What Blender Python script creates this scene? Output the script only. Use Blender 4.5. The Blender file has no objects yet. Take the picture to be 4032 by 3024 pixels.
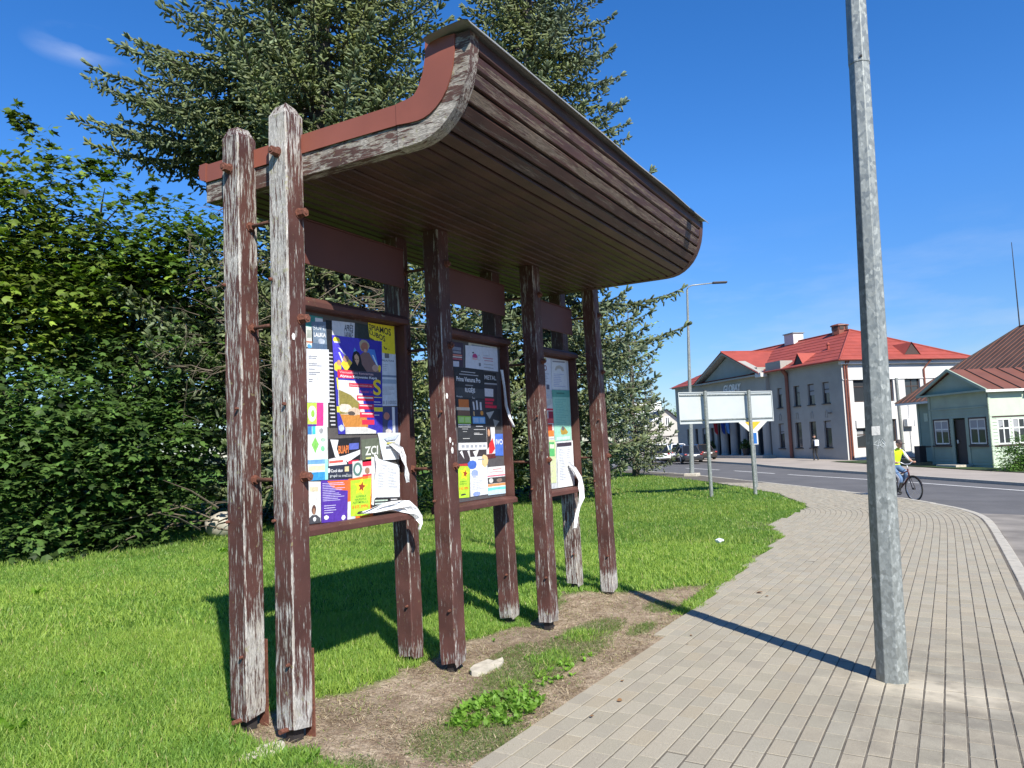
import bpy, bmesh, math, random
import numpy as np
from mathutils import Vector, Matrix, geometry, noise as mnoise

# ------------------------------------------------------------------ camera, sky, sun, exposure
scene = bpy.context.scene
COL = scene.collection
R_ = math.radians
PSI, PITCH, ROLL, CAMH = 0.5131439, 0.0793, 0.0440, 1.6
F_ = Vector((math.cos(PSI) * math.cos(PITCH), math.sin(PSI) * math.cos(PITCH), math.sin(PITCH)))
Rr = Vector((math.sin(PSI), -math.cos(PSI), 0))
Uu = Rr.cross(F_)
Rc = Rr * math.cos(ROLL) - Uu * math.sin(ROLL)
Uc = Uu * math.cos(ROLL) + Rr * math.sin(ROLL)
cam = bpy.data.cameras.new('camera')
cam.lens = 26.996
cam.sensor_width = 36
cam.sensor_fit = 'HORIZONTAL'
cam.clip_start = 0.05
cam.clip_end = 6000
camo = bpy.data.objects.new('camera', cam)
COL.objects.link(camo)
M3 = Matrix((Rc, Uc, -F_)).transposed()
camo.matrix_world = Matrix.Translation((0, 0, CAMH)) @ M3.to_4x4()
scene.camera = camo

SUN_AZ, SUN_EL = R_(52), R_(42)          # direction the light travels (from +X towards +Y), and elevation
LD = Vector((math.cos(SUN_AZ) * math.cos(SUN_EL), math.sin(SUN_AZ) * math.cos(SUN_EL), -math.sin(SUN_EL)))
sl = bpy.data.lights.new('sun', 'SUN')
sl.energy = 5.0
sl.angle = R_(0.53)
sl.color = (1.0, 0.945, 0.84)
so = bpy.data.objects.new('sun', sl)
COL.objects.link(so)
so.rotation_euler = LD.to_track_quat('-Z', 'Y').to_euler()

world = bpy.data.worlds.new('World')
scene.world = world
world.use_nodes = True
nt = world.node_tree
nt.nodes.clear()
wo = nt.nodes.new('ShaderNodeOutputWorld')
bg = nt.nodes.new('ShaderNodeBackground')
sky = nt.nodes.new('ShaderNodeTexSky')
sky.sky_type = 'NISHITA'
sky.sun_disc = False
sky.sun_elevation = SUN_EL
# nishita: rotation 0 has the sun towards +Y, growing clockwise
sun_dir = -LD
sky.sun_rotation = math.atan2(sun_dir.x, sun_dir.y)
sky.altitude = 100
sky.air_density = 1.0
sky.dust_density = 0.0
sky.ozone_density = 2.0
bg.inputs['Strength'].default_value = 0.092
# thin clouds, drawn on directions of the sky
tc = nt.nodes.new('ShaderNodeTexCoord')
def wn(t, **k):
    n = nt.nodes.new(t)
    for a, b in k.items():
        setattr(n, a, b)
    return n
def wlink(a, b):
    nt.links.new(a, b)
hs = wn('ShaderNodeHueSaturation')
hs.inputs['Saturation'].default_value = 1.20
hs.inputs['Value'].default_value = 1.0
tintn = wn('ShaderNodeMix', data_type='RGBA', blend_type='MULTIPLY')
tintn.inputs['Factor'].default_value = 1.0
tintn.inputs['B'].default_value = (0.86, 0.98, 1.26, 1)
wlink(sky.outputs[0], tintn.inputs['A'])
wlink(tintn.outputs['Result'], hs.inputs['Color'])
cm = wn('ShaderNodeMapping')
cm.inputs['Scale'].default_value = (2.2, 2.2, 9)
wlink(tc.outputs['Generated'], cm.inputs['Vector'])
cn = wn('ShaderNodeTexNoise')
cn.inputs['Scale'].default_value = 2.1
cn.inputs['Detail'].default_value = 7
cn.inputs['Roughness'].default_value = 0.58
wlink(cm.outputs[0], cn.inputs['Vector'])
cr_ = wn('ShaderNodeMapRange')
cr_.inputs[1].default_value = 0.50
cr_.inputs[2].default_value = 0.78
wlink(cn.outputs['Fac'], cr_.inputs[0])
sx = wn('ShaderNodeSeparateXYZ')
wlink(tc.outputs['Generated'], sx.inputs[0])
lowm = wn('ShaderNodeMapRange')           # low cloud bank fading upward
lowm.inputs[1].default_value = 0.26
lowm.inputs[2].default_value = 0.04
wlink(sx.outputs['Z'], lowm.inputs[0])
mul = wn('ShaderNodeMath', operation='MULTIPLY')
wlink(cr_.outputs[0], mul.inputs[0])
wlink(lowm.outputs[0], mul.inputs[1])
# one small wisp high on the left
def rayd(x, y):
    d = F_ + Rc * ((x - 2016) / 3023.57) - Uc * ((y - 1512) / 3023.57)
    return d.normalized()
wd = rayd(330, 185)
vm = wn('ShaderNodeVectorMath', operation='SUBTRACT')
wlink(tc.outputs['Generated'], vm.inputs[0])
vm.inputs[1].default_value = wd
vs = wn('ShaderNodeVectorMath', operation='MULTIPLY')
wlink(vm.outputs[0], vs.inputs[0])
vs.inputs[1].default_value = (19, 19, 52)
vl = wn('ShaderNodeVectorMath', operation='LENGTH')
wlink(vs.outputs[0], vl.inputs[0])
wm = wn('ShaderNodeMapRange')
wm.inputs[1].default_value = 1.15
wm.inputs[2].default_value = 0.0
wlink(vl.outputs['Value'], wm.inputs[0])
cn2 = wn('ShaderNodeTexNoise')
cn2.inputs['Scale'].default_value = 11
cn2.inputs['Detail'].default_value = 6
cmap2 = wn('ShaderNodeMapping')
cmap2.inputs['Scale'].default_value = (1, 1, 3.2)
wlink(tc.outputs['Generated'], cmap2.inputs['Vector'])
wlink(cmap2.outputs[0], cn2.inputs['Vector'])
cr2 = wn('ShaderNodeMapRange')
cr2.inputs[1].default_value = 0.38
cr2.inputs[2].default_value = 0.75
wlink(cn2.outputs['Fac'], cr2.inputs[0])
mul2 = wn('ShaderNodeMath', operation='MULTIPLY')
wlink(wm.outputs[0], mul2.inputs[0])
wlink(cr2.outputs[0], mul2.inputs[1])
add_ = wn('ShaderNodeMath', operation='ADD')
add_.use_clamp = True
wlink(mul.outputs[0], add_.inputs[0])
wlink(mul2.outputs[0], add_.inputs[1])
sc_ = wn('ShaderNodeMath', operation='MULTIPLY')
sc_.inputs[1].default_value = 0.42
wlink(add_.outputs[0], sc_.inputs[0])
cmix = wn('ShaderNodeMix', data_type='RGBA')
wlink(sc_.outputs[0], cmix.inputs['Factor'])
wlink(hs.outputs[0], cmix.inputs['A'])
cmix.inputs['B'].default_value = (7.0, 7.4, 8.2, 1)
hz_ = wn('ShaderNodeMapRange'); hz_.inputs[1].default_value = 0.0; hz_.inputs[2].default_value = 0.30; hz_.inputs[3].default_value = 0.60; hz_.inputs[4].default_value = 1.0
wlink(sx.outputs['Z'], hz_.inputs[0])
hm_ = wn('ShaderNodeVectorMath', operation='SCALE')
wlink(cmix.outputs['Result'], hm_.inputs[0]); wlink(hz_.outputs[0], hm_.inputs['Scale'])
wlink(hm_.outputs[0], bg.inputs['Color'])
wlink(bg.outputs[0], wo.inputs['Surface'])

scene.view_settings.view_transform = 'Standard'
scene.view_settings.look = 'None'
scene.view_settings.gamma = 1
scene.view_settings.exposure = 0.72
scene.view_settings.use_curve_mapping = False
scene.cycles.max_bounces = 6
scene.cycles.diffuse_bounces = 3
scene.cycles.transparent_max_bounces = 8

rng = np.random.default_rng(7)
random.seed(7)

# ------------------------------------------------------------------ helpers
X1, X2, X3, X4 = 3.2742, 4.8751, 6.4436, 7.9471
YF, YB, PW = 3.3427, 3.749, 0.15
def G(X, Y):
    X = np.asarray(X, float); Y = np.asarray(Y, float)
    s = X - X1
    zx = np.where(s < 14, -.0228 * s, -.319 - .0228 * 14 * (1 - np.exp(-(np.maximum(s, 14) - 14) / 14)) * .6)
    return zx + .0267 * np.clip(Y - YF, -6, 8)
def g(x, y):
    return float(G(x, y))

def ud(x, y, Z):          # a point given by where it was surveyed: image direction and distance
    d = F_ + Rc * ((x - 2016) / 3023.57) - Uc * ((y - 1512) / 3023.57)
    return Vector((0, 0, CAMH)) + d * Z

def setp(o, label=None, cat=None, group=None, kind=None):
    if label: o['label'] = label
    if cat: o['category'] = cat
    if group: o['group'] = group
    if kind: o['kind'] = kind
    return o

def empty(name, loc, label, cat, group=None, rz=0):
    o = bpy.data.objects.new(name, None)
    o.empty_display_size = 0.2
    o.location = loc
    o.rotation_euler = (0, 0, rz)
    COL.objects.link(o)
    setp(o, label, cat, group)
    return o

def link(name, me, mats=None, parent=None, loc=None):
    o = bpy.data.objects.new(name, me)
    COL.objects.link(o)
    if mats is not None:
        if not isinstance(mats, (list, tuple)):
            mats = [mats]
        for m in mats:
            me.materials.append(m)
    if parent is not None:
        o.parent = parent
    if loc is not None:
        o.location = loc
    return o

class MB:
    """collects simple solids into one mesh"""
    def __init__(s):
        s.v = []; s.f = []; s.m = []
    def quad(s, a, b, c, d, m=0):
        n = len(s.v); s.v += [tuple(a), tuple(b), tuple(c), tuple(d)]; s.f.append((n, n + 1, n + 2, n + 3)); s.m.append(m)
        return s
    def poly(s, pts, m=0):
        n = len(s.v); s.v += [tuple(p) for p in pts]; s.f.append(tuple(range(n, n + len(pts)))); s.m.append(m)
        return s
    def box(s, lo, hi, m=0, mat=None):
        x0, y0, z0 = lo; x1, y1, z1 = hi
        p = [(x0, y0, z0), (x1, y0, z0), (x1, y1, z0), (x0, y1, z0), (x0, y0, z1), (x1, y0, z1), (x1, y1, z1), (x0, y1, z1)]
        if mat is not None:
            p = [tuple(mat @ Vector(q)) for q in p]
        n = len(s.v); s.v += p
        for f in ((0, 3, 2, 1), (4, 5, 6, 7), (0, 1, 5, 4), (1, 2, 6, 5), (2, 3, 7, 6), (3, 0, 4, 7)):
            s.f.append(tuple(n + i for i in f)); s.m.append(m)
        return s
    def obox(s, c, ax, ay, az, m=0):      # box by centre and three half-vectors
        c = Vector(c); ax = Vector(ax); ay = Vector(ay); az = Vector(az)
        n = len(s.v)
        for sz in (-1, 1):
            for q in ((-1, -1), (1, -1), (1, 1), (-1, 1)):
                s.v.append(tuple(c + ax * q[0] + ay * q[1] + az * sz))
        flip = ax.cross(ay).dot(az) < 0
        for f in ((0, 3, 2, 1), (4, 5, 6, 7), (0, 1, 5, 4), (1, 2, 6, 5), (2, 3, 7, 6), (3, 0, 4, 7)):
            f = tuple(n + i for i in f)
            s.f.append(f[::-1] if flip else f); s.m.append(m)
        return s
    def tube(s, path, rad, n=8, m=0, cap=True, phase=0):
        path = [Vector(q) for q in path]
        if not isinstance(rad, (list, tuple)):
            rad = [rad] * len(path)
        base = len(s.v)
        up = None
        for i, q in enumerate(path):
            t = (path[min(i + 1, len(path) - 1)] - path[max(i - 1, 0)])
            if t.length < 1e-9: t = Vector((0, 0, 1))
            t.normalize()
            if up is None:
                up = Vector((0, 0, 1)) if abs(t.z) < 0.9 else Vector((1, 0, 0))
            a = up - t * up.dot(t); a.normalize(); b = t.cross(a); up = a
            for k in range(n):
                an = 2 * math.pi * k / n + phase
                s.v.append(tuple(q + (a * math.cos(an) + b * math.sin(an)) * rad[i]))
        for i in range(len(path) - 1):
            for k in range(n):
                k2 = (k + 1) % n
                s.f.append((base + i * n + k, base + i * n + k2, base + (i + 1) * n + k2, base + (i + 1) * n + k)); s.m.append(m)
        if cap:
            s.f.append(tuple(base + k for k in range(n))[::-1]); s.m.append(m)
            e = base + (len(path) - 1) * n
            s.f.append(tuple(e + k for k in range(n))); s.m.append(m)
        return s
    def prism(s, prof, axis_pt, u, v, w0, w1, wdir, m=0):
        """profile [(a,b)] in plane (u,v) at axis_pt, extruded along wdir from w0 to w1"""
        o = Vector(axis_pt); u = Vector(u); v = Vector(v); wdir = Vector(wdir)
        n = len(prof); b0 = len(s.v)
        for w in (w0, w1):
            for a, b in prof:
                s.v.append(tuple(o + u * a + v * b + wdir * w))
        for i in range(n):
            j = (i + 1) % n
            s.f.append((b0 + i, b0 + j, b0 + n + j, b0 + n + i)); s.m.append(m)
        s.f.append(tuple(b0 + i for i in range(n))[::-1]); s.m.append(m)
        s.f.append(tuple(b0 + n + i for i in range(n))); s.m.append(m)
        return s
    def mesh(s, name='m', smooth=False, fix=True):
        me = bpy.data.meshes.new(name)
        me.from_pydata(s.v, [], s.f)
        me.polygons.foreach_set('material_index', s.m)
        if fix:
            bm = bmesh.new(); bm.from_mesh(me)
            bmesh.ops.recalc_face_normals(bm, faces=bm.faces)
            bm.to_mesh(me); bm.free()
        if smooth:
            me.polygons.foreach_set('use_smooth', [True] * len(me.polygons))
        me.update()
        return me
    def build(s, name, mats, parent=None, smooth=False, bevel=0, loc=None, fix=True):
        o = link(name, s.mesh(name, smooth, fix), mats, parent, loc)
        if bevel:
            md = o.modifiers.new('bevel', 'BEVEL'); md.width = bevel; md.segments = 2; md.limit_method = 'ANGLE'
        return o

def tri_mesh(name, V, T, col=None, smooth=False):
    me = bpy.data.meshes.new(name)
    V = np.ascontiguousarray(V, np.float32); T = np.ascontiguousarray(T, np.int32)
    me.vertices.add(len(V)); me.vertices.foreach_set('co', V.ravel())
    me.loops.add(T.size); me.loops.foreach_set('vertex_index', T.ravel())
    me.polygons.add(len(T))
    me.polygons.foreach_set('loop_start', np.arange(0, T.size, 3, dtype=np.int32))
    if smooth:
        me.polygons.foreach_set('use_smooth', np.ones(len(T), bool))
    me.update(calc_edges=True)
    if not smooth: me.shade_flat()
    if col is not None:
        a = me.attributes.new('tint', 'FLOAT_COLOR', 'POINT')
        c = np.ones((len(V), 4), np.float32); c[:, :col.shape[1]] = col
        a.data.foreach_set('color', c.ravel())
    return me

def batch(name, tv, tf, pos, rot, col=None, vf=None):
    """many copies of one small template in one mesh: tv (k,3), tf (m,3), pos (n,3), rot (n,3,3), col (n,3) """
    n = len(pos); k = len(tv)
    V = np.einsum('nij,kj->nki', rot, tv) + pos[:, None, :]
    T = (tf[None] + (np.arange(n) * k)[:, None, None]).reshape(-1, 3)
    c = None
    if col is not None:
        c = np.repeat(col, k, axis=0)
        if vf is not None: c = c * np.tile(vf, n)[:, None]
    return tri_mesh(name, V.reshape(-1, 3), T, c)

def frames(d, up=None, roll=None, s=None):
    """rotation matrices with column 0 along d"""
    d = d / np.linalg.norm(d, axis=1, keepdims=True)
    if up is None: up = np.tile([0, 0, 1.], (len(d), 1))
    b = np.cross(up, d); ln = np.linalg.norm(b, axis=1, keepdims=True)
    b = np.where(ln < 1e-4, np.array([[0, 1., 0]]), b / np.maximum(ln, 1e-6))
    c = np.cross(d, b)
    if roll is not None:
        cr, sr = np.cos(roll)[:, None], np.sin(roll)[:, None]
        b, c = b * cr + c * sr, c * cr - b * sr
    M = np.stack([d, b, c], axis=2)
    if s is not None:
        M = M * np.asarray(s)[:, None, None]
    return M

# ------------------------------------------------------------------ materials
def newmat(name):
    m = bpy.data.materials.new(name); m.use_nodes = True
    t = m.node_tree; b = t.nodes['Principled BSDF']
    return m, t, b
class N:
    """tiny node helper"""
    def __init__(s, t): s.t = t
    def n(s, typ, ins=None, **k):
        nd = s.t.nodes.new(typ)
        for a, b in k.items(): setattr(nd, a, b)
        if ins:
            for a, b in ins.items():
                if isinstance(b, bpy.types.NodeSocket): s.t.links.new(b, nd.inputs[a])
                else: nd.inputs[a].default_value = b
        return nd
    def l(s, a, b): s.t.links.new(a, b)
    def pos(s, scale=(1, 1, 1), obj=False):
        if obj:
            src = s.n('ShaderNodeTexCoord').outputs['Object']
        else:
            src = s.n('ShaderNodeNewGeometry').outputs['Position']
        mp = s.n('ShaderNodeMapping', {'Vector': src, 'Scale': scale})
        return mp.outputs[0]
    def noise(s, vec, scale=1, detail=4, rough=.55, dist=0):
        return s.n('ShaderNodeTexNoise', {'Vector': vec, 'Scale': scale, 'Detail': detail, 'Roughness': rough, 'Distortion': dist}).outputs['Fac']
    def mr(s, v, a, b, c=0., d=1.):
        nd = s.n('ShaderNodeMapRange', {0: v, 1: a, 2: b, 3: c, 4: d}); nd.clamp = True
        return nd.outputs[0]
    def mix(s, f, a, b, bt='MIX'):
        nd = s.n('ShaderNodeMix', data_type='RGBA', blend_type=bt)
        for k, v in (('Factor', f), ('A', a), ('B', b)):
            if isinstance(v, bpy.types.NodeSocket): s.t.links.new(v, nd.inputs[k])
            else: nd.inputs[k].default_value = (tuple(v) + (1,))[:4] if isinstance(v, (tuple, list)) else v
        return nd.outputs['Result']
    def math(s, op, a, b=0., clamp=False):
        nd = s.n('ShaderNodeMath', {0: a, 1: b}, operation=op); nd.use_clamp = clamp
        return nd.outputs[0]
    def attr(s, name): return s.n('ShaderNodeAttribute', attribute_name=name)
    def bump(s, h, st=.3, dist=.01):
        return s.n('ShaderNodeBump', {'Height': h, 'Strength': st, 'Distance': dist}).outputs[0]

def simple(name, col, rough=.7, metal=0, var=.12, vscale=6, bump=.15, bscale=60, spec=.4, obj=False, dirt=None):
    m, t, b = newmat(name); q = N(t)
    p = q.pos(obj=obj)
    n1 = q.noise(p, vscale, 5); n2 = q.noise(p, bscale, 4)
    lo = tuple(c * (1 - var) for c in col); hi = tuple(min(1, c * (1 + var)) for c in col)
    c = q.mix(q.mr(n1, .3, .7), lo, hi)
    if dirt:
        n3 = q.noise(p, vscale * .4, 6, .65)
        c = q.mix(q.mr(n3, .52, .75, 0, .6), c, dirt)
    q.l(c, b.inputs['Base Color'])
    b.inputs['Roughness'].default_value = rough
    b.inputs['Metallic'].default_value = metal
    b.inputs['Specular IOR Level'].default_value = spec
    if bump: q.l(q.bump(n2, bump, .004), b.inputs['Normal'])
    return m

def peeled_paint(name, paint, wood, scale, base_wear=0., rough=.75, spots=True, obj=False, fine=1.):
    """paint peeling along the grain off weathered wood; 'wear' attribute adds local wear"""
    m, t, b = newmat(name); q = N(t)
    p = q.pos(scale, obj)
    praw = q.pos((1, 1, 1), obj)
    w = q.attr('wear').outputs['Fac']
    g1 = q.noise(p, 1.0 * fine, 7, .66, .35)
    g2 = q.noise(p, 3.1 * fine, 5, .62, .2)
    big = q.noise(praw, 1.7, 3)
    s = q.math('ADD', q.math('MULTIPLY', g1, .62), q.math('MULTIPLY', g2, .38))
    s = q.math('ADD', s, q.math('MULTIPLY', big, .16))
    s = q.math('ADD', s, q.math('ADD', q.math('MULTIPLY', w, .165), base_wear))
    peel = q.mr(s, .655, .705)
    grain = q.noise(p, 7 * fine, 5, .7)
    wc = q.mix(q.mr(grain, .36, .60), tuple(c * .34 for c in wood), tuple(min(1, c * 1.28) for c in wood))
    wc = q.mix(q.mr(g2, .47, .58, 0, .75), wc, tuple(c * .45 for c in wood))
    tone = q.noise(praw, 9, 4)
    wc = q.mix(q.mr(tone, .45, .7, 0, .5), wc, (wood[0] * .62, wood[1] * .56, wood[2] * .48))
    pc = q.mix(q.mr(q.noise(praw, 3.2, 6), .35, .68), tuple(c * .72 for c in paint), tuple(c * 1.28 for c in paint))
    pc = q.mix(q.mr(grain, .58, .78, 0, .35), pc, tuple(min(1, c * 1.9 + .02) for c in paint))
    c = q.mix(peel, pc, wc)
    if spots:
        lich = q.mr(q.math('ADD', q.noise(praw, 23, 6, .7), q.math('MULTIPLY', w, .07)), .655, .70, 0, .55)
        c = q.mix(lich, c, (.26, .25, .12))
    q.l(c, b.inputs['Base Color'])
    q.l(q.mr(peel, 0, 1, rough - .12, .92), b.inputs['Roughness'])
    b.inputs['Specular IOR Level'].default_value = .3
    hgt = q.math('ADD', q.math('MULTIPLY', peel, -1.0), q.math('MULTIPLY', grain, .8))
    q.l(q.bump(hgt, .55, .0035), b.inputs['Normal'])
    return m

BROWN = (.098, .037, .027)
M = {}
M['post'] = peeled_paint('weathered_brown_post', (.080, .034, .028), (.50, .48, .45), (62, 62, 5.5))
M['rafter'] = peeled_paint('weathered_grey_rafter', (.085, .045, .036), (.38, .35, .31), (40, 5, 30), .01)
M['soffit'] = peeled_paint('brown_soffit_board', (.060, .028, .020), (.17, .135, .105), (2.2, 34, 34), -.10, .6, False)
M['case'] = peeled_paint('brown_case_wood', (.085, .036, .029), (.38, .34, .30), (5, 40, 14), -.02)
M['stile'] = peeled_paint('brown_case_stile', (.085, .036, .029), (.38, .34, .30), (40, 40, 4), -.02)
M['fascia'] = simple('brown_metal_sheet', (.105, .036, .028), .55, 0, .12, 2, .05, 30)
M['flash'] = simple('red_brown_flashing', (.235, .075, .050), .5, 0, .10, 2.5, .10, 7, dirt=(.17, .06, .042))
M['capsheet'] = simple('grey_cap_sheet', (.26, .26, .24), .5, .25, .12, 3, .05, 12)
M['grooveshade'] = simple('groove_shade_deck', (.012, .010, .009), .9)  # deck and purlins near black, putting the shade of the board grooves into colour
M['rust'] = simple('rusty_bolt', (.15, .058, .038), .8, .15, .4, 60, .5, 120)
M['rustrod'] = simple('rusty_rod', (.12, .055, .038), .85, .2, .35, 50, .5, 120)
M['steeldark'] = simple('dark_steel', (.05, .045, .045), .6, .5)
M['concrete'] = simple('pale_concrete', (.46, .42, .34), .9, 0, .2, 12, .5, 60)
M['kerb'] = simple('kerb_concrete', (.40, .37, .31), .85, 0, .16, 8, .4, 90)
M['asphalt'] = simple('asphalt', (.105, .102, .102), .9, 0, .16, .9, .5, 260)
M['asphalt_side'] = simple('worn_side_road', (.21, .19, .165), .9, 0, .3, 1.3, .5, 200)
M['farpave'] = simple('far_paving', (.32, .28, .24), .9, 0, .12, .6, .2, 40)
M['paint'] = simple('road_paint', (.68, .67, .64), .7, 0, .12, 5, .1, 60)
M['white'] = simple('white_paint', (.74, .74, .72), .6)
M['bed'] = simple('joint_sand', (.115, .10, .08), .95, 0, .3, 14, .5, 200)

# pavers: warm grey concrete with fine speckle, wear stains near the lamp pole, tint per paver
m, t, b = newmat('concrete_paver'); q = N(t)
ps = q.pos()
sp = q.noise(ps, 210, 3, .6); md_ = q.noise(ps, 5, 5); bg_ = q.noise(ps, .9, 5, .6)
tint = q.attr('tint').outputs['Color']
c = q.mix(q.mr(sp, .3, .7), (.250, .222, .172), (.435, .392, .308))
c = q.mix(q.mr(q.noise(ps, 420, 2), .58, .68, 0, .6), c, (.15, .135, .11))
c = q.mix(q.mr(md_, .3, .75, 0, .30), c, (.27, .245, .20))
c = q.mix(.85, c, tint, 'MULTIPLY')
# dark trampled area and pale sandy patch round the pole foot
dv = q.n('ShaderNodeVectorMath', {0: ps, 1: (5.6, 0.15, -.15)}, operation='SUBTRACT')
dl = q.n('ShaderNodeVectorMath', {0: dv.outputs[0], 1: (.42, 1.05, 0)}, operation='MULTIPLY')
ln = q.n('ShaderNodeVectorMath', {0: dl.outputs[0]}, operation='LENGTH').outputs['Value']
mask = q.math('MULTIPLY', q.mr(ln, 1.15, .1), q.mr(q.noise(ps, 4.5, 6, .65), .36, .62), True)
c = q.mix(q.math('MULTIPLY', mask, .62), c, (.13, .115, .095))
dv = q.n('ShaderNodeVectorMath', {0: ps, 1: (5.86, 0.22, -.15)}, operation='SUBTRACT')
dl = q.n('ShaderNodeVectorMath', {0: dv.outputs[0], 1: (2.6, 1.3, 0)}, operation='MULTIPLY')
ln = q.n('ShaderNodeVectorMath', {0: dl.outputs[0]}, operation='LENGTH').outputs['Value']
mask = q.math('MULTIPLY', q.mr(ln, 1.0, .35), q.mr(q.noise(ps, 6, 5), .3, .55), True)
c = q.mix(q.math('MULTIPLY', mask, .75), c, (.50, .445, .345))
q.l(c, b.inputs['Base Color']); b.inputs['Roughness'].default_value = .88
b.inputs['Specular IOR Level'].default_value = .25
q.l(q.bump(q.math('ADD', sp, q.math('MULTIPLY', md_, .8)), .35, .003), b.inputs['Normal'])
M['paver'] = m

# lawn soil / dirt, mixed by the 'dirt' attribute
m, t, b = newmat('lawn_ground'); q = N(t)
ps = q.pos()
d = q.attr('dirt').outputs['Fac']
gr = q.mix(q.mr(q.noise(ps, 3, 5), .35, .7), (.07, .15, .018), (.12, .22, .03))
gr = q.mix(q.mr(q.noise(ps, 60, 3), .4, .7, 0, .5), gr, (.03, .06, .012))
so1 = q.mix(q.mr(q.noise(ps, 7, 6, .7), .38, .66), (.27, .195, .130), (.58, .47, .34))
so1 = q.mix(q.mr(q.noise(ps, 1.9, 5, .65), .46, .66, 0, .55), so1, (.16, .115, .08))
so1 = q.mix(q.mr(q.noise(ps, 55, 5, .75), .45, .62, 0, .62), so1, (.13, .088, .058))
so1 = q.mix(q.mr(q.noise(ps, 130, 3, .7), .60, .70, 0, .9), so1, (.52, .45, .34))
c = q.mix(d, gr, so1)
q.l(c, b.inputs['Base Color']); b.inputs['Roughness'].default_value = .95
b.inputs['Specular IOR Level'].default_value = .15
q.l(q.bump(q.math('ADD', q.noise(ps, 24, 6, .7), q.math('MULTIPLY', q.noise(ps, 120, 3), .4)), .9, .03), b.inputs['Normal'])
M['lawn'] = m

def leafmat(name, rough=.5, trans=.35, spec=.35, mult=(1, 1, 1)):
    m, t, b = newmat(name); q = N(t)
    c = q.attr('tint').outputs['Color']
    c = q.mix(1., c, mult, 'MULTIPLY')
    q.l(c, b.inputs['Base Color']); b.inputs['Roughness'].default_value = rough
    b.inputs['Specular IOR Level'].default_value = spec
    tr = q.n('ShaderNodeBsdfTranslucent')
    tcx = q.mix(1., c, (1.25, 1.5, .55), 'MULTIPLY')
    q.l(tcx, tr.inputs['Color'])
    mx = q.n('ShaderNodeMixShader', {0: trans})
    q.l(b.outputs[0], mx.inputs[1]); q.l(tr.outputs[0], mx.inputs[2])
    q.l(mx.outputs[0], t.nodes['Material Output'].inputs['Surface'])
    return m
M['grass'] = leafmat('grass_blade', .5, .42, .35)
M['leaf'] = leafmat('maple_leaf', .55, .30, .25)
M['needle'] = leafmat('spruce_needle', .6, .12, .3)
M['straw'] = leafmat('dry_straw', .9, .1, .1)
M['bark'] = simple('grey_bark', (.10, .085, .07), .95, 0, .35, 9, .8, 30)
M['twig'] = simple('dry_twig', (.115, .092, .066), .95, 0, .3, 5, .2, 60)

def galv():
    m, t, b = newmat('galvanised_steel'); q = N(t)
    p = q.pos((1, 1, .75))
    v = q.n('ShaderNodeTexVoronoi', {'Vector': p, 'Scale': 38., 'Randomness': 1.})
    v2 = q.n('ShaderNodeTexVoronoi', {'Vector': q.pos((1, 1, .5)), 'Scale': 85.})
    r1 = q.n('ShaderNodeSeparateColor', {0: v.outputs['Color']}).outputs[0]
    r2 = q.n('ShaderNodeSeparateColor', {0: v2.outputs['Color']}).outputs[0]
    f = q.math('ADD', q.math('MULTIPLY', r1, .6), q.math('MULTIPLY', r2, .4))
    c = q.mix(q.mr(f, .1, .95), (.19, .205, .195), (.33, .355, .34))
    c = q.mix(q.mr(f, .80, .92, 0, .42), c, (.50, .53, .51))
    c = q.mix(q.mr(q.noise(q.pos(), 2.3, 5), .4, .7, 0, .35), c, (.20, .215, .205))
    q.l(c, b.inputs['Base Color']); b.inputs['Metallic'].default_value = .35
    q.l(q.mr(r1, 0, 1, .38, .62), b.inputs['Roughness'])
    return m
M['galv'] = galv()

_cm = {}
def flat(col, rough=.6, name=None):
    k = (tuple(round(c, 3) for c in col), rough)
    if k not in _cm:
        m, t, b = newmat(name or 'print_%02d' % len(_cm))
        q = N(t); n1 = q.noise(q.pos(), 30, 4)
        c = q.mix(q.mr(n1, .35, .7), tuple(x * .93 for x in col), tuple(min(1, x * 1.04) for x in col))
        q.l(c, b.inputs['Base Color'])
        q.l(q.bump(q.math('ADD', q.noise(q.pos(), 14, 3), q.math('MULTIPLY', q.noise(q.pos((1, 1, .35)), 45, 3), .35)), .55, .02), b.inputs['Normal'])
        b.inputs['Roughness'].default_value = rough; b.inputs['Specular IOR Level'].default_value = .3
        _cm[k] = m
    return _cm[k]

# text as mesh data: list of (verts2d, faces) in units of cap height = 1
_tx = {}
def textmesh(s, bold=False):
    k = (s, bold)
    if k in _tx: return _tx[k]
    cu = bpy.data.curves.new('t', 'FONT'); cu.body = s; cu.size = 1.0; cu.resolution_u = 3
    if bold: cu.offset = .022
    o = bpy.data.objects.new('t', cu); COL.objects.link(o)
    dg = bpy.context.evaluated_depsgraph_get()
    me = bpy.data.meshes.new_from_object(o.evaluated_get(dg))
    v = [(a.co.x, a.co.y) for a in me.vertices]; f = [tuple(p.vertices) for p in me.polygons]
    bpy.data.objects.remove(o); bpy.data.curves.remove(cu); bpy.data.meshes.remove(me)
    xs = [a[0] for a in v]; x0, x1 = min(xs), max(xs)
    v = [((a[0] - x0) / (x1 - x0), a[1] / .70) for a in v]    # u 0..1, cap height 1
    _tx[k] = (v, f, (x1 - x0) / .70)
    return _tx[k]
# ------------------------------------------------------------------ parenting that keeps world coordinates
def attach(o, parent):
    o.parent = parent
    if parent.parent is None:
        o.matrix_parent_inverse = Matrix.LocRotScale(parent.location, parent.rotation_euler, None).inverted()
    return o
_l0 = link
def link(name, me, mats=None, parent=None, loc=None):
    o = _l0(name, me, mats, None, loc)
    if parent is not None: attach(o, parent)
    return o

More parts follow.
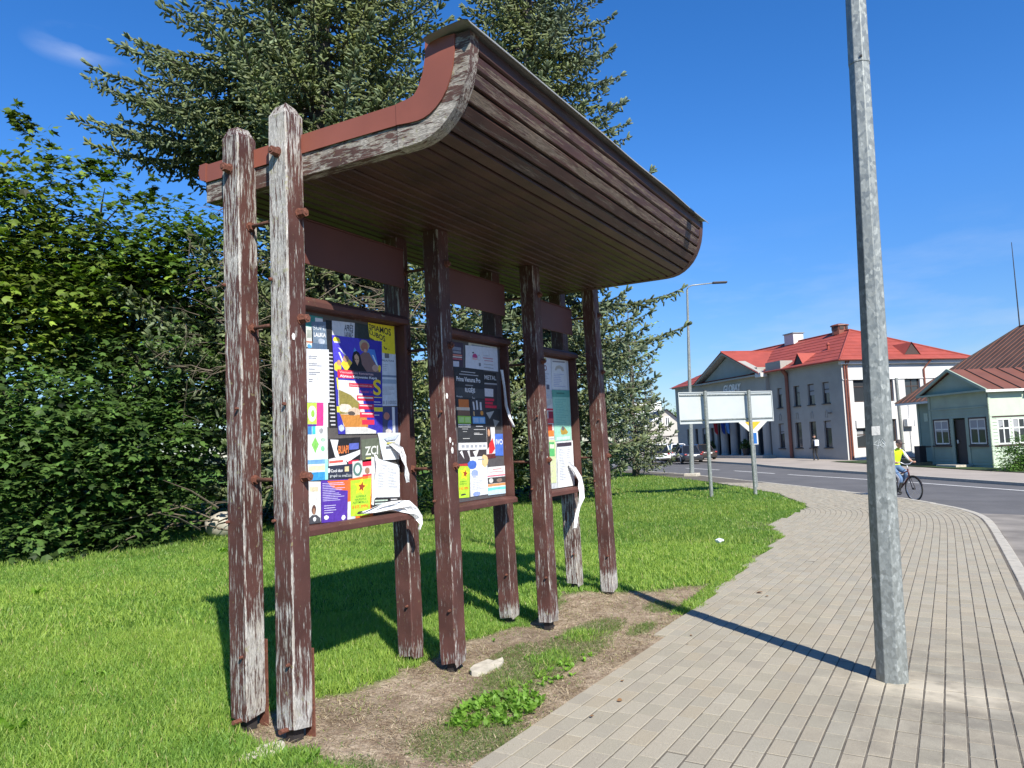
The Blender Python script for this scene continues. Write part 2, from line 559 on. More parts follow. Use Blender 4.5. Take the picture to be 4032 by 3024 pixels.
# ------------------------------------------------------------------ ground
def smooth_path(pts, it=3):
    pts = [np.array(p, float) for p in pts]
    for _ in range(it):
        q = [pts[0]]
        for a, b_ in zip(pts[:-1], pts[1:]):
            q += [a * .75 + b_ * .25, a * .25 + b_ * .75]
        q.append(pts[-1]); pts = q
    return np.array(pts)
KERB = smooth_path([(-4, -.73), (2, -.73), (8, -.73), (12.4, -.73), (15.4, -.72), (18.7, -.70), (20.9, -.56), (22.4, -.17), (24.0, .50), (25.9, 1.5), (27.6, 2.8), (31.6, 5.9), (36.2, 9.8), (38.2, 11.45), (45.8, 17.6), (60, 29.1), (80, 45.3)], 3)
LEFT = [(-4, 2.10), (2.2, 2.16), (3.42, 2.2), (4.8, 2.3), (6.2, 2.31), (7.4, 2.36), (9.54, 2.49), (12, 2.62), (14.65, 2.75), (15.8, 3.10), (16.9, 3.40), (18.3, 3.42), (20.0, 3.38), (21.6, 3.38), (22.6, 3.62), (24.8, 4.45), (26.4, 5.0), (28.0, 6.04), (29.8, 7.1), (32.2, 8.9), (41.8, 16.4), (60, 31.2), (80, 47.5)]

def resample(path, step):
    path = np.asarray(path, float)
    seg = np.linalg.norm(np.diff(path, axis=0), axis=1); cs = np.r_[0, np.cumsum(seg)]
    s = np.arange(0, cs[-1], step)
    P = np.stack([np.interp(s, cs, path[:, 0]), np.interp(s, cs, path[:, 1])], 1)
    T = np.gradient(P, axis=0); T /= np.linalg.norm(T, axis=1, keepdims=True)
    return s, P, T

def inside(poly, P):
    poly = np.asarray(poly, float); x, y = P[:, 0], P[:, 1]
    r = np.zeros(len(P), bool); j = len(poly) - 1
    for i in range(len(poly)):
        xi, yi = poly[i]; xj, yj = poly[j]
        c = ((yi > y) != (yj > y)) & (x < (xj - xi) * (y - yi) / (yj - yi + 1e-12) + xi)
        r ^= c; j = i
    return r

def sheet(name, poly, zoff, mat, grids, zf=None, attr=None, kind='structure'):
    """a draped sheet over a polygon; grids = [(x0,x1,y0,y1,step)]"""
    poly = [tuple(p) for p in poly]
    pts = []
    for (x0, x1, y0, y1, st) in grids:
        xs, ys = np.meshgrid(np.arange(x0, x1, st), np.arange(y0, y1, st))
        P = np.stack([xs.ravel(), ys.ravel()], 1) + (rng.random((xs.size, 2)) - .5) * st * .3
        keep = inside(poly, P)
        for (a0, a1, c0, c1, s2) in grids:
            if s2 < st:
                keep &= ~((P[:, 0] > a0) & (P[:, 0] < a1) & (P[:, 1] > c0) & (P[:, 1] < c1))
        pts.append(P[keep])
    P = np.concatenate(pts) if pts else np.zeros((0, 2))
    nb = len(poly)
    vin = [Vector(p) for p in poly] + [Vector(p) for p in P]
    edges = [(i, (i + 1) % nb) for i in range(nb)]
    vo, eo, fo, _, _, _ = geometry.delaunay_2d_cdt(vin, edges, [], 1, 1e-6)
    V = np.array([(v.x, v.y) for v in vo])
    Z = G(V[:, 0], V[:, 1]) + zoff
    if zf is not None: Z = Z + zf(V)
    T = np.array([f for f in fo if len(f) == 3], np.int32)
    # face up
    a, b_, c_ = V[T[:, 0]], V[T[:, 1]], V[T[:, 2]]
    cr = (b_[:, 0] - a[:, 0]) * (c_[:, 1] - a[:, 1]) - (b_[:, 1] - a[:, 1]) * (c_[:, 0] - a[:, 0])
    T[cr < 0] = T[cr < 0][:, ::-1]
    me = tri_mesh(name, np.column_stack([V, Z]), T, smooth=True)
    if attr is not None:
        an, fn = attr
        at = me.attributes.new(an, 'FLOAT', 'POINT')
        at.data.foreach_set('value', fn(V).astype(np.float32))
    o = link(name, me, mat)
    if kind: o['kind'] = kind
    return o

def nz(P, s, seed=0):
    """cheap smooth 2-D noise, about -1..1"""
    x, y = P[:, 0] * s, P[:, 1] * s
    r = np.zeros(len(P))
    rs = np.random.default_rng(seed)
    for k in range(7):
        a = rs.random() * 6.28; f = .6 + 1.9 * rs.random(); ph = rs.random() * 6.28
        r += np.sin((x * math.cos(a) + y * math.sin(a)) * f + ph + 1.3 * np.sin((x * math.sin(a) - y * math.cos(a)) * f * .7 + ph * 2))
    return r / 3.2

GPATCH = [(3.80, 2.52, .38, .34), (4.45, 2.74, .55, .22), (5.15, 2.86, .62, .26), (5.85, 2.86, .62, .28), (6.5, 2.93, .55, .22), (6.75, 2.56, .30, .10), (2.95, 2.75, .35, .40), (7.75, 2.72, .30, .16), (5.5, 3.2, .35, .10)]
def dirt_amount(P):
    x, y = P[:, 0], P[:, 1]
    n = nz(P, 3.1, 3) * .5 + nz(P, 9, 4) * .5
    up = 3.70 + .10 * n - .10 * np.exp(-((x - 6.9) / .8) ** 2) + .16 * np.exp(-((x - 8.0) / .7) ** 2) + .2 * np.exp(-((x - 3.5) / .5) ** 2)
    d = np.clip((up - y) / .12 + .5, 0, 1)
    d *= np.clip((x - (2.86 + .10 * n + .22 * (y - 2.3))) / .14, 0, 1)
    endx = 9.1 - .9 * np.clip((y - 2.9) / .5, -1, 1.5)
    d *= np.clip((endx + .25 * n - x) / .4, 0, 1)
    for (cx, cy, rx, ry) in GPATCH:
        e = ((x - cx) / rx) ** 2 + ((y - cy) / ry) ** 2 + .55 * n
        d *= .66 + .34 * np.clip((e - .50) / .5, 0, 1)
    # worn soil edge along the pavement
    ey = np.interp(x, [p[0] for p in LEFT], [p[1] for p in LEFT])
    edge = np.clip((.10 + .06 * nz(P, 4, 9) - (y - ey)) / .06, 0, 1) * (x < 17) * .7
    return np.clip(np.maximum(d, edge), 0, 1)

POSTS = {1: (X1, 3.8195, .0015, .020, 3.66), 2: (X1, 3.436, -.0076, .000, 3.70), 3: (X2, 3.8045, .0104, -.030, 3.42), 4: (X2, 3.406, .0080, -.050, 3.42),
         5: (X3, 3.8125, .0200, -.058, 3.42), 6: (X3, 3.391, .0105, -.068, 3.42), 7: (X4, 3.8145, .0160, -.020, 3.42), 8: (X4, 3.3975, .0150, -.066, 3.42)}
def lawn_z(V):
    z = .012 * nz(V, 1.3, 5) * np.clip((V[:, 1] - np.interp(V[:, 0], [p[0] for p in LEFT], [p[1] for p in LEFT])) / .3, 0, 1)
    for k, (px, py, l, z0, z1) in POSTS.items():
        d2 = (V[:, 0] - px - .07) ** 2 + (V[:, 1] - py) ** 2
        z = z - .040 * np.exp(-d2 / .18 ** 2)
    z = z + .075 * np.exp(-(((V[:, 0] - 7.9) / .6) ** 2 + ((V[:, 1] - 3.6) / .55) ** 2))
    return z

lawn_poly = LEFT + [(110, 90), (60, 130), (-30, 130), (-30, 2.1)]
# the lawn sheet runs a hand's breadth under the pavers
lawn_under = [(x + (.0 if x < 15 else .08), y - .20) for x, y in LEFT] + lawn_poly[len(LEFT):]
lawn = sheet('lawn_ground', lawn_under, -.018, M['lawn'], [(2, 9.6, 2.1, 4.4, .055), (0, 16, 2, 16, .28), (-10, 44, 2, 40, 1.2), (-30, 110, 2, 130, 8)], zf=lawn_z, attr=('dirt', dirt_amount))
lawn.name = 'lawn'

walk_poly = [tuple(p) for p in LEFT] + [tuple(p) for p in KERB[::-1]]
bed_poly = [(x, y - .10) for x, y in LEFT] + [tuple(p) for p in KERB[::-1]]
sheet('pavement', bed_poly, -.0005, M['bed'], [(1.5, 30, -1, 9, .45), (-4, 80, -1, 50, 1.5)])
NEARE = [tuple(p) for p in KERB]
FARE = [(100, 48.5), (57.7, 15.3), (52, 10.9), (47.6, 7.4), (43.7, 4.4), (40.3, 1.9), (37.4, -.3), (34.5, -2.6), (10, -22.4), (-20, -46)]
FARE = [(100, 51.5), (57.7, 15.8), (50.6, 11.2), (47.6, 9.5), (43.7, 6.6), (40.3, 3.5), (37.4, 1.42), (34.6, -.9), (31.6, -3.3), (10, -21), (-20, -45)]
road_poly = [(-20, -.73)] + NEARE + [(100, 61.5)] + FARE
sheet('road', road_poly, -.075, M['asphalt'], [(0, 60, -20, 40, 1.6), (-20, 100, -46, 60, 6)])
side_poly = [(-4, -.76)] + [tuple(p) for p in KERB if -3.9 < p[0] < 22.0] + [(21.8, -1.4), (21.0, -7.5), (-4, -7.5)]
side_poly = [(x, y - .03 if y > -1 else y) for x, y in side_poly]
sheet('side_road', side_poly, -.070, M['asphalt_side'], [(-4, 22, -8, 0, 1.)])
far_poly = [(100, 51.5), (57.7, 15.8), (50.6, 11.2), (47.6, 9.5), (43.7, 6.6), (40.3, 3.5), (37.4, 1.42), (34.6, -.9), (31.6, -3.3), (10, -21), (60, -60), (140, -20), (140, 60)]
far_poly = [(x + .02, y - .02) for x, y in far_poly]
sheet('far_pavement', far_poly, .02, M['farpave'], [(20, 100, -40, 50, 3)])
# big terrain under everything, out to the horizon
gm = simple('far_ground', (.09, .11, .05), .95, 0, .3, .05, 0, 1)
def terr(V): return np.zeros(len(V))
sheet('terrain', [(-1500, -1500), (1500, -1500), (1500, 1500), (-1500, 1500)], -.35, gm, [(-100, 200, -100, 150, 15), (-1500, 1500, -1500, 1500, 200)])

# kerb stones along the near pavement
s_, P_, T_ = resample(KERB, .25)
kerb_root = None
kerbs = []
def strip_solid(Pts, Tn, o0, o1, z0, z1):
    """solid following a path; offsets to the left of it"""
    mb = MB(); n = len(Pts); L = np.stack([-Tn[:, 1], Tn[:, 0]], 1)
    rings = []
    for i in range(n):
        a = Pts[i] + L[i] * o0; c = Pts[i] + L[i] * o1
        rings.append([(a[0], a[1], g(*a) + z0), (c[0], c[1], g(*c) + z0), (c[0], c[1], g(*c) + z1), (a[0], a[1], g(*a) + z1)])
    for r in rings: mb.v += r
    for i in range(n - 1):
        for k in range(4):
            k2 = (k + 1) % 4
            mb.f.append((i * 4 + k, i * 4 + k2, i * 4 + 4 + k2, i * 4 + 4 + k)); mb.m.append(0)
    mb.f.append((3, 2, 1, 0)); mb.m.append(0); e = (n - 1) * 4
    mb.f.append((e, e + 1, e + 2, e + 3)); mb.m.append(0)
    return mb
kerb_e = empty('kerb', (P_[24][0], P_[24][1], g(*P_[24])), 'x', 'x'); del kerb_e['label']; del kerb_e['category']; kerb_e['kind'] = 'structure'
i = 20
while i + 4 < len(P_) and P_[i][0] < 46:
    Pt = P_[i:i + 5].copy(); Tt = T_[i:i + 5]
    Pt[0] = Pt[0] + Tt[0] * .006; Pt[-1] = Pt[-1] - Tt[-1] * .006
    j = rng.normal(0, .004)
    strip_solid(Pt, Tt, 0.0, .155, -.22, .006 + j).build('kerb_stone', M['kerb'], kerb_e, bevel=.012)
    i += 4
# far kerb line, stones too small to tell apart
Pf = np.array(far_poly[1:10])[::-1]; sf, Pf, Tf = resample(Pf, 1.0)
ko = strip_solid(Pf, Tf, .02, -.16, -.3, .045).build('far_kerb', M['kerb']); ko['kind'] = 'structure'

# pavers in rows that follow the kerb
pav = []       # x, y, angle, dist
pitch_o, plen = .1170, .225
s2_, P2_, T2_ = resample(KERB, .02)
for k in range(0, 40):
    off = .155 + .030 + pitch_o * (k + .5)
    L2 = np.stack([-T2_[:, 1], T2_[:, 0]], 1)
    row = P2_ + L2 * off
    seg = np.r_[0, np.cumsum(np.linalg.norm(np.diff(row, axis=0), axis=1))]
    st = rng.random() * plen if k % 2 else rng.random() * .02
    ss = np.arange(4.8 + st, min(seg[-1], 38.0), plen)
    xs = np.interp(ss, seg, row[:, 0]); ys = np.interp(ss, seg, row[:, 1])
    an = np.interp(ss, seg, np.unwrap(np.arctan2(T2_[:, 1], T2_[:, 0])))
    C = np.stack([xs, ys], 1)
    ok = inside(walk_poly, C) & (xs > 1.6)
    for a, c_, d_ in zip(xs[ok], ys[ok], an[ok]): pav.append((a, c_, d_, math.hypot(a, c_), k))
pav = [p_ for p_ in pav if (p_[0] - 0) > .15 * abs(p_[1])]
def in_view(x, y, z=0):
    v = Vector((x, y, z)) - Vector((0, 0, CAMH)); zc = v.dot(F_)
    if zc < .3: return False
    return abs(v.dot(Rc) / zc) < .69 and -.53 < v.dot(Uc) / zc < .53
def paver_geo(w, l):
    hw, hl, bv = w / 2, l / 2, .0030
    v = [(-hl + bv, -hw + bv, .0), (hl - bv, -hw + bv, .0), (hl - bv, hw - bv, .0), (-hl + bv, hw - bv, .0),
         (-hl, -hw, -bv), (hl, -hw, -bv), (hl, hw, -bv), (-hl, hw, -bv), (-hl, -hw, -.05), (hl, -hw, -.05), (hl, hw, -.05), (-hl, hw, -.05)]
    f = [(0, 1, 2), (0, 2, 3)]
    for r in (0, 4):
        for a in range(4):
            c_ = (a + 1) % 4
            f += [(r + 4 + a, r + 4 + c_, r + c_), (r + 4 + a, r + c_, r + a)]
    return np.array(v), np.array(f, np.int32)
tv, tf = paver_geo(.1085, .2222)
def ptint(n=None):
    a = .88 + .18 * rng.random((n or 1, 1)); w = 1 + (rng.random((n or 1, 1)) - .5) * .06
    return np.concatenate([a * w, a, a / w * (.96 + .04 * rng.random((n or 1, 1)))], 1)
vis = [p_ for p_ in pav if in_view(p_[0], p_[1], g(p_[0], p_[1]))]
vis.sort(key=lambda p_: p_[3])
near = set(id(p_) for p_ in vis[:296])
root = bpy.data.objects['pavement']
variants = []; tvs = tv * np.array([.962, .985, 1]); tv = tv * np.array([1, 1.005, 1])
for i in range(16):
    me = tri_mesh('paver', tv if i < 8 else tvs, tf, np.tile(ptint(), (len(tv), 1))); me.materials.append(M['paver']); variants.append(me)
def pz(x, y): return g(x, y) + .004
SLX, SLY = -.0228, .0267
for p_ in vis[:296]:
    o = bpy.data.objects.new('paver', variants[random.randrange(8) + (8 if p_[1] < 1.15 + .3 * math.sin(p_[0] * 2) else 0)]); COL.objects.link(o); o.parent = root
    o.location = (p_[0], p_[1], pz(p_[0], p_[1]) + random.gauss(0, .0012))
    o.rotation_euler = (SLY + random.gauss(0, .003), -SLX + random.gauss(0, .004), p_[2] + random.gauss(0, .004))
rest = [p_ for p_ in pav if id(p_) not in near]
n = len(rest); A = np.array([r[2] for r in rest]); pos = np.array([(r[0], r[1], pz(r[0], r[1])) for r in rest]); pos[:, 2] += rng.normal(0, .0014, n)
ca, sa = np.cos(A), np.sin(A); Rm = np.zeros((n, 3, 3)); Rm[:, 0, 0] = ca; Rm[:, 1, 0] = sa; Rm[:, 0, 1] = -sa; Rm[:, 1, 1] = ca; Rm[:, 2, 2] = 1
Rm[:, 2, 0] = ca * SLX * (pos[:, 0] < 17) + sa * SLY + rng.normal(0, .004, n); Rm[:, 2, 1] = -sa * SLX * (pos[:, 0] < 17) + ca * SLY + rng.normal(0, .004, n)
Rm[:, :, 0] *= np.where(pos[:, 1] < 1.15, .962, 1.0)[:, None]
me = batch('remaining_pavers', tv, tf, pos, Rm, ptint(n))
o = link('remaining_pavers', me, M['paver'], root); o['kind'] = 'stuff'

# painted lines
def stripe(a, b_, w=.14):
    a = np.array(a, float); b_ = np.array(b_, float); d = b_ - a; L = np.linalg.norm(d); d /= L; nrm = np.array([-d[1], d[0]])
    k = max(2, int(L)); mb = MB()
    for i in range(k):
        p0 = a + d * L * i / k; p1 = a + d * L * (i + 1) / k
        c = [p0 - nrm * w / 2, p1 - nrm * w / 2, p1 + nrm * w / 2, p0 + nrm * w / 2]
        mb.quad(*[(q_[0], q_[1], g(*q_) - .069) for q_ in c])
    return mb
rm = empty('road_marking', (40, 7.4, g(40, 7.4)), 'x', 'x'); del rm['label']; del rm['category']; rm['kind'] = 'structure'
for a, b_ in [((60, 25.3), (56.5, 22.2)), ((54.5, 20.4), (51, 17.2)), ((48.1, 14.7), (44.3, 11.6)), ((43.3, 10.5), (40.66, 7.85)), ((39.85, 7.05), (36.4, 3.3)), ((36.4, 3.3), (34.24, 1.1)), ((34.24, 1.1), (30.65, -2.0)), ((30.65, -2.0), (20, -11.2))]:
    stripe(a, b_, .16).build('white_line', M['paint'], rm, fix=False)
# manhole by the corner
mc = MB(); mc.tube([(21.9, -1.9, g(21.9, -1.9) - .0685), (21.9, -1.9, g(21.9, -1.9) - .060)], .36, 20)
setp(mc.build('manhole_cover', M['steeldark']), 'dark round manhole cover in the road just past the pavement corner', 'manhole cover')

# ------------------------------------------------------------------ the shelter
SH = empty('notice_shelter', (5.6, 3.6, g(5.6, 3.6)), 'weathered brown timber notice shelter with curled roof and three poster boards', 'notice shelter')

def wear_post(k, x, y, z, face):
    """face: 0 near (-X), 1 road (-Y), 2 far, 3 lawn (+Y)"""
    b0 = {0: .10, 1: .06, 2: .15, 3: .2}[face]
    if k == 2:
        if face == 0: return 1.0 if z > 2.3 else (.55 + .4 * (z - 1.2) / 1.1 if z > 1.2 else (.30 if z > .75 else .42 if z > .15 else .6))
        if face == 1: return .50 if z > 3.1 else (.16 if z > .45 else .45 if z > .2 else .9)
        return .5
    if k == 1:
        if face == 0: return .66 if z > 2.3 else (.52 if z > 1.3 else .22 if z > .5 else .34)
        if face == 1: return .42 if z > 3.0 else (.34 if z > 1.3 else .30 if z > .6 else .75)
        return .5
    if z < .07 + .018 * k: return .80 if k in (5, 6, 7, 8) else .55
    if k == 7 and z < 1.0: return .62
    if z < .35: return .22
    return b0 + (.10 if k in (6, 8) else 0)
def make_post(k):
    px, py, lean, z0, z1 = POSTS[k]
    w = .150; t_ = .150; ch = .009
    ring = [(0, -w / 2 + ch, 0), (0, w / 2 - ch, 0), (ch, w / 2, 3), (t_ - ch, w / 2, 3), (t_, w / 2 - ch, 2), (t_, -w / 2 + ch, 2), (t_ - ch, -w / 2, 1), (ch, -w / 2, 1)]
    zs = list(np.arange(z0, z1 - .03, .09)) + [z1 - .03]
    V = []; W = []
    rs = np.random.default_rng(k)
    for iz, z in enumerate(zs):
        for j, (a, b_, f) in enumerate(ring):
            ax = px + a + rs.normal(0, .0012); ay = py + b_ + lean * (z - z0) + rs.normal(0, .0012)
            zz = z + (rs.uniform(0, .045) if iz == 0 else 0)
            if iz == 0: ax += (t_ / 2 - a) * .05; ay -= b_ * .06
            V.append((ax, ay, zz)); W.append(wear_post(k, ax, ay, z - z0, f))
    n = len(zs); F = []
    for i in range(n - 1):
        for j in range(8):
            j2 = (j + 1) % 8
            F.append((i * 8 + j, i * 8 + j2, i * 8 + 8 + j2, i * 8 + 8 + j))
    # weathered, bevelled top
    b0 = len(V)
    for j, (a, b_, f) in enumerate(ring):
        cx, cy = px + t_ / 2, py + lean * (z1 - z0)
        V.append((cx + (a - t_ / 2) * .62, cy + b_ * .55, z1 + .035 + rs.normal(0, .004))); W.append(.75)
    for j in range(8):
        j2 = (j + 1) % 8
        F.append(((n - 1) * 8 + j, (n - 1) * 8 + j2, b0 + j2, b0 + j))
    V.append((px + t_ / 2, py + lean * (z1 - z0) + .01, z1 + .055)); W.append(.7)
    for j in range(8): F.append((b0 + j, b0 + (j + 1) % 8, len(V) - 1))
    F.append(tuple(range(8))[::-1])
    me = bpy.data.meshes.new('post'); me.from_pydata(V, [], F)
    bm = bmesh.new(); bm.from_mesh(me); bmesh.ops.recalc_face_normals(bm, faces=bm.faces); bm.to_mesh(me); bm.free()
    a = me.attributes.new('wear', 'FLOAT', 'CORNER'); vals = []
    arr = {1: .75, 2: .8}.get(k, .50)
    for p_ in me.polygons:
        n_ = p_.normal; ch_ = abs(n_.x) > .3 and abs(n_.y) > .3 and abs(n_.z) < .5
        for li in p_.loop_indices:
            vi = me.loops[li].vertex_index; w0 = W[vi]; vals.append(max(w0, arr) if ch_ else w0)
    a.data.foreach_set('value', vals)
    o = link('post', me, M['post'], SH)
    return o
post_obj = {k: make_post(k) for k in POSTS}
post_obj[1]['label'] = 'timber post with half its brown paint gone, at the near left corner'
post_obj[2]['label'] = 'timber post weathered white grey over its upper half'
post_obj[7]['label'] = 'post with its foot split and bleached grey'
# steel feet under the posts
for k, (px, py, lean, z0, z1) in POSTS.items():
    mb = MB(); mb.box((px + .035, py - .03, z0 - .20), (px + .115, py + .03, z0 + .06))
    mb.build('steel_foot', M['steeldark'], SH)
for k in (1, 2):
    px, py, lean, z0, z1 = POSTS[k]
    MB().box((px + PW + .001, py - .085, z0 - .06), (px + PW + .007, py - .01, z0 + .46)).build('steel_plate', M['rust'], SH, bevel=.001)

# bolts, nuts and rods
def nut_mesh(r=.026, th=.020, washer=True, stub=.014):
    mb = MB()
    if washer: mb.tube([(0, 0, 0), (0, 0, .005)], r * 1.22, 14)
    mb.tube([(0, 0, .005), (0, 0, .005 + th)], [r, r * .97], 6)
    mb.tube([(0, 0, .005 + th), (0, 0, .005 + th + stub)], [r * .5, r * .42], 8)
    return mb.mesh('bolt')
NUT = nut_mesh(); NUT.materials.append(M['rust'])
NUTL = nut_mesh(.028, .048, True, .004); NUTL.materials.append(M['rust'])
STUD = nut_mesh(.0105, .018, False, .006); STUD.materials.append(M['rust'])
def bolt(mesh, at, dirn, name='bolt'):
    o = bpy.data.objects.new(name, mesh); COL.objects.link(o)
    o.rotation_euler = Vector(dirn).to_track_quat('Z', 'Y').to_euler(); o.rotation_euler.rotate_axis('Z', random.random())
    o.location = at; attach(o, SH)
def postc(k, z):
    px, py, lean, z0, z1 = POSTS[k]
    return px, py + lean * (z - z0)
for fr, (kb, kf) in enumerate(((1, 2), (3, 4), (5, 6), (7, 8))):
    for z in (3.05, 2.40, 1.455):
        xb, yb_ = postc(kb, z); xf, yf_ = postc(kf, z)
        xr = xb + .088
        z_ = z - .022 * fr * .5
        MB().tube([(xr, yb_ - .06, z_), (xr, yf_ + .06, z_)], .0125, 10).build('tie_rod', M['rustrod'], SH, smooth=True)
        bolt(NUT, (xr, yb_ - .0752, z_), (0, -1, 0)); bolt(NUTL if fr == 0 else NUT, (xr + .015, yf_ - .0752, z_ + .012), (0, -1, 0))
    for kk, zs in ((kb, (2.679, 1.896, 1.207, .408)), (kf, (2.656, 1.90, 1.218, .401))):
        for q_, z in enumerate(zs):
            x_, y_ = postc(kk, z)
            bolt(STUD, (x_ - .0005, y_ + (-.045 if q_ % 2 else .052), z - .02 * fr), (-1, 0, 0), 'stud')
for k, z in ((1, 3.42), (2, 3.43)):
    x_, y_ = postc(k, z); bolt(NUTL, (x_ - .0005, y_ + (-.005 if k == 2 else .005), z), (-1, 0, 0))
for k in (1, 2):
    x_, y_ = postc(k, .05); MB().tube([(x_ - .05, y_ - .01, .035), (x_ + .06, y_ - .01, .03)], .014, 8).build('anchor_bolt', M['rust'], SH)

# roof: profile in (Y, Z) of the underside, from the lawn side to the curl's tip
XR0, XR1 = 3.414, 7.947
LOW = [(4.215, 3.311), (3.9, 3.310), (3.5, 3.309), (3.0, 3.308), (2.6, 3.306), (2.50, 3.307), (2.43, 3.313), (2.37, 3.328), (2.31, 3.356), (2.255, 3.396), (2.205, 3.447), (2.165, 3.507), (2.133, 3.575), (2.110, 3.645), (2.096, 3.72), (2.088, 3.79), (2.085, 3.850)]
def offset_prof(prof, d):
    P = np.array(prof); T = np.gradient(P, axis=0); T /= np.linalg.norm(T, axis=1, keepdims=True)
    Nn = np.stack([-T[:, 1], T[:, 0]], 1)      # travelling towards -Y then +Z: inside of curl is up / +Y
    Nn = -Nn if Nn[0][1] < 0 else Nn
    return [tuple(p_ + n_ * d) for p_, n_ in zip(P, Nn)]
def interp_off(d0, d1):
    """thickness tapers from the flat part (d0) to the curl (d1)"""
    P = np.array(LOW); a0 = np.array(offset_prof(LOW, 1.0)) - P
    t_ = np.clip((2.62 - P[:, 0]) / .45, 0, 1)
    return [tuple(P[i] + a0[i] * (d0 + (d1 - d0) * t_[i])) for i in range(len(P))]
BND = interp_off(.148, .105); UPP = interp_off(.256, .292)
def two_curve_solid(A, B, x0, x1, i0=0, i1=None, wear=None):
    i1 = len(A) - 1 if i1 is None else i1
    mb = MB(); n = i1 - i0 + 1
    for x in (x0, x1):
        for c in (A, B):
            for i in range(i0, i1 + 1): mb.v.append((x, c[i][0], c[i][1]))
    def idx(xi, ci, i): return (xi * 2 + ci) * n + i
    for i in range(n - 1):
        mb.f += [(idx(0, 0, i), idx(0, 0, i + 1), idx(0, 1, i + 1), idx(0, 1, i)), (idx(1, 0, i), idx(1, 0, i + 1), idx(1, 1, i + 1), idx(1, 1, i)),
                 (idx(0, 0, i), idx(0, 0, i + 1), idx(1, 0, i + 1), idx(1, 0, i)), (idx(0, 1, i), idx(0, 1, i + 1), idx(1, 1, i + 1), idx(1, 1, i))]
        mb.m += [0] * 4
    for i in (0, n - 1):
        mb.f.append((idx(0, 0, i), idx(0, 1, i), idx(1, 1, i), idx(1, 0, i))); mb.m.append(0)
    return mb
def addwear(o, fn):
    me = o.data; a = me.attributes.new('wear', 'FLOAT', 'POINT')
    a.data.foreach_set('value', [fn(v.co) for v in me.vertices]); return o
for xa, xb in ((XR0, XR0 + .085), (XR1 - .085, XR1)):
    o = two_curve_solid(LOW, BND, xa, xb, 0, 4).build('rafter', M['rafter'], SH); addwear(o, lambda c, k_=(.50 if xa < 4 else -.3): k_)
    SHF = [(y - (.003 if i == 4 else 0), z) for i, (y, z) in enumerate(LOW)]
    SHB = [(y - (.003 if i == 4 else 0), z) for i, (y, z) in enumerate(BND)]
    o = two_curve_solid([(y, z) for y, z in SHF], SHB, xa - .004, xb, 4, 16).build('curved_rafter', M['rafter'], SH); addwear(o, lambda c, k_=(0 if xa < 4 else .9): (.85 if c.z < 3.5 else .5) - k_)
# red brown flashing over the rafter faces
BN2 = interp_off(.138, .095)
two_curve_solid(BN2, UPP, XR0 - .012, XR0 - .004 - .002, 0, 4).build('flashing', M['flash'], SH)
two_curve_solid([(y - (.004 if i == 4 else 0), z) for i, (y, z) in enumerate(BN2)], [(y - (.004 if i == 4 else 0), z) for i, (y, z) in enumerate(UPP)], XR0 - .016, XR0 - .0065, 4, 16).build('flashing', M['flash'], SH)
e0 = MB(); e0.prism([(4.205, 3.455), (4.255, 3.47), (4.272, 3.52), (4.262, 3.575), (4.20, 3.578)], (0, 0, 0), (0, 1, 0), (0, 0, 1), XR0 - .018, XR0 + .09, (1, 0, 0)).build('flashing_end', M['flash'], SH)
two_curve_solid(BN2, UPP, XR1 + .004, XR1 + .010).build('flashing', M['flash'], SH)
# top sheeting and its core
two_curve_solid(interp_off(.235, .270), UPP, XR0 - .004, XR1 + .003).build('roof_sheet', M['flash'], SH)
two_curve_solid(interp_off(.030, .030), interp_off(.13, .09), XR0 + .09, XR1 - .09, 0, 16).build('roof_deck', M['grooveshade'], SH)
for ym in (4.16, 3.05): MB().box((XR0 + .0855, ym, 3.345), (XR1 - .0855, ym + .05, 3.54)).build('purlin', M['grooveshade'], SH)
# grey cap sheet along the curl's tip, bent down at the front, slightly wavy
mb = MB(); nx = 40
pr = [(2.350, 3.846), (2.335, 3.857), (2.20, 3.874), (2.085, 3.879), (2.052, 3.868), (2.036, 3.842)]
for i in range(nx + 1):
    x = XR0 - .075 + (XR1 + .15 - XR0) * i / nx
    dz = .003 * math.sin(i * .5); dy = .003 * math.sin(i * .35 + 1)
    for off in (0, -.004):
        for (y, z) in pr: mb.v.append((x, y + dy, z + dz + off))
n6 = len(pr)
for i in range(nx):
    for off in (0, 1):
        for j in range(n6 - 1):
            a = i * 2 * n6 + off * n6 + j
            f = (a, a + 1, a + 1 + 2 * n6, a + 2 * n6); mb.f.append(f if off else f[::-1]); mb.m.append(0)
mb.build('cap_sheet', M['capsheet'], SH, smooth=False, fix=False)

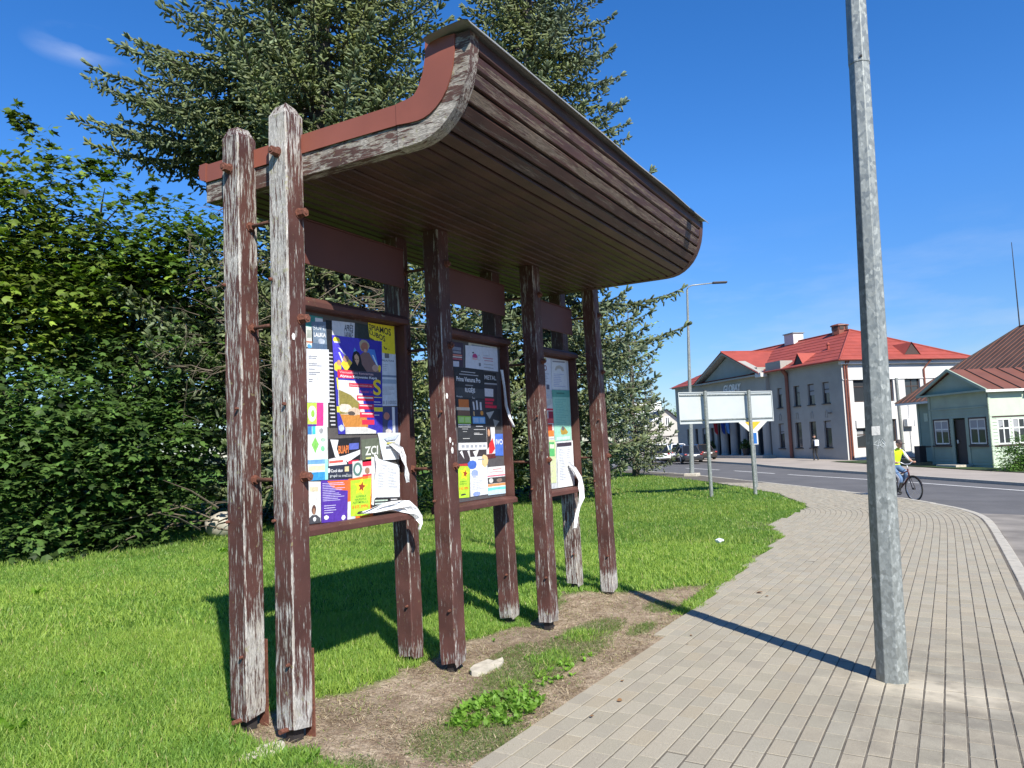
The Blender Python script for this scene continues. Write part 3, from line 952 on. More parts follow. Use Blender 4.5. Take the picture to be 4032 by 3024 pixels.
# lining boards: one object each, laid side by side round the profile
P = np.array(LOW); seg = np.r_[0, np.cumsum(np.linalg.norm(np.diff(P, axis=0), axis=1))]
tot = seg[-1]
def at(s): return np.array([np.interp(s, seg, P[:, 0]), np.interp(s, seg, P[:, 1])])
pos_s = tot; kk = 0
bw = .0925
while pos_s > .02:
    s1 = pos_s; s0 = max(pos_s - bw, 0.0)
    a, b_ = at(s0 + .0075), at(s1 - .0075)
    d = b_ - a; ln_ = np.linalg.norm(d); d /= ln_; nrm = np.array([-d[1], d[0]])
    if nrm[1] < 0 and d[0] < -.2: nrm = -nrm
    if d[1] > .5: nrm = np.array([abs(nrm[0]), nrm[1]])
    jit = random.gauss(0, .0015)
    prof = []
    for t0, o0 in ((.0, .013), (.09, .0), (.91, .0), (1., .013), (1., .026), (.0, .026)):
        q_ = a + d * ln_ * t0 + nrm * (o0 + jit + .002); prof.append((q_[0], q_[1]))
    mb = MB(); nxs = 24
    for i in range(nxs + 1):
        x = XR0 + .086 + (XR1 - XR0 - .172) * i / nxs
        wob = .0018 * math.sin(i * .8 + kk * 2.1)
        for (y, z) in prof: mb.v.append((x, y + nrm[0] * wob, z + nrm[1] * wob))
    m6 = len(prof)
    for i in range(nxs):
        for j in range(m6):
            j2 = (j + 1) % m6; mb.f.append((i * m6 + j, i * m6 + j2, (i + 1) * m6 + j2, (i + 1) * m6 + j)); mb.m.append(0)
    mb.f.append(tuple(range(m6))); mb.m.append(0); mb.f.append(tuple(nxs * m6 + j for j in range(m6))); mb.m.append(0)
    o = mb.build('lining_board', M['soffit'], SH)
    curl = (tot - s1) < .62
    base_w = [.7, 1.15, 1.0, 1.25, .75, .95, .4, .6, .2][kk] if kk < 9 else -.5
    addwear(o, lambda c, bw_=base_w: bw_)
    pos_s -= bw; kk += 1

# fascia boards and the three cases
CAMP = Vector((0, 0, CAMH))
def pull(o, k):
    """the cases hang in the gap between the two rows of posts"""
    for v in o.data.vertices: v.co = CAMP + (v.co - CAMP) * k
FAS = [(3.62, X2 + .022, 3.197, 2.892), (5.26, X3 + .075, 3.170, 2.868), (6.93, X4 + .13, 3.135, 2.838)]
for x0, x1, zt, zb in FAS:
    mb = MB(); mb.box((x0, 3.712, zb), (x1, 3.728, zt)); mb.box((x0, 3.700, zt + .001), (x1, 3.745, zt + .009))
    pull(mb.build('fascia_board', M['fascia'], SH, bevel=.004), .968)
CASES = []
for ci, (xl, xr, lab) in enumerate(((3.72, 4.945, 'poster case nearest the camera, crowded with overlapping posters'), (5.44, 6.61, 'middle poster case with a big black poster'), (7.19, 8.22, 'farthest poster case with a pale green poster'))):
    dz = -.012 * ci
    c = MB().box((xl, 3.850, 1.10 + dz), (xr, 3.866, 2.62 + dz)).build('poster_case', M['case'], SH)
    c['label'] = lab
    MB().box((xl - .03, 3.765, 1.115 + dz), (xl - .001, 3.872, 2.605 + dz)).build('stile', M['stile'], c)
    MB().box((xr + .001, 3.765, 1.115 + dz), (xr + .030, 3.872, 2.605 + dz)).build('stile', M['stile'], c)
    mb = MB(); mb.prism([(3.742, 2.612), (3.742, 2.650), (3.775, 2.682), (3.885, 2.682), (3.885, 2.607), (3.775, 2.607)], (0, 0, dz), (0, 1, 0), (0, 0, 1), xl - .045, xr + .045, (1, 0, 0))
    mb.build('top_rail', M['case'], c, bevel=.004)
    mb = MB(); mb.prism([(3.742, 1.052), (3.742, 1.092), (3.775, 1.113), (3.885, 1.113), (3.885, 1.052)], (0, 0, dz), (0, 1, 0), (0, 0, 1), xl - .045, xr + .045, (1, 0, 0))
    mb.build('bottom_rail', M['case'], c, bevel=.004)
    CASES.append(c)
# ------------------------------------------------------------------ posters (flat print: coloured areas and lettering on paper)
WHT = (.74, .75, .76); YEL = (.80, .66, .03); NAVY = (.040, .035, .36); BLK = (.018, .018, .022); RED = (.66, .03, .07)
GRYT = (.32, .33, .35); LIME = (.42, .64, .04); ORA = (.78, .16, .03); SKYB = (.10, .34, .70); MINT = (.34, .66, .52); PINK = (.72, .05, .26)
SKIN = (.55, .30, .18); CREAM = (.72, .66, .54)
prng = random.Random(11)
def bars(u0, v0, u1, v1, n, col, h=.45, full=.95, lo=.45):
    r = []; st = (v1 - v0) / n
    for i in range(n):
        w = (u1 - u0) * prng.uniform(lo, full); r.append(('r', u0, v0 + st * i, u0 + w, v0 + st * (i + h), col))
    return r
def blob(cu, cv, ru, rv, col, k=12, jit=.12, a0=0):
    return ('p', [(cu + ru * math.cos(a0 + 6.283 * i / k) * (1 + prng.uniform(-jit, jit)), cv + rv * math.sin(a0 + 6.283 * i / k) * (1 + prng.uniform(-jit, jit))) for i in range(k)], col)
def poster(case, cn, base, layer, items=(), label=None, curl=.0, name='poster'):
    """cn: top-left, top-right, bottom-right, bottom-left as (x, z)"""
    TL, TR, BR, BL = [np.array(c, float) for c in cn]
    dzc = 0
    y0 = 3.8478 - .0009 * layer
    def mp(u, v): return (TL * (1 - u) + TR * u) * (1 - v) + (BL * (1 - u) + BR * u) * v
    mats = []; mb = MB()
    def mi(col):
        m_ = flat(col)
        if m_ not in mats: mats.append(m_)
        return mats.index(m_)
    def P3(u, v, lift=0.):
        q_ = mp(u, v)
        w = curl * (math.sin(u * 5.1 + layer) * .5 + math.sin(v * 7.3 + layer * 2) * .5 - .6)
        return (q_[0], y0 - lift + min(0, w), q_[1])
    nu, nv = (6, 8) if curl else (1, 1)
    k = mi(base)
    for i in range(nu):
        for j in range(nv):
            mb.quad(P3(i / nu, j / nv), P3((i + 1) / nu, j / nv), P3((i + 1) / nu, (j + 1) / nv), P3(i / nu, (j + 1) / nv), k)
    if not curl:      # a sheet has a thin edge
        th = .0007
        c4_ = [P3(0, 0), P3(1, 0), P3(1, 1), P3(0, 1)]
        for a in range(4):
            p_, q_ = c4_[a], c4_[(a + 1) % 4]
            mb.quad(p_, q_, (q_[0], q_[1] + th, q_[2]), (p_[0], p_[1] + th, p_[2]), k)
    lift = .00025 + (abs(curl) * 1.2 if curl else 0)
    for it in items:
        lift += .000028
        if it[0] == 'r':
            _, u0, v0, u1, v1, col = it
            mb.quad(P3(u0, v0, lift), P3(u1, v0, lift), P3(u1, v1, lift), P3(u0, v1, lift), mi(col))
        elif it[0] == 'p':
            mb.poly([P3(a, b_, lift) for a, b_ in it[1]], mi(it[2]))
        elif it[0] == 't':
            _, s, u0, v0, u1, v1, col = it[:7]     # text box: left, top, right, bottom (cap height)
            tvx, tfx, asp = textmesh(s, len(it) > 7)
            n0 = len(mb.v); kk_ = mi(col)
            for a, b_ in tvx: mb.v.append(P3(u0 + (u1 - u0) * a, v1 + (v0 - v1) * b_, lift))
            for f in tfx: mb.f.append(tuple(n0 + i for i in f)); mb.m.append(kk_)
    o = mb.build(name, mats, case, fix=False)
    if label: o['label'] = label
    return o
def shift(cn, dx=0, dz=0): return [(a + dx, b_ + dz) for a, b_ in cn]

A_, B_, C_ = CASES
# ---- case nearest the camera
poster(A_, [(3.74, 2.595), (4.93, 2.595), (4.93, 1.12), (3.74, 1.12)], (.10, .09, .085), 0, label='dark backing sheet with torn poster remains')
poster(A_, [(3.75, 2.58), (3.93, 2.58), (3.93, 1.15), (3.75, 1.15)], WHT, 1, bars(.1, .06, .9, .95, 22, GRYT), 'old notice hidden at the left edge of the case')
poster(A_, [(3.93, 2.575), (4.10, 2.575), (4.10, 2.46), (3.93, 2.46)], (.05, .26, .24), 1, [('r', .55, .1, 1, 1, WHT)])
poster(A_, [(3.985, 2.530), (4.130, 2.545), (4.137, 2.340), (3.985, 2.340)], (.16, .22, .30), 2,
       [('t', 'SUPE', .12, .14, .95, .30, (.62, .66, .70)), ('t', 'LAUKIA', .15, .40, .95, .55, WHT, 1), blob(.65, .72, .22, .12, (.42, .48, .58)), ('r', 0, .80, 1, 1, (.08, .13, .22))], 'blue grey poster lettered SUPE at the top left of the case')
poster(A_, [(3.925, 2.490), (3.995, 2.490), (3.995, 2.345), (3.925, 2.345)], (.62, .64, .60), 2, [('r', .2, .15, .8, .55, (.36, .40, .36)), ('r', .1, .7, .9, .78, (.5, .2, .12)), blob(.5, .95, .3, .1, SKYB)])
poster(A_, [(4.130, 2.560), (4.205, 2.560), (4.225, 1.78), (4.140, 1.78)], BLK, 1, [('r', .1 + .1 * (i % 2), .3 + i * .035, .75, .313 + i * .035, (.55, .55, .56)) for i in range(20)], 'narrow black poster strip')
poster(A_, [(3.925, 2.332), (4.151, 2.345), (4.145, 1.960), (3.917, 1.956)], (.70, .72, .78), 4,
       bars(.08, .13, .60, .20, 2, GRYT, .35) + bars(.08, .27, .80, .34, 2, GRYT, .35) + bars(.08, .37, .6, .40, 1, GRYT) + bars(.08, .43, .75, .50, 2, GRYT, .35) + bars(.08, .56, .3, .64, 2, GRYT, .35, 1, .7), 'plain white typed notice at the left of the case', curl=.0016)
poster(A_, [(3.924, 1.955), (4.130, 1.961), (4.124, 1.785), (3.917, 1.785)], (.50, .72, .10), 3,
       [('r', .45, 0, .78, 1, PINK), ('r', .78, 0, 1, 1, (.72, .74, .70)), blob(.24, .45, .20, .33, WHT, 16, 0), blob(.27, .45, .085, .15, (.30, .55, .08), 12, 0), ('r', 0, .88, .45, 1, (.10, .03, .30))], 'green and pink poster with a white ring')
poster(A_, [(3.920, 1.790), (4.117, 1.795), (4.111, 1.414), (3.912, 1.416)], (.70, .75, .74), 4,
       [('r', 0, .0, .22, .15, (.05, .22, .50)), ('r', .24, 0, .40, .15, (.06, .50, .55)), blob(.68, .09, .10, .055, GRYT), ('p', [(.20, .34), (.38, .20), (.56, .34), (.38, .50)], (.22, .55, .12)), blob(.78, .26, .12, .035, (.35, .55, .40)), blob(.75, .42, .10, .05, (.20, .58, .30)),
        ('r', 0, .62, 1, .70, (.16, .36, .66)), ('r', .05, .73, .9, .82, (.72, .66, .42)), ('r', 0, .85, .85, 1, (.04, .28, .58)), ('r', .85, .62, 1, 1, (.30, .68, .60))], 'pale sheet with green lozenge and blue bands')
poster(A_, [(3.914, 1.412), (4.038, 1.404), (4.029, 1.121), (3.911, 1.124)], (.68, .68, .66), 3,
       [('r', .15, .13, .8, .24, (.62, .54, .38)), blob(.45, .68, .17, .12, (.10, .05, .04)), blob(.45, .71, .12, .08, (.32, .17, .11)), ('p', [(0, 1), (.05, .87), (.3, .80), (.65, .80), (.95, .88), (1, 1)], (.07, .07, .08)), blob(.5, .9, .14, .05, WHT)], 'small portrait poster in the lower left corner')
poster(A_, [(4.039, 1.412), (4.321, 1.405), (4.293, 1.108), (4.036, 1.118)], (.085, .035, .33), 5,
       [('p', [(.22, .02), (1, .02), (1, .28), (.62, .25), (.36, .16)], (.76, .14, .04))] + bars(.05, .07, .95, .52, 11, (.50, .46, .72), .35) + bars(.1, .60, .6, .82, 4, (.55, .52, .74), .3) + [blob(.18, .88, .09, .05, WHT), blob(.86, .92, .08, .06, WHT)], 'purple text poster with an orange corner')
poster(A_, [(4.128, 1.700), (4.470, 1.710), (4.455, 1.500), (4.121, 1.490)], BLK, 2,
       [('p', [(.05, .02), (.30, .05), (.25, .35), (.36, .72), (.2, .62)], WHT), ('t', 'BUAPI', .30, .26, .62, .52, (.78, .22, .06), 1), ('r', .64, .2, .95, .42, (.10, .13, .45)), ('p', [(.45, .62), (1, .45), (1, .6), (.6, .85)], WHT), ('p', [(0, .68), (.5, .60), (.6, 1), (0, 1)], (.68, .66, .66)), ('r', .02, .75, .45, .83, (.66, .10, .08)), ('r', .62, .80, .95, .94, RED)], 'torn black poster remains')
poster(A_, [(4.475, 1.690), (4.700, 1.705), (4.690, 1.500), (4.484, 1.500)], (.12, .14, .10), 3, [('t', 'ZCI', .18, .30, .88, .62, (.70, .72, .66), 1), ('r', .2, .72, .75, .77, (.6, .62, .2))], 'dark green poster lettered ZCI')
poster(A_, [(4.107, 1.508), (4.372, 1.515), (4.368, 1.405), (4.104, 1.420)], (.03, .035, .06), 4,
       [blob(.06, .35, .05, .2, WHT), ('t', 'Cool duo', .13, .28, .60, .50, WHT, 1), ('r', .68, .15, .85, .5, (.66, .55, .30)), ('t', 'grupė su svečiais', .10, .66, .95, .86, (.62, .66, .66))], 'black band poster with white lettering')
poster(A_, [(4.372, 1.53), (4.60, 1.54), (4.59, 1.405), (4.370, 1.405)], (.62, .60, .58), 3, [blob(.25, .48, .22, .40, (.10, .20, .17), 14, 0), blob(.25, .48, .13, .25, (.62, .70, .66), 12, 0), ('r', .5, .1, 1, .35, RED), blob(.75, .62, .12, .2, (.30, .18, .12)), ('r', .5, .82, 1, 1, RED)])
poster(A_, [(4.320, 1.405), (4.600, 1.42), (4.585, 1.105), (4.300, 1.105)], ORA, 4, [('r', 0, .55, .3, 1, (.60, .66, .76)), ('r', .8, .0, 1, .5, (.70, .3, .12))])
poster(A_, [(4.345, 1.392), (4.575, 1.398), (4.545, 1.122), (4.335, 1.132)], LIME, 6,
       [('p', [(.50 + (.34 if i % 2 == 0 else .16) * math.cos(i * math.pi / 5 - 1.4), .21 + (.25 if i % 2 == 0 else .12) * math.sin(i * math.pi / 5 - 1.4)) for i in range(10)], (.82, .70, .03)),
        ('p', [(.54 + (.20 if i % 2 == 0 else .09) * math.cos(i * math.pi / 5 - 1.4), .21 + (.15 if i % 2 == 0 else .07) * math.sin(i * math.pi / 5 - 1.4)) for i in range(10)], (.30, .05, .02)),
        ('t', 'SUPERKA', .26, .44, .78, .495, (.05, .22, .03), 1), ('t', 'NAUDOTUS', .20, .52, .80, .575, (.05, .22, .03), 1), ('t', 'AUTOMOBILIUS', .10, .60, .88, .655, (.05, .22, .03), 1),
        ('t', '8 655 39996', .08, .70, .90, .79, (.74, .12, .02), 1), ('p', [(.32, .93), (.40, .88), (.66, .87), (.78, .92), (.74, .945), (.36, .955)], (.05, .05, .05))], 'lime green car advert with a yellow star')
poster(A_, [(4.735, 2.380), (4.926, 2.379), (4.872, 1.955), (4.742, 1.949)] if 0 else [(4.740, 2.375), (4.926, 2.379), (4.925, 1.955), (4.735, 1.949)], (.62, .66, .70), 3,
       [('r', .25, .0, .55, .10, (.16, .16, .17)), ('t', 'PALAUTUVA', .06, .13, .88, .165, (.14, .15, .17), 1)] + bars(.1, .22, .6, .36, 4, GRYT, .2) + [('r', .02, .42, 1, .46, (.20, .26, .34)), ('r', .02, .50, 1, .58, (.34, .42, .50))] + bars(.06, .64, .9, .80, 7, GRYT, .3) + [('t', '8 310002', .05, .90, .95, .965, (.30, .32, .34), 1)], 'white notice column at the right of the case')
poster(A_, [(4.740, 1.945), (4.93, 1.945), (4.93, 1.70), (4.74, 1.70)], (.07, .08, .16), 2, [blob(.25, .3, .2, .12, (.5, .2, .15)), blob(.5, .6, .2, .2, (.10, .14, .5)), blob(.35, .8, .2, .1, (.55, .5, .48)), ('r', .62, 0, .8, 1, WHT)])
poster(A_, [(4.190, 2.562), (4.480, 2.575), (4.468, 2.440), (4.190, 2.440)], (.62, .64, .68), 5,
       [('t', 'APRĖS', .46, .16, .80, .52, (.05, .05, .06), 1), ('t', 'LAIVAKĖ', .46, .57, .80, .92, (.05, .05, .06), 1), ('r', .86, 0, 1, 1, (.04, .05, .05))], 'white poster lettered APRĖS')
poster(A_, [(4.455, 2.575), (4.61, 2.575), (4.61, 2.42), (4.455, 2.42)], (.03, .04, .035), 4)
poster(A_, [(4.590, 2.595), (4.915, 2.600), (4.917, 2.380), (4.605, 2.482)], YEL, 6,
       [('t', 'ĮPIAMOS', .02, .12, .86, .40, (.03, .03, .03), 1), ('t', 'LUBOS', .02, .50, .62, .76, (.03, .03, .03), 1)], 'yellow ceiling advert lettered LUBOS')
poster(A_, [(4.70, 2.480), (4.917, 2.480), (4.917, 2.372), (4.745, 2.372)], YEL, 5, [('t', '000', .26, .28, .96, .72, (.03, .03, .03), 1)])
# the big blue poster
BLUE = [(4.185, 2.455), (4.752, 2.462), (4.728, 1.735), (4.226, 1.734)]
poster(A_, BLUE, NAVY, 7, [
    ('p', [(.0, .0), (.5, .0), (.72, .16), (.55, .30), (.0, .33)], (.075, .06, .55)),
    ('p', [(.36, .24), (.42, .10), (.46, .13), (.44, .28)], (.10, .34, .72)), ('p', [(.66, .10), (.84, .10), (.90, .24), (.70, .22)], (.07, .22, .62)),
    blob(.08, .045, .065, .03, (.84, .70, .05)), ('r', .03, .06, .15, .075, (.6, .6, .7)),
    ('p', [(.10, .12), (.14, .125), (.25, .19), (.22, .195)], WHT), ('p', [(.10, .17), (.13, .17), (.20, .27), (.17, .27)], WHT), ('p', [(.78, .16), (.81, .16), (.93, .29), (.90, .30)], (.55, .72, .84)),
    blob(.07, .32, .07, .05, (.80, .60, .05)), blob(.10, .28, .045, .03, SKIN), blob(.27, .29, .12, .06, (.80, .58, .05)), blob(.24, .23, .06, .035, (.42, .24, .15)),
    blob(.62, .07, .105, .065, (.42, .36, .24)), blob(.63, .085, .075, .055, (.36, .15, .10)), blob(.64, .125, .03, .022, (.50, .34, .26)),
    ('p', [(.52, .18), (.60, .14), (.72, .14), (.83, .24), (.97, .33), (.90, .42), (.70, .38), (.50, .33)], (.22, .13, .12)), blob(.85, .30, .07, .035, (.50, .33, .26)), blob(.94, .30, .03, .04, (.80, .60, .05)),
    ('p', [(.26, .345), (.36, .27), (.37, .20), (.40, .15), (.46, .135), (.52, .155), (.55, .22), (.56, .27), (.66, .345)], (.015, .015, .02)),
    ('p', [(.41, .19), (.455, .165), (.50, .195), (.505, .235), (.47, .29), (.42, .24)], (.62, .38, .24)), ('r', .42, .222, .445, .228, BLK), ('r', .465, .222, .492, .228, BLK), ('r', .445, .262, .475, .266, (.4, .1, .08)),
    ('r', .06, .345, .38, .43, RED), ('r', .38, .345, .98, .43, (.06, .06, .10)), ('t', 'Vienuolikos koncertas', .10, .355, .80, .38, (.80, .55, .56)), ('t', 'Alytaus Kaipvento Kapis', .10, .395, .88, .42, (.72, .74, .78), 1),
    ('p', [(.06, .45), (.40, .45), (.55, .58), (.62, .92), (.12, .92), (.04, .70)], (.66, .66, .62)), ('p', [(.06, .55), (.30, .60), (.48, .68), (.50, .78), (.05, .80)], (.26, .22, .06)), ('p', [(.06, .80), (.62, .80), (.66, .92), (.60, .97), (.14, .93)], (.52, .22, .05)),
    blob(.18, .74, .15, .045, (.68, .60, .52)), blob(.36, .77, .13, .04, (.58, .44, .33)), blob(.30, .79, .08, .022, (.10, .08, .07)), ('p', [(.03, .43), (.06, .43), (.06, .55), (.04, .55)], (.82, .72, .05)),
    ('r', .28, .475, .80, .515, RED), ('t', 'Dovanojo rinkiniam tau', .30, .485, .76, .505, (.80, .62, .62)), ('r', .48, .53, .80, .58, NAVY), ('t', 'Nuotykiai 1 d.', .50, .545, .78, .57, (.66, .10, .16), 1),
    ('r', .43, .60, .80, .655, RED), ('r', .46, .615, .78, .63, WHT), ('r', .46, .69, .80, .745, RED), ('r', .48, .70, .76, .712, (.8, .6, .6)), ('r', .48, .775, .80, .83, RED), ('r', .52, .785, .78, .797, (.8, .6, .6)), ('r', .52, .855, .80, .905, RED),
    ('t', 'S', .79, .425, .97, .585, (.84, .62, .03), 1), ('r', .80, .61, .98, .618, (.80, .70, .1)), ('r', .80, .66, .95, .668, WHT), ('r', .80, .69, .98, .697, WHT), ('r', .80, .72, 1, .765, (.82, .72, .05)), ('r', .80, .80, .92, .808, WHT), ('r', 0, .72, .06, .78, (.82, .72, .05)),
    ('p', [(.15, .93), (.60, .93), (.84, .97), (.84, 1), (.15, 1)], (.60, .60, .58)), blob(.07, .94, .06, .035, (.45, .50, .76)),
], 'large blue event poster with a hooded figure and red text bands')
blob_y = blob
poster(A_, [(4.662, 1.740), (4.945, 1.738), (4.920, 1.526), (4.721, 1.528)], (.66, .70, .74), 8,
       [('r', .3, .35, .7, .42, (.55, .5, .1)), ('r', .25, .5, .6, .56, (.16, .17, .2)), ('p', [(.2, .2), (.9, .05), (.7, .25), (.3, .3)], (.45, .50, .60))], 'crumpled torn sheet at the right of the case', curl=.006)
poster(A_, [(4.585, 1.560), (4.925, 1.480), (4.915, 1.165), (4.576, 1.172)], (.68, .71, .74), 7,
       bars(.16, .10, .55, .62, 9, (.50, .52, .55), .55) + bars(.58, .14, .95, .60, 7, (.50, .52, .55), .6) + [('r', .02, .80, 1, .99, (.03, .03, .035)), ('r', .1, .85, .55, .88, (.5, .62, .5)), ('r', .1, .91, .55, .94, (.5, .6, .55)), ('r', .66, .84, .9, .87, (.6, .6, .6)), ('r', .7, .9, .85, .96, (.5, .5, .5)), ('p', [(0, 0), (.14, .03), (.22, .30), (.20, .78), (0, .85)], (.76, .77, .78))], 'white notice with columns of names and a black footer')

# ---- middle case
poster(B_, [(5.46, 2.58), (6.60, 2.58), (6.60, 1.11), (5.46, 1.11)], (.09, .085, .09), 0, label='dark backing sheet with torn poster remains')
poster(B_, [(5.47, 2.56), (5.76, 2.56), (5.76, 1.13), (5.47, 1.13)], (.60, .60, .62), 1, bars(.1, .06, .9, .95, 22, GRYT), 'old notice hidden behind the front post')
poster(B_, [(5.76, 2.560), (5.938, 2.560), (5.918, 2.337), (5.758, 2.330)], (.05, .035, .06), 2, [('r', 0, .2, .8, .33, (.20, .22, .28)), ('r', .05, .36, .8, .46, (.25, .26, .30)), ('r', 0, .5, .9, .56, (.60, .22, .16)), ('r', 0, .58, .9, .63, (.64, .55, .5)), ('r', 0, .66, .9, .71, (.5, .1, .12)), ('r', 0, .78, .6, 1, (.5, .52, .6))])
poster(B_, [(6.03, 2.575), (6.55, 2.578), (6.55, 2.46), (6.03, 2.46)], (.52, .54, .48), 2, [('r', .1, .1, .75, .28, (.24, .30, .36)), ('r', .3, .5, .36, .75, BLK), ('r', .45, .6, .7, .66, GRYT)])
poster(B_, [(5.968, 2.545), (6.552, 2.565), (6.554, 2.332), (5.956, 2.334)], (.60, .63, .69), 4,
       [('p', [(.20, .42), (.24, .34), (.30, .34), (.34, .42), (.34, .52), (.20, .52)], (.45, .06, .20)), blob(.22, .30, .025, .03, (.06, .06, .07)), ('r', .20, .55, .34, .60, (.7, .35, .35)), blob(.40, .5, .05, .12, (.45, .47, .5), 14, 0), blob(.40, .5, .04, .10, (.60, .63, .69), 14, 0), ('r', .39, .72, .45, .86, (.16, .18, .22)),
        ('t', 'KVIETIMAS', .54, .35, .72, .39, (.3, .32, .36)), ('r', .52, .46, .84, .50, (.50, .22, .26)), ('r', .56, .57, .84, .60, (.50, .22, .26)), ('r', .55, .73, .84, .76, GRYT), ('r', .54, .87, .84, .90, GRYT)], 'white invitation poster at the top of the middle case', curl=.002)
poster(B_, [(5.762, 2.331), (6.275, 2.333), (6.283, 1.636), (5.794, 1.640)], (.030, .032, .036), 6,
       [('r', 0, .27, 1, .40, (.06, .065, .07)), ('r', .22, .05, .70, .06, (.5, .5, .5)), ('r', .16, .085, .80, .097, (.42, .42, .43)), ('t', 'Prima Vienuma Pro', .06, .125, .86, .185, (.72, .73, .74), 1), ('r', .34, .225, .60, .24, (.3, .3, .3)), ('t', 'RUGSĖJIS', .32, .27, .66, .325, (.80, .80, .82), 1),
        ('t', 'Nuotyka', .03, .375, .22, .40, (.7, .7, .7)), ('t', 'Šou', .55, .385, .64, .41, (.7, .7, .7)), ('r', .08, .425, .42, .535, (.62, .18, .04)), ('r', 0, .53, .44, .57, (.66, .56, .44)), ('r', .03, .57, .44, .64, (.22, .12, .08)), ('r', .50, .42, .97, .64, (.05, .05, .06)),
        ('p', [(.55, .45), (.60, .45), (.63, .56), (.57, .56)], (.6, .6, .62)), ('p', [(.67, .43), (.72, .43), (.74, .55), (.68, .56)], (.62, .62, .62)), ('p', [(.80, .45), (.86, .45), (.87, .56), (.80, .56)], (.6, .6, .62)), blob(.86, .60, .06, .03, (.66, .28, .05)), ('r', .56, .58, .60, .64, (.6, .4, .2)),
        ('r', .02, .645, .46, .745, (.34, .62, .08)), ('r', .05, .66, .22, .73, (.50, .72, .25)), ('r', .26, .66, .43, .73, (.50, .72, .25)), ('r', .52, .65, .97, .745, (.12, .36, .66)), ('r', .55, .665, .73, .73, (.35, .52, .72)), ('r', .77, .665, .94, .73, (.35, .52, .72)),
        ('r', .02, .755, .44, .77, (.7, .7, .7)), ('r', .02, .785, .44, .795, (.55, .55, .55)), ('r', .62, .775, .88, .785, (.62, .62, .62)), ('r', .54, .82, .95, .826, (.55, .55, .55)), ('r', .14, .815, .34, .82, (.55, .55, .55)), ('r', .16, .85, .30, .855, (.5, .5, .5)), ('r', .54, .87, .74, .876, (.66, .66, .66)), ('r', .54, .885, .86, .892, (.66, .66, .66)), ('r', .15, .94, .38, .947, (.5, .5, .5))], 'big black concert poster in two columns')
poster(B_, [(5.790, 1.640), (6.283, 1.636), (6.278, 1.570), (5.788, 1.575)], (.72, .73, .75), 7, [('r', .10 + .15 * i, .3, .20 + .15 * i, .7, (.34, .36, .4)) for i in range(6)], 'white sponsor strip')
poster(B_, [(6.284, 2.320), (6.510, 2.318), (6.520, 2.200), (6.286, 2.197)], (.03, .03, .03), 3, [('t', 'METAL', .02, .28, .98, .62, (.55, .55, .55), 1), ('r', 0, .9, 1, 1, (.4, .4, .42))])
poster(B_, [(6.282, 2.190), (6.518, 2.190), (6.505, 1.955), (6.267, 1.956)], (.05, .045, .05), 3, [('r', 0, .15, .7, .48, (.62, .60, .62)), ('r', 0, .56, .75, .66, RED), ('r', 0, .70, .65, .80, RED), ('r', 0, .84, .95, .95, RED)])
poster(B_, [(6.26, 1.96), (6.57, 1.96), (6.57, 1.76), (6.27, 1.76)], (.045, .045, .045), 2, [('p', [(.1, .2), (.6, .1), (.3, .5)], (.4, .4, .38)), ('p', [(.5, .5), (.9, .6), (.6, .9)], (.3, .3, .28))])
poster(B_, [(6.274, 1.783), (6.443, 1.782), (6.440, 1.485), (6.271, 1.480)], (.66, .66, .66), 3, [('p', [(.1, .0), (.5, .0), (.55, .35), (.4, .6), (.1, .7)], (.05, .03, .03)), blob(.32, .18, .13, .12, SKIN), ('p', [(.3, .55), (.7, .35), (.95, .7), (.6, .85), (.25, .85)], (.58, .03, .04)), ('r', 0, .86, 1, 1, (.12, .03, .03))], 'poster of a long haired figure in red')
poster(B_, [(6.437, 1.716), (6.591, 1.715), (6.585, 1.500), (6.432, 1.505)], (.07, .16, .56), 5, [('t', 'IVO', .1, .25, .95, .48, WHT, 1)], 'blue slip lettered IVO')
poster(B_, [(5.79, 1.572), (6.27, 1.572), (6.27, 1.41), (5.78, 1.41)], (.05, .04, .045), 3, [('p', [(.05, .1), (.12, .0), (.2, .5)], WHT), ('p', [(.3, .05), (.38, .0), (.42, .6)], (.6, .6, .6)), ('p', [(.5, .1), (.72, .0), (.6, .5)], (.66, .66, .66)), ('r', .0, .75, .9, .95, (.45, .04, .04))])
poster(B_, [(5.766, 1.433), (5.967, 1.425), (5.937, 1.143), (5.769, 1.148)], LIME, 5,
       [('p', [(.55 + (.40 if i % 2 == 0 else .2) * math.cos(i * math.pi / 5 - 1.4), .24 + (.23 if i % 2 == 0 else .11) * math.sin(i * math.pi / 5 - 1.4)) for i in range(10)], (.82, .70, .03)),
        ('p', [(.60 + (.22 if i % 2 == 0 else .1) * math.cos(i * math.pi / 5 - 1.4), .24 + (.14 if i % 2 == 0 else .06) * math.sin(i * math.pi / 5 - 1.4)) for i in range(10)], (.30, .05, .02)),
        ('t', 'SUPERKA', .12, .47, .72, .51, (.05, .22, .03), 1), ('t', 'NAUDOTUS', .08, .54, .72, .58, (.05, .22, .03), 1), ('t', '8 655 39996', .05, .66, .88, .74, (.74, .12, .02), 1), ('p', [(.15, .90), (.30, .87), (.6, .87), (.7, .91), (.2, .93)], (.05, .05, .05))], 'narrow lime green car advert with a yellow star')
poster(B_, [(5.973, 1.507), (6.273, 1.507), (6.262, 1.117 + .03), (5.955, 1.146)], (.70, .72, .76), 6,
       [blob(.12, .20, .26, .12, (.06, .14, .50), 9, .1), blob(.85, .12, .20, .17, (.66, .50, .25), 10, .1), blob(.25, .42, .20, .10, (.28, .36, .66), 10, .1), ('r', .45, .06, .8, .10, GRYT)] + bars(.10, .48, .85, .86, 9, (.50, .52, .56), .5) + [blob(.35, .95, .22, .06, (.24, .32, .62), 9, .05)], 'white sheet with blue and ochre blobs')
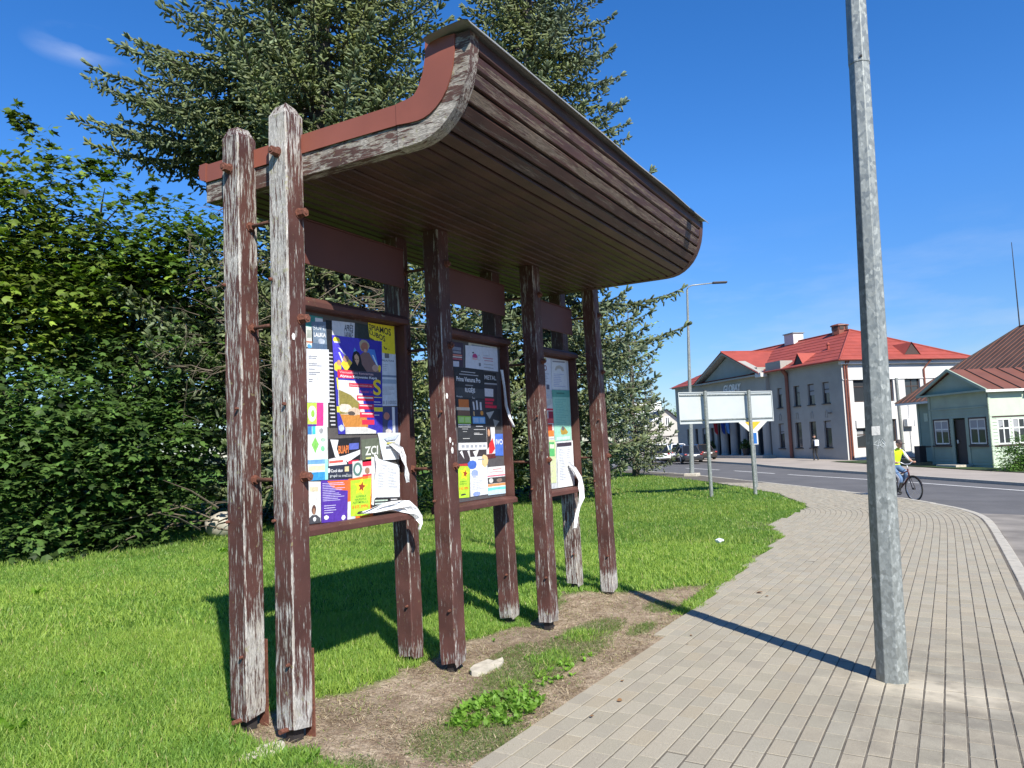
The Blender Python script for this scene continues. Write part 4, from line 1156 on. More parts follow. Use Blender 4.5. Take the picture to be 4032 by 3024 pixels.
poster(B_, [(6.272, 1.400), (6.600, 1.400), (6.595, 1.130), (6.263, 1.135)], (.72, .73, .74), 7,
       [('r', .3, .08, .8, .11, (.66, .2, .2)), ('r', .1, .17, .9, .20, (.66, .3, .3)), ('r', .0, .30, 1, .35, (.66, .16, .22)), ('r', 0, .38, 1, .60, (.05, .05, .05)), blob(.18, .49, .12, .09, (.62, .62, .60), 12, 0), blob(.66, .50, .16, .07, (.24, .18, .15)), ('r', 0, .61, 1, .70, (.66, .30, .12)), ('r', 0, .74, 1, .84, (.16, .60, .56)), ('p', [(0, .85), (.5, .82), (1, .86), (1, 1), (0, 1)], (.50, .64, .74))], 'poster with a clock face and turquoise band')

# ---- farthest case
poster(C_, [(7.22, 2.56), (8.20, 2.56), (8.20, 1.10), (7.22, 1.10)], (.50, .52, .54), 0, label='pale backing sheet')
poster(C_, [(7.523, 2.555), (7.740, 2.555), (7.727, 2.200), (7.513, 2.205)], (.60, .63, .68), 2, [('r', 0, .02, .5, .12, (.40, .44, .16)), blob(.35, .33, .17, .09, (.2, .05, .08), 12, 0), blob(.35, .33, .10, .055, (.60, .63, .68), 12, 0)] + bars(.1, .50, .8, .80, 6, (.36, .38, .45), .4) + [('r', .4, .85, .75, 1, (.12, .12, .16))], 'small pale notice with a round emblem')
poster(C_, [(7.765, 2.548), (8.122, 2.562), (8.147, 2.219), (7.729, 2.211)], (.64, .66, .66), 3, [('r', .05, .04, .95, .09, (.25, .25, .28)), ('p', [(.2, .35), (.3, .22), (.55, .18), (.8, .25), (.85, .38), (.7, .38), (.6, .30), (.4, .30), (.3, .38)], (.45, .42, .36))] + bars(.12, .48, .9, .95, 8, (.40, .43, .56), .4), 'white sheet with a sketched arch')
poster(C_, [(7.727, 2.200), (8.190, 2.212), (8.182, 1.631), (7.746, 1.620)], (.30, .60, .46), 5,
       [('r', 0, 0, 1, .14, (.12, .36, .28)), ('r', .25, .05, .7, .08, (.06, .2, .15))] + bars(.14, .18, .9, .70, 16, (.20, .48, .38), .4) + [('p', [(.35, .80), (.45, .72), (.6, .74), (.8, .84), (.7, .88), (.4, .88)], (.40, .26, .05)), blob(.5, .76, .1, .04, (.12, .12, .12)), ('r', .1, .92, .9, .98, (.48, .70, .60))], 'pale green poster under a plastic sleeve')
poster(C_, [(7.53, 2.10), (7.746, 2.10), (7.729, 1.655), (7.533, 1.650)], (.62, .60, .56), 3, [('r', 0, .25, 1, .30, RED), ('r', .4, .32, 1, .5, (.30, .02, .05)), ('r', 0, .50, 1, .62, (.66, .10, .10)), ('r', 0, .64, .8, .80, (.35, .05, .03)), ('r', 0, .80, 1, .95, (.74, .20, .04)), ('p', [(.1, .1), (.8, 0), (.9, .12), (.2, .22)], (.5, .5, .46))], 'red and orange festival poster')
poster(C_, [(7.549, 1.640), (7.766, 1.635), (7.737, 1.160), (7.542, 1.165)], (.55, .60, .34), 3, [('r', .05, .05, .85, .38, (.10, .42, .14)), ('r', .3, .1, .8, .2, (.6, .66, .5))] + bars(.1, .45, .9, .9, 7, (.56, .54, .40), .5), 'small green and yellow notice')
poster(C_, [(7.785, 1.615), (8.205, 1.622), (8.200, 1.100), (7.766, 1.100)], (.74, .76, .77), 6, [('r', .0, .03, .9, .11, (.05, .04, .06)), ('r', .05, .05, .35, .09, (.7, .5, .55))] + bars(.1, .16, .55, .85, 20, (.52, .54, .58), .4) + bars(.6, .14, .92, .8, 16, (.55, .57, .6), .4), 'long white list with a black header', curl=.002)

# torn strips of white paper hanging out of the cases: real crumpled strips
def torn(path, widths, parent, label, seed=1, thick=.0015):
    rs = random.Random(seed); mb = MB(); n = len(path); K = 6; rings = []; widths = [w * .66 for w in widths]
    for i, (pt, w) in enumerate(zip(path, widths)):
        pt = Vector(pt); t_ = (Vector(path[min(i + 1, n - 1)]) - Vector(path[max(i - 1, 0)])).normalized()
        side = t_.cross(Vector((0, -1, 0)))
        if side.length < 1e-3: side = Vector((1, 0, 0))
        side.normalize(); out = Vector((0, -1, 0))
        rings.append([pt + side * (w * (k / (K - 1) - .5)) + out * (rs.uniform(-.010, .016) + .010 * math.sin(i * 1.9 + k * 2.3)) + side * rs.uniform(-.004, .004) + t_ * rs.uniform(-.010, .010) for k in range(K)])
    for off in (0, 1):
        for r in rings:
            for p_ in r: mb.v.append(tuple(p_ + Vector((0, thick * off, 0))))
    for i in range(n - 1):
        for k in range(K - 1):
            a = i * K + k; f = (a, a + 1, a + 1 + K, a + K)
            mb.f.append(f); mb.m.append(0); f2 = tuple(x + n * K for x in f)[::-1]; mb.f.append(f2); mb.m.append(0)
    o = mb.build('torn_paper', flat((.74, .75, .76), .8), parent, smooth=False)
    o['label'] = label
torn([(4.42, 3.80, 1.150), (4.52, 3.795, 1.160), (4.62, 3.79, 1.172), (4.72, 3.78, 1.172), (4.82, 3.765, 1.165), (4.90, 3.745, 1.148), (4.965, 3.725, 1.110), (5.005, 3.722, 1.06), (5.02, 3.724, 1.01), (5.015, 3.728, .965)], [.03, .06, .075, .10, .14, .15, .13, .10, .085, .05], A_, 'crumpled white paper strip hanging over the bottom rail', 3)
torn([(4.80, 3.825, 1.66), (4.87, 3.79, 1.60), (4.905, 3.78, 1.54), (4.93, 3.78, 1.47), (4.935, 3.78, 1.40), (4.95, 3.78, 1.34)], [.06, .12, .10, .05, .03, .008], A_, 'torn white flap at the right edge', 5)
torn([(4.62, 3.835, 1.57), (4.60, 3.80, 1.50), (4.585, 3.80, 1.40), (4.575, 3.81, 1.30), (4.56, 3.83, 1.20)], [.03, .06, .07, .06, .05], A_, 'peeling white paper edge', 6)
torn([(6.545, 3.80, 2.34), (6.555, 3.78, 2.15), (6.55, 3.775, 1.99), (6.57, 3.75, 1.88), (6.62, 3.73, 1.78)], [.02, .03, .025, .04, .006], B_, 'torn white strip down the right edge', 8)
torn([(8.02, 3.82, 1.36), (8.10, 3.79, 1.28), (8.16, 3.76, 1.18), (8.16, 3.735, 1.08), (8.12, 3.72, .99), (8.04, 3.72, .88), (7.97, 3.72, .78), (7.90, 3.72, .69), (7.88, 3.722, .65)], [.05, .12, .18, .20, .17, .13, .11, .08, .02], C_, 'long torn white strip dangling below the farthest case', 2)
for c_ in CASES:
    pull(c_, .955)
    for ch_ in list(c_.children): pull(ch_, .955)
for fr, (c_, xe) in enumerate(zip(CASES, (4.945, 6.61, 8.22))):
    xa = xe * .955 + .032; xb = (X2, X3, X4)[fr]
    for z in (1.30, 2.35):
        if xb - xa > .01: MB().box((xa, 3.755 - .07, z), (xb - .001, 3.762 - .07 + .012, z + .035)).build('bracket', M['rust'], SH)
# staples and paint scabs stuck on the fronts of the posts
for k, z in ((4, 1.63), (4, 1.66), (4, 2.0), (4, 1.58), (6, 1.92), (6, 1.47), (2, 2.30)):
    x_, y_ = postc(k, z)
    mb = MB(); a = random.uniform(.01, .03)
    mb.poly([(x_ + .06 + a * math.cos(t_) * .6 + .03 * math.sin(z * 40), y_ - PW / 2 - .0015, z + a * math.sin(t_)) for t_ in (0, .9, 1.9, 3.0, 4.1, 5.2)])
    mb.poly([(x_ + .06 + a * math.cos(t_) * .6 + .03 * math.sin(z * 40), y_ - PW / 2 - .0035, z + a * math.sin(t_)) for t_ in (0, .9, 1.9, 3.0, 4.1, 5.2)])
    mb.build('paper_scrap', flat((.72, .72, .70), .8), SH, fix=False)
# ------------------------------------------------------------------ street furniture
pz0 = g(6.02, .47)
leanv = Vector((.491, -.871, 0)) * .0275
PB = Vector((6.018, .472, pz0))
pole = empty('street_lamp', PB, 'tapered galvanised octagonal lamp pole in the pavement with a scrawl and a small sticker', 'street lamp', 'street lamps')
def pr_(z): return .1085 - .0079 * z
def pc_(z): return PB + leanv * z + Vector((0, 0, z))
ph = R_(203.5)
def shaft(z0, z1, dr, name):
    mb = MB(); n = 12
    path = [pc_(z0 + (z1 - z0) * i / n) for i in range(n + 1)]
    mb.tube(path, [pr_(z0 + (z1 - z0) * i / n) + dr for i in range(n + 1)], 8, phase=ph)
    return mb.build(name, M['galv'], pole, bevel=.004)
shaft(-.25, 4.44, 0, 'lower_shaft'); shaft(4.42, 8.6, .0045, 'upper_shaft')
mb = MB(); mb.tube([pc_(8.55), pc_(8.75) + Vector((0, 0, .1)), pc_(8.9) + Vector((-.6, -.8, .15)), pc_(8.95) + Vector((-1.1, -1.5, .2))], .035, 8); mb.build('arm', M['galv'], pole, smooth=True)
mb = MB(); mb.obox(pc_(8.98) + Vector((-1.3, -1.8, .22)), Vector((-.2, -.27, .03)), Vector((.12, -.09, 0)), (0, 0, .04)); mb.build('lamp_head', M['steeldark'], pole, bevel=.02)
def on_pole(az, z, r=0):   # point on a flat of the pole
    a = R_(az); return pc_(z) + Vector((math.cos(a), math.sin(a), 0)) * (pr_(z) * math.cos(math.pi / 8) + r)
fm = 203.5 - 22.5          # azimuth of the middle flat's normal
def flatpt(u, z, r=.0015, f=fm):
    a = R_(f); return on_pole(f, z, r) + Vector((-math.sin(a), math.cos(a), 0)) * u
# scrawl on the middle flat: strokes
sc_m = flat((.62, .66, .66), .5)
mb = MB()
for st in ([(-.030, 1.640), (.004, 1.668), (-.012, 1.60)], [(-.034, 1.632), (-.005, 1.622), (.036, 1.640)], [(.006, 1.640), (.022, 1.668), (.040, 1.640), (.026, 1.606), (.008, 1.625), (.018, 1.650), (.040, 1.622)]):
    mb.tube([flatpt(u, z, .001) for u, z in st], .0018, 4)
mb.build('scrawl', sc_m, pole)
stk = MB(); f2 = fm - 45
stk.quad(flatpt(-.042, 1.695), flatpt(-.0415, 1.758), flatpt(.012, 1.760), flatpt(.012, 1.697)); stk.build('sticker', flat((.52, .52, .50), .35), pole, fix=False)
mb = MB(); mb.obox(pc_(4.455) + Vector((-.075, -.02, 0)), (.006, 0, 0), (0, .008, 0), (0, 0, .006)); mb.build('joint_screw', M['steeldark'], pole)

# direction sign seen from the back
SA = Vector((24.613, 6.743, 0)); SB = Vector((25.988, 5.667, 0)); sd = (SB - SA).normalized(); sn = Vector((-sd.y, sd.x, 0))
if sn.dot(Vector((1, 1, 0))) < 0: sn = -sn
sg = empty('road_sign', (SA.x, SA.y, g(SA.x, SA.y)), 'wide blank backed road sign on two galvanised posts at the lawn tip', 'road sign')
for P0, ln0 in ((SA, -.03), (SB, -.03)):
    z0 = g(P0.x, P0.y)
    MB().tube([Vector((P0.x, P0.y, z0 - .2)), Vector((P0.x, P0.y, 3.07))], .060, 14).build('post', M['galv'], sg, smooth=False)
    MB().tube([Vector((P0.x, P0.y, 3.07)), Vector((P0.x, P0.y, 3.085))], .063, 14).build('post_cap', M['steeldark'], sg)
    for z in (2.14, 2.95):
        mb = MB(); mb.tube([Vector((P0.x, P0.y, z - .02)), Vector((P0.x, P0.y, z + .02))], .064, 14); mb.build('clamp', M['galv'], sg)
SGM = simple('sign_back_grey', (.46, .49, .49), .42, .1, .06, 1.6, .0, 10)
def sp_(s, z, o): return SA + sd * s + sn * (.165 + o) + Vector((0, 0, z))
mb = MB(); mb.obox((sp_(-.92, 2.03, 0) + sp_(2.84, 3.04, 0)) / 2 + sn * .01, sd * 1.88, sn * .003, (0, 0, .505)); mb.build('sign_panel', SGM, sg)
for a, b_ in (((-.92, 3.035), (2.84, 3.035)), ((-.92, 2.035), (2.84, 2.035)), ((-.915, 2.03), (-.915, 3.04)), ((2.835, 2.03), (2.835, 3.04))):
    p0, p1 = sp_(a[0], a[1], -.012), sp_(b_[0], b_[1], -.012); d = p1 - p0
    up = Vector((0, 0, .012)) if abs(d.z) < .1 else sd * .012
    MB().obox((p0 + p1) / 2, d / 2, sn * .010, up).build('rim', SGM, sg)
for z in (2.14, 2.95): MB().obox(sp_(.96, z, -.02), sd * 1.85, sn * .012, (0, 0, .018)).build('cross_rail', M['galv'], sg)

# priority sign standing behind it
c = ud(2964, 1662, 28.5); ps = empty('priority_sign', (c.x, c.y, g(c.x, c.y)), 'yellow and white diamond sign with a blue plate, mostly behind the blank sign', 'road sign')
rt = Vector((math.sin(PSI - .35), -math.cos(PSI - .35), 0)); fw = Vector((rt.y, -rt.x, 0)); fw = -fw if fw.dot(c) < 0 else fw
def diamond(r, o, mat_, nm):
    mb = MB(); up = Vector((0, 0, 1)); pts = [c + up * r, c + rt * r, c - up * r, c - rt * r]
    mb.prism([(0, r), (r, 0), (0, -r), (-r, 0)], c, rt, up, o, o + .006, fw); mb.build(nm, mat_, ps)
diamond(.50, 0, flat((.72, .72, .70)), 'sign_plate'); diamond(.27, -.004, flat((.78, .52, .05)), 'yellow_field')
b0 = c + Vector((0, 0, -.60)); MB().obox(b0, rt * .15, fw * .004, (0, 0, .23)).build('plate_border', flat((.72, .72, .72)), ps)
MB().obox(b0 - fw * .004, rt * .105, fw * .003, (0, 0, .20)).build('blue_plate', flat((.03, .16, .50)), ps)
MB().tube([Vector((c.x, c.y, g(c.x, c.y) - .2)) + fw * .04, c + fw * .04 + Vector((0, 0, .5))], .03, 10).build('post', M['galv'], ps)

# far street lamp on a concrete block
fb = Vector((36.68, 10.93, g(36.68, 10.93)))
fl = empty('street_lamp', fb, 'tall slim grey lamp post with one arm at the far pavement edge', 'street lamp', 'street lamps')
lv = Vector((.49, -.87, 0)) * .036
MB().tube([fb + lv * z + Vector((0, 0, z)) for z in (0, 3, 6, 9.1)], [.115, .095, .072, .05], 10).build('shaft', M['galv'], fl)
tp = fb + lv * 9.1 + Vector((0, 0, 9.1)); rr2 = Vector((.49, -.87, 0))
MB().tube([tp, tp + rr2 * .05 + Vector((0, 0, .12)), tp + rr2 * .25 + Vector((0, 0, .2)), tp + rr2 * 1.3 + Vector((0, 0, .27))], .032, 8).build('arm', M['galv'], fl, smooth=True)
MB().obox(tp + rr2 * 1.62 + Vector((0, 0, .28)), rr2 * .36, Vector((.87, .49, 0)) * .12, (0, 0, .045)).build('lamp_head', M['steeldark'], fl, bevel=.03)
MB().box((fb.x - .32, fb.y - .32, fb.z - .1), (fb.x + .32, fb.y + .32, fb.z + .13)).build('concrete_base', M['concrete'], fl, bevel=.03)

# ------------------------------------------------------------------ buildings
GLASS = newmat('window_glass')[0]
_b = GLASS.node_tree.nodes['Principled BSDF']; _b.inputs['Base Color'].default_value = (.035, .04, .045, 1); _b.inputs['Roughness'].default_value = .08; _b.inputs['Specular IOR Level'].default_value = .7
M['plaster'] = simple('shade_toned_render', (.33, .32, .29), .9, 0, .08, .8, .15, 20, dirt=(.23, .22, .20))  # facade and porch render darkened, carrying the wall's shade in its colour
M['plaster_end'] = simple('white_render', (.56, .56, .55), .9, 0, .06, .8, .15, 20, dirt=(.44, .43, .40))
M['redroof'] = simple('red_painted_roof', (.30, .058, .040), .7, 0, .16, .9, .2, 12, dirt=(.22, .05, .038))
M['brownframe'] = simple('dark_brown_frame', (.06, .04, .033), .6)
M['copper'] = simple('brown_drainpipe', (.20, .07, .045), .5)
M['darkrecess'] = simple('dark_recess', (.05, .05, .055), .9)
def frame_fn(C, az):
    a = R_(az); t = Vector((math.cos(a), math.sin(a), 0)); n = Vector((math.sin(a), -math.cos(a), 0))   # n = into the building (az-90)
    def f(s, z, d=0.): return Vector((C.x, C.y, 0)) + t * s + n * d + Vector((0, 0, z))
    return f, t, n
def wall_holes(f, s0, s1, z0, z1, holes, depth=.16, d=0.):
    """wall face at depth d with recessed openings"""
    mb = MB()
    ss = sorted({s0, s1} | {h_[0] for h_ in holes} | {h_[1] for h_ in holes}); zs = sorted({z0, z1} | {h_[2] for h_ in holes} | {h_[3] for h_ in holes})
    for i in range(len(ss) - 1):
        for j in range(len(zs) - 1):
            cs, cz = (ss[i] + ss[i + 1]) / 2, (zs[j] + zs[j + 1]) / 2
            if any(h_[0] < cs < h_[1] and h_[2] < cz < h_[3] for h_ in holes): continue
            mb.quad(f(ss[i], zs[j], d), f(ss[i + 1], zs[j], d), f(ss[i + 1], zs[j + 1], d), f(ss[i], zs[j + 1], d))
    for (a, b_, c_, e_) in holes:
        q_ = [(a, c_), (b_, c_), (b_, e_), (a, e_)]
        for k in range(4):
            (u, v), (w, x) = q_[k], q_[(k + 1) % 4]
            mb.quad(f(u, v, d), f(w, x, d), f(w, x, d + depth), f(u, v, d + depth))
    return mb
wr_ = random.Random(21)
def window(parent, f, hole, mat_, d=.12, fr=.06, muntins=((), ()), pane=None, lab=None):
    a, b_, c_, e_ = hole
    mb = MB()
    def bar(u0, v0, u1, v1, dd=d, th=.05):
        P_ = [f(u0, v0, dd), f(u1, v0, dd), f(u1, v1, dd), f(u0, v1, dd)]; B_ = [f(u0, v0, dd + th), f(u1, v0, dd + th), f(u1, v1, dd + th), f(u0, v1, dd + th)]
        n = len(mb.v); mb.v += [tuple(x) for x in P_ + B_]
        for q_ in ((0, 1, 2, 3), (7, 6, 5, 4), (0, 4, 5, 1), (1, 5, 6, 2), (2, 6, 7, 3), (3, 7, 4, 0)): mb.f.append(tuple(n + i for i in q_)); mb.m.append(0)
    bar(a, c_, a + fr, e_); bar(b_ - fr, c_, b_, e_); bar(a + fr, c_, b_ - fr, c_ + fr); bar(a + fr, e_ - fr, b_ - fr, e_)
    for u in muntins[0]: bar(a + (b_ - a) * u - fr * .4, c_ + fr, a + (b_ - a) * u + fr * .4, e_ - fr, d + .003)
    for v in muntins[1]: bar(a + fr, c_ + (e_ - c_) * v - fr * .5, b_ - fr, c_ + (e_ - c_) * v + fr * .5, d + .006)
    w_ = mb.build('window', mat_, parent)
    pm = MB(); pm.quad(f(a, c_, d + .03), f(b_, c_, d + .03), f(b_, e_, d + .03), f(a, e_, d + .03)); pm.build('pane', pane or GLASS, w_, fix=False)
    if wr_.random() < .6 and pane is None:
        q_ = wr_.uniform(.25, .6); cu = MB(); u0, u1 = a + fr, b_ - fr; z1_ = e_ - fr; z0_ = z1_ - (z1_ - c_) * q_
        if wr_.random() < .4: u1 = u0 + (u1 - u0) * .45
        cu.quad(f(u0, z0_, d + .022), f(u1, z0_ + wr_.uniform(-.1, .1), d + .022), f(u1, z1_, d + .022), f(u0, z1_, d + .022)); cu.build('pane_reflection', flat((.30, .31, .32), .8), w_, fix=False)  # flat pale quad painted in as a reflection on the glass
    return w_

# -- two storey hall with red roof
BC = Vector((56.6526, 6.0513, 0)); zb = -.46
fF, tF, nF = frame_fn(BC, 46)               # facade: s along it, d into the building
fE, tE, nE_ = frame_fn(BC, -44)
def fEnd(s, z, d=0.): return BC + tE * s + tF * d + Vector((0, 0, z))      # end wall: s along the end wall, d inwards
HB = empty('town_hall', (BC.x, BC.y, zb), 'two storey pale building with red hipped roof and pedimented porch', 'building')
ups = [(1.38, 2.10, 3.56, 5.06), (2.98, 3.70, 3.56, 5.06), (4.60, 5.32, 3.56, 5.06), (6.72, 7.30, 3.56, 5.06)]
los = [(1.46, 2.22, .46, 2.34), (3.06, 3.80, .46, 2.34), (4.68, 5.42, .46, 2.34), (6.76, 7.44, .46, 2.34)]
lefts = [(16.75, 17.35, .76, 2.35), (18.2, 18.8, .76, 2.35), (19.55, 20.1, .76, 2.35), (21.0, 21.6, .76, 2.35)] + [(18.2, 18.8, 3.56, 5.06), (19.55, 20.1, 3.56, 5.06), (21.0, 21.6, 3.56, 5.06)]
mb = wall_holes(fF, 0, 23.4, zb, 6.32, ups + los + lefts + [(8.4, 16.3, -.06, 4.7)], .20)
for (a, b_, c_, e_) in [(0, 23.4, zb, 6.32)]:
    pass
mb.quad(fF(23.4, zb), fF(23.4, zb, 10.8), fF(23.4, 6.32, 10.8), fF(23.4, 6.32))
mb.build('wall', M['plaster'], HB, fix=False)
endw = [(.86, 2.35, 3.49, 5.06), (2.9, 4.22, 3.49, 5.06), (5.22, 6.55, 3.40, 5.04), (7.7, 9.0, 3.40, 5.04), (.84, 2.3, .36, 1.67), (3.0, 4.22, .70, 2.25), (7.4, 8.7, .70, 2.25)]
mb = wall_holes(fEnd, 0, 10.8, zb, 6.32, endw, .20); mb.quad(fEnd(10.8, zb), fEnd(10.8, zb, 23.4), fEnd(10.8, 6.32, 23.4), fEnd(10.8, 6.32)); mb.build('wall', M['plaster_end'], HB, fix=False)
for i, h_ in enumerate(ups + los + lefts): window(HB, fF, h_, M['brownframe'], .13, .055, ((), (.66,)))
for h_ in endw: window(HB, fEnd, h_, M['brownframe'], .13, .07, ((.5,) if h_[1] - h_[0] < 1.4 else (), (.68,)))
for h_ in ups + los + lefts:
    a, b_, c_, e_ = h_; MB().obox((fF(a, c_ - .04, -.04) + fF(b_, c_ - .04, -.04)) / 2, tF * ((b_ - a) / 2 + .07), nF * .06, (0, 0, .03)).build('sill', M['brownframe'], HB)
# small moulded brackets between the storeys
for s in (1.85, 3.4, 5.05, 7.1):
    mb = MB(); mb.tube([fF(s - .11, 2.55, -.03), fF(s - .11, 2.95, -.03), fF(s - .05, 3.05, -.03), fF(s + .05, 3.05, -.03), fF(s + .11, 2.95, -.03), fF(s + .11, 2.55, -.03)], .02, 4); mb.build('moulding', M['plaster'], HB)
mb = MB(); mb.obox(fF(1.35, 2.86, -.12), tF * .12, nF * .05, (0, 0, .035)); mb.build('wall_camera', M['steeldark'], HB)
# recess with columns
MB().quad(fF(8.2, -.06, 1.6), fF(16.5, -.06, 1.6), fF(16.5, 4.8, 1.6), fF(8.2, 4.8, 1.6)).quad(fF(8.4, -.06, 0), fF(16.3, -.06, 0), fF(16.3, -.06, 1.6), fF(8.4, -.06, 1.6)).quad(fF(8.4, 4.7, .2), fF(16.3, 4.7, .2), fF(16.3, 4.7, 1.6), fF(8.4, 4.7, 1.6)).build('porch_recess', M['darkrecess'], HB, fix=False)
for s in (15.05, 13.55, 12.02, 10.44, 8.88):
    mb = MB(); mb.tube([fF(s, -.06, -.05), fF(s, .1, -.05), fF(s, 4.5, -.05), fF(s, 4.7, -.05)], [.38, .33, .30, .36], 14); mb.build('column', M['plaster'], HB)
MB().obox((fF(8.1, -.26, -.6) + fF(16.9, -.26, -.6)) / 2, tF * 4.5, nF * .62, (0, 0, .20)).build('plinth', M['concrete'], HB)
# cornice, entablature, pediment
mb = MB()
mb.obox((fF(0, 6.36, -.14) + fF(8.6, 6.36, -.14)) / 2, tF * 4.45, nF * .16, (0, 0, .05))
mb.obox((fF(18.1, 6.36, -.14) + fF(23.5, 6.36, -.14)) / 2, tF * 2.7, nF * .16, (0, 0, .05)); mb.build('cornice', M['plaster'], HB)
MB().obox((fEnd(-.2, 6.23, -.12) + fEnd(11, 6.23, -.12)) / 2, tE * 5.6, tF * .14, (0, 0, .12)).build('cornice', M['plaster_end'], HB)
MB().obox((fEnd(0, 5.06, -.03) + fEnd(10.8, 5.06, -.03)) / 2, tE * 5.4, tF * .03, (0, 0, .03)).build('string_course', M['plaster_end'], HB)
MB().obox((fF(8.3, 5.5, -.16) + fF(17.7, 5.5, -.16)) / 2, tF * 4.75, nF * .155, (0, 0, .72)).build('entablature', M['plaster'], HB)
mb = MB(); mb.prism([(8.8, 6.22), (18.0, 6.22), (13.5, 8.30)], BC + nF * -.25, tF, (0, 0, 1), 0, .3, nF)
mb.build('tympanum', M['plaster'], HB)
mb = MB()
mb.obox((fF(8.6, 6.26, -.45) + fF(18.2, 6.26, -.45)) / 2, tF * 4.85, nF * .32, (0, 0, .06))
for (s0, s1) in ((8.45, 13.5), (18.35, 13.5)):
    p0, p1 = fF(s0, 6.38, -.42), fF(s1, 8.56, -.42); d = (p1 - p0); mb.obox((p0 + p1) / 2, d / 2, nF * .36, Vector((0, 0, .10)))
mb.build('pediment_moulding', M['plaster'], HB)
# roofs
mb = MB(); e = .42
E0, E1, E2, E3 = fF(-e, 6.42, -e), fF(23.4 + e, 6.42, -e), fF(23.4 + e, 6.42, 10.8 + e), fF(-e, 6.42, 10.8 + e)
R0, R1 = fF(5.2, 9.30, 5.4), fF(18.2, 9.30, 5.4)
mb.poly([E0, E1, R1, R0]); mb.poly([E1, E2, R1]); mb.poly([E2, E3, R0, R1]); mb.poly([E3, E0, R0]); mb.poly([E0, E3, E2, E1])
mb.build('roof', M['redroof'], HB, fix=True)
mb = MB()
for k in range(1, 9):
    t_ = k / 9; z_ = 6.42 + 2.88 * t_ + .012
    mb.tube([fF(-e + 5.62 * t_, z_, -e + 5.82 * t_), fF(23.8 - 5.6 * t_, z_, -e + 5.82 * t_)], .018, 4); mb.tube([fF(-e + 5.62 * t_, z_, -e + 5.82 * t_), fF(-e + 5.62 * t_, z_, 11.2 - 5.8 * t_)], .018, 4)
o = mb.build('roof_laps', M['redroof'], HB); o['kind'] = 'stuff'
# eaves gutter
MB().tube([fF(-e - .05, 6.40, -e - .05), fF(8.7, 6.40, -e - .05)], .07, 8).build('gutter', M['redroof'], HB)
MB().tube([fEnd(-e - .05, 6.40, -e - .05), fEnd(11.3, 6.40, -e - .05)], .07, 8).build('gutter', M['redroof'], HB)
for a, b_ in ((E0, R0), (R0, R1), (E3, R0)):
    MB().tube([a + Vector((0, 0, .03)), b_ + Vector((0, 0, .03))], .07, 6).build('ridge_cap', M['redroof'], HB)
# porch roof
mb = MB(); A0, A1, A2 = fF(8.3, 6.34, -.85), fF(18.5, 6.34, -.85), fF(13.5, 8.72, -.85)
B0, B1, B2 = fF(8.3, 6.34, .4), fF(18.5, 6.34, .4), fF(13.5, 8.72, 4.9)
mb.poly([A0, A2, B2, B0]); mb.poly([A1, B1, B2, A2]); mb.poly([A0 + Vector((0, 0, -.08)), A2 + Vector((0, 0, -.08)), B2 + Vector((0, 0, -.08)), B0 + Vector((0, 0, -.08))])
mb.build('porch_roof', M['redroof'], HB, fix=False)
MB().tube([A2 + Vector((0, 0, .02)), B2 + Vector((0, 0, .02))], .06, 6).build('ridge_cap', M['redroof'], HB)
mb = MB(); mb.obox(fF(7.2, 6.78, .25), tF * .95, nF * .55, (0, 0, .34)); mb.build('parapet', M['plaster'], HB)
mb = MB(); mb.obox(fF(9.6, 6.72, .0), tF * .55, nF * .45, (0, 0, .20)); mb.build('roof_hatch', M['plaster'], HB)
mb = MB(); mb.obox(fF(8.5, 6.24, -.5), tF * .38, nF * .30, (0, 0, .16)); mb.build('corner_block', M['plaster_end'], HB)
# dormers
def dormer(f, s, z, d, w, hgt, back, inv):
    mb = MB(); a, b_, c_ = f(s - w / 2, z, d), f(s + w / 2, z, d), f(s, z + hgt, d); bk = f(s, z + hgt, d + back)
    mb.poly([a, c_, bk]); mb.poly([b_, bk, c_]); mb.build('dormer', M['redroof'], HB, fix=False)
    MB().poly([f(s - w / 2 + .06, z + .02, d + .05), f(s + w / 2 - .06, z + .02, d + .05), f(s, z + hgt - .12, d + .05)]).build('dormer_vent', M['brownframe'], HB, fix=False)
dormer(fF, 4.55, 6.62, -.02, 1.1, .85, 1.7, 1); dormer(fEnd, 6.3, 6.72, .18, 1.5, .95, 1.9, 1)
# chimney, roof turret, vent
mb = MB(); mb.obox(fF(12.0, 9.55, 5.4), tF * .62, nF * .5, (0, 0, .45)); ch_ = mb.build('chimney', M['plaster_end'], HB)
MB().obox(fF(12.0, 10.03, 5.4), tF * .70, nF * .58, (0, 0, .04)).build('chimney_cap', M['galv'], ch_)
mb = MB(); mb.tube([fF(6.3, 9.1, 5.4), fF(6.3, 9.78, 5.4)], .58, 8); tr_ = mb.build('roof_turret', M['copper'], HB)
for k in range(8):
    a = k * math.pi / 4 + .39; MB().obox(fF(6.3, 9.60, 5.4) + Vector((math.cos(a), math.sin(a), 0)) * .56, Vector((math.cos(a), math.sin(a), 0)) * .02, Vector((-math.sin(a), math.cos(a), 0)) * .15, (0, 0, .12)).build('louvre', M['brownframe'], tr_)
MB().tube([fF(6.3, 9.78, 5.4), fF(6.3, 9.86, 5.4), fF(6.3, 9.98, 5.4)], [.70, .68, .15], 8).build('turret_cap', M['copper'], tr_)
MB().tube([fF(3.6, 7.3, 2.0), fF(3.6, 7.95, 2.0)], .10, 8).build('roof_vent', M['redroof'], HB); MB().tube([fF(3.6, 7.95, 2.0), fF(3.6, 8.12, 2.0)], [.17, .06], 8).build('vent_cowl', M['redroof'], HB)
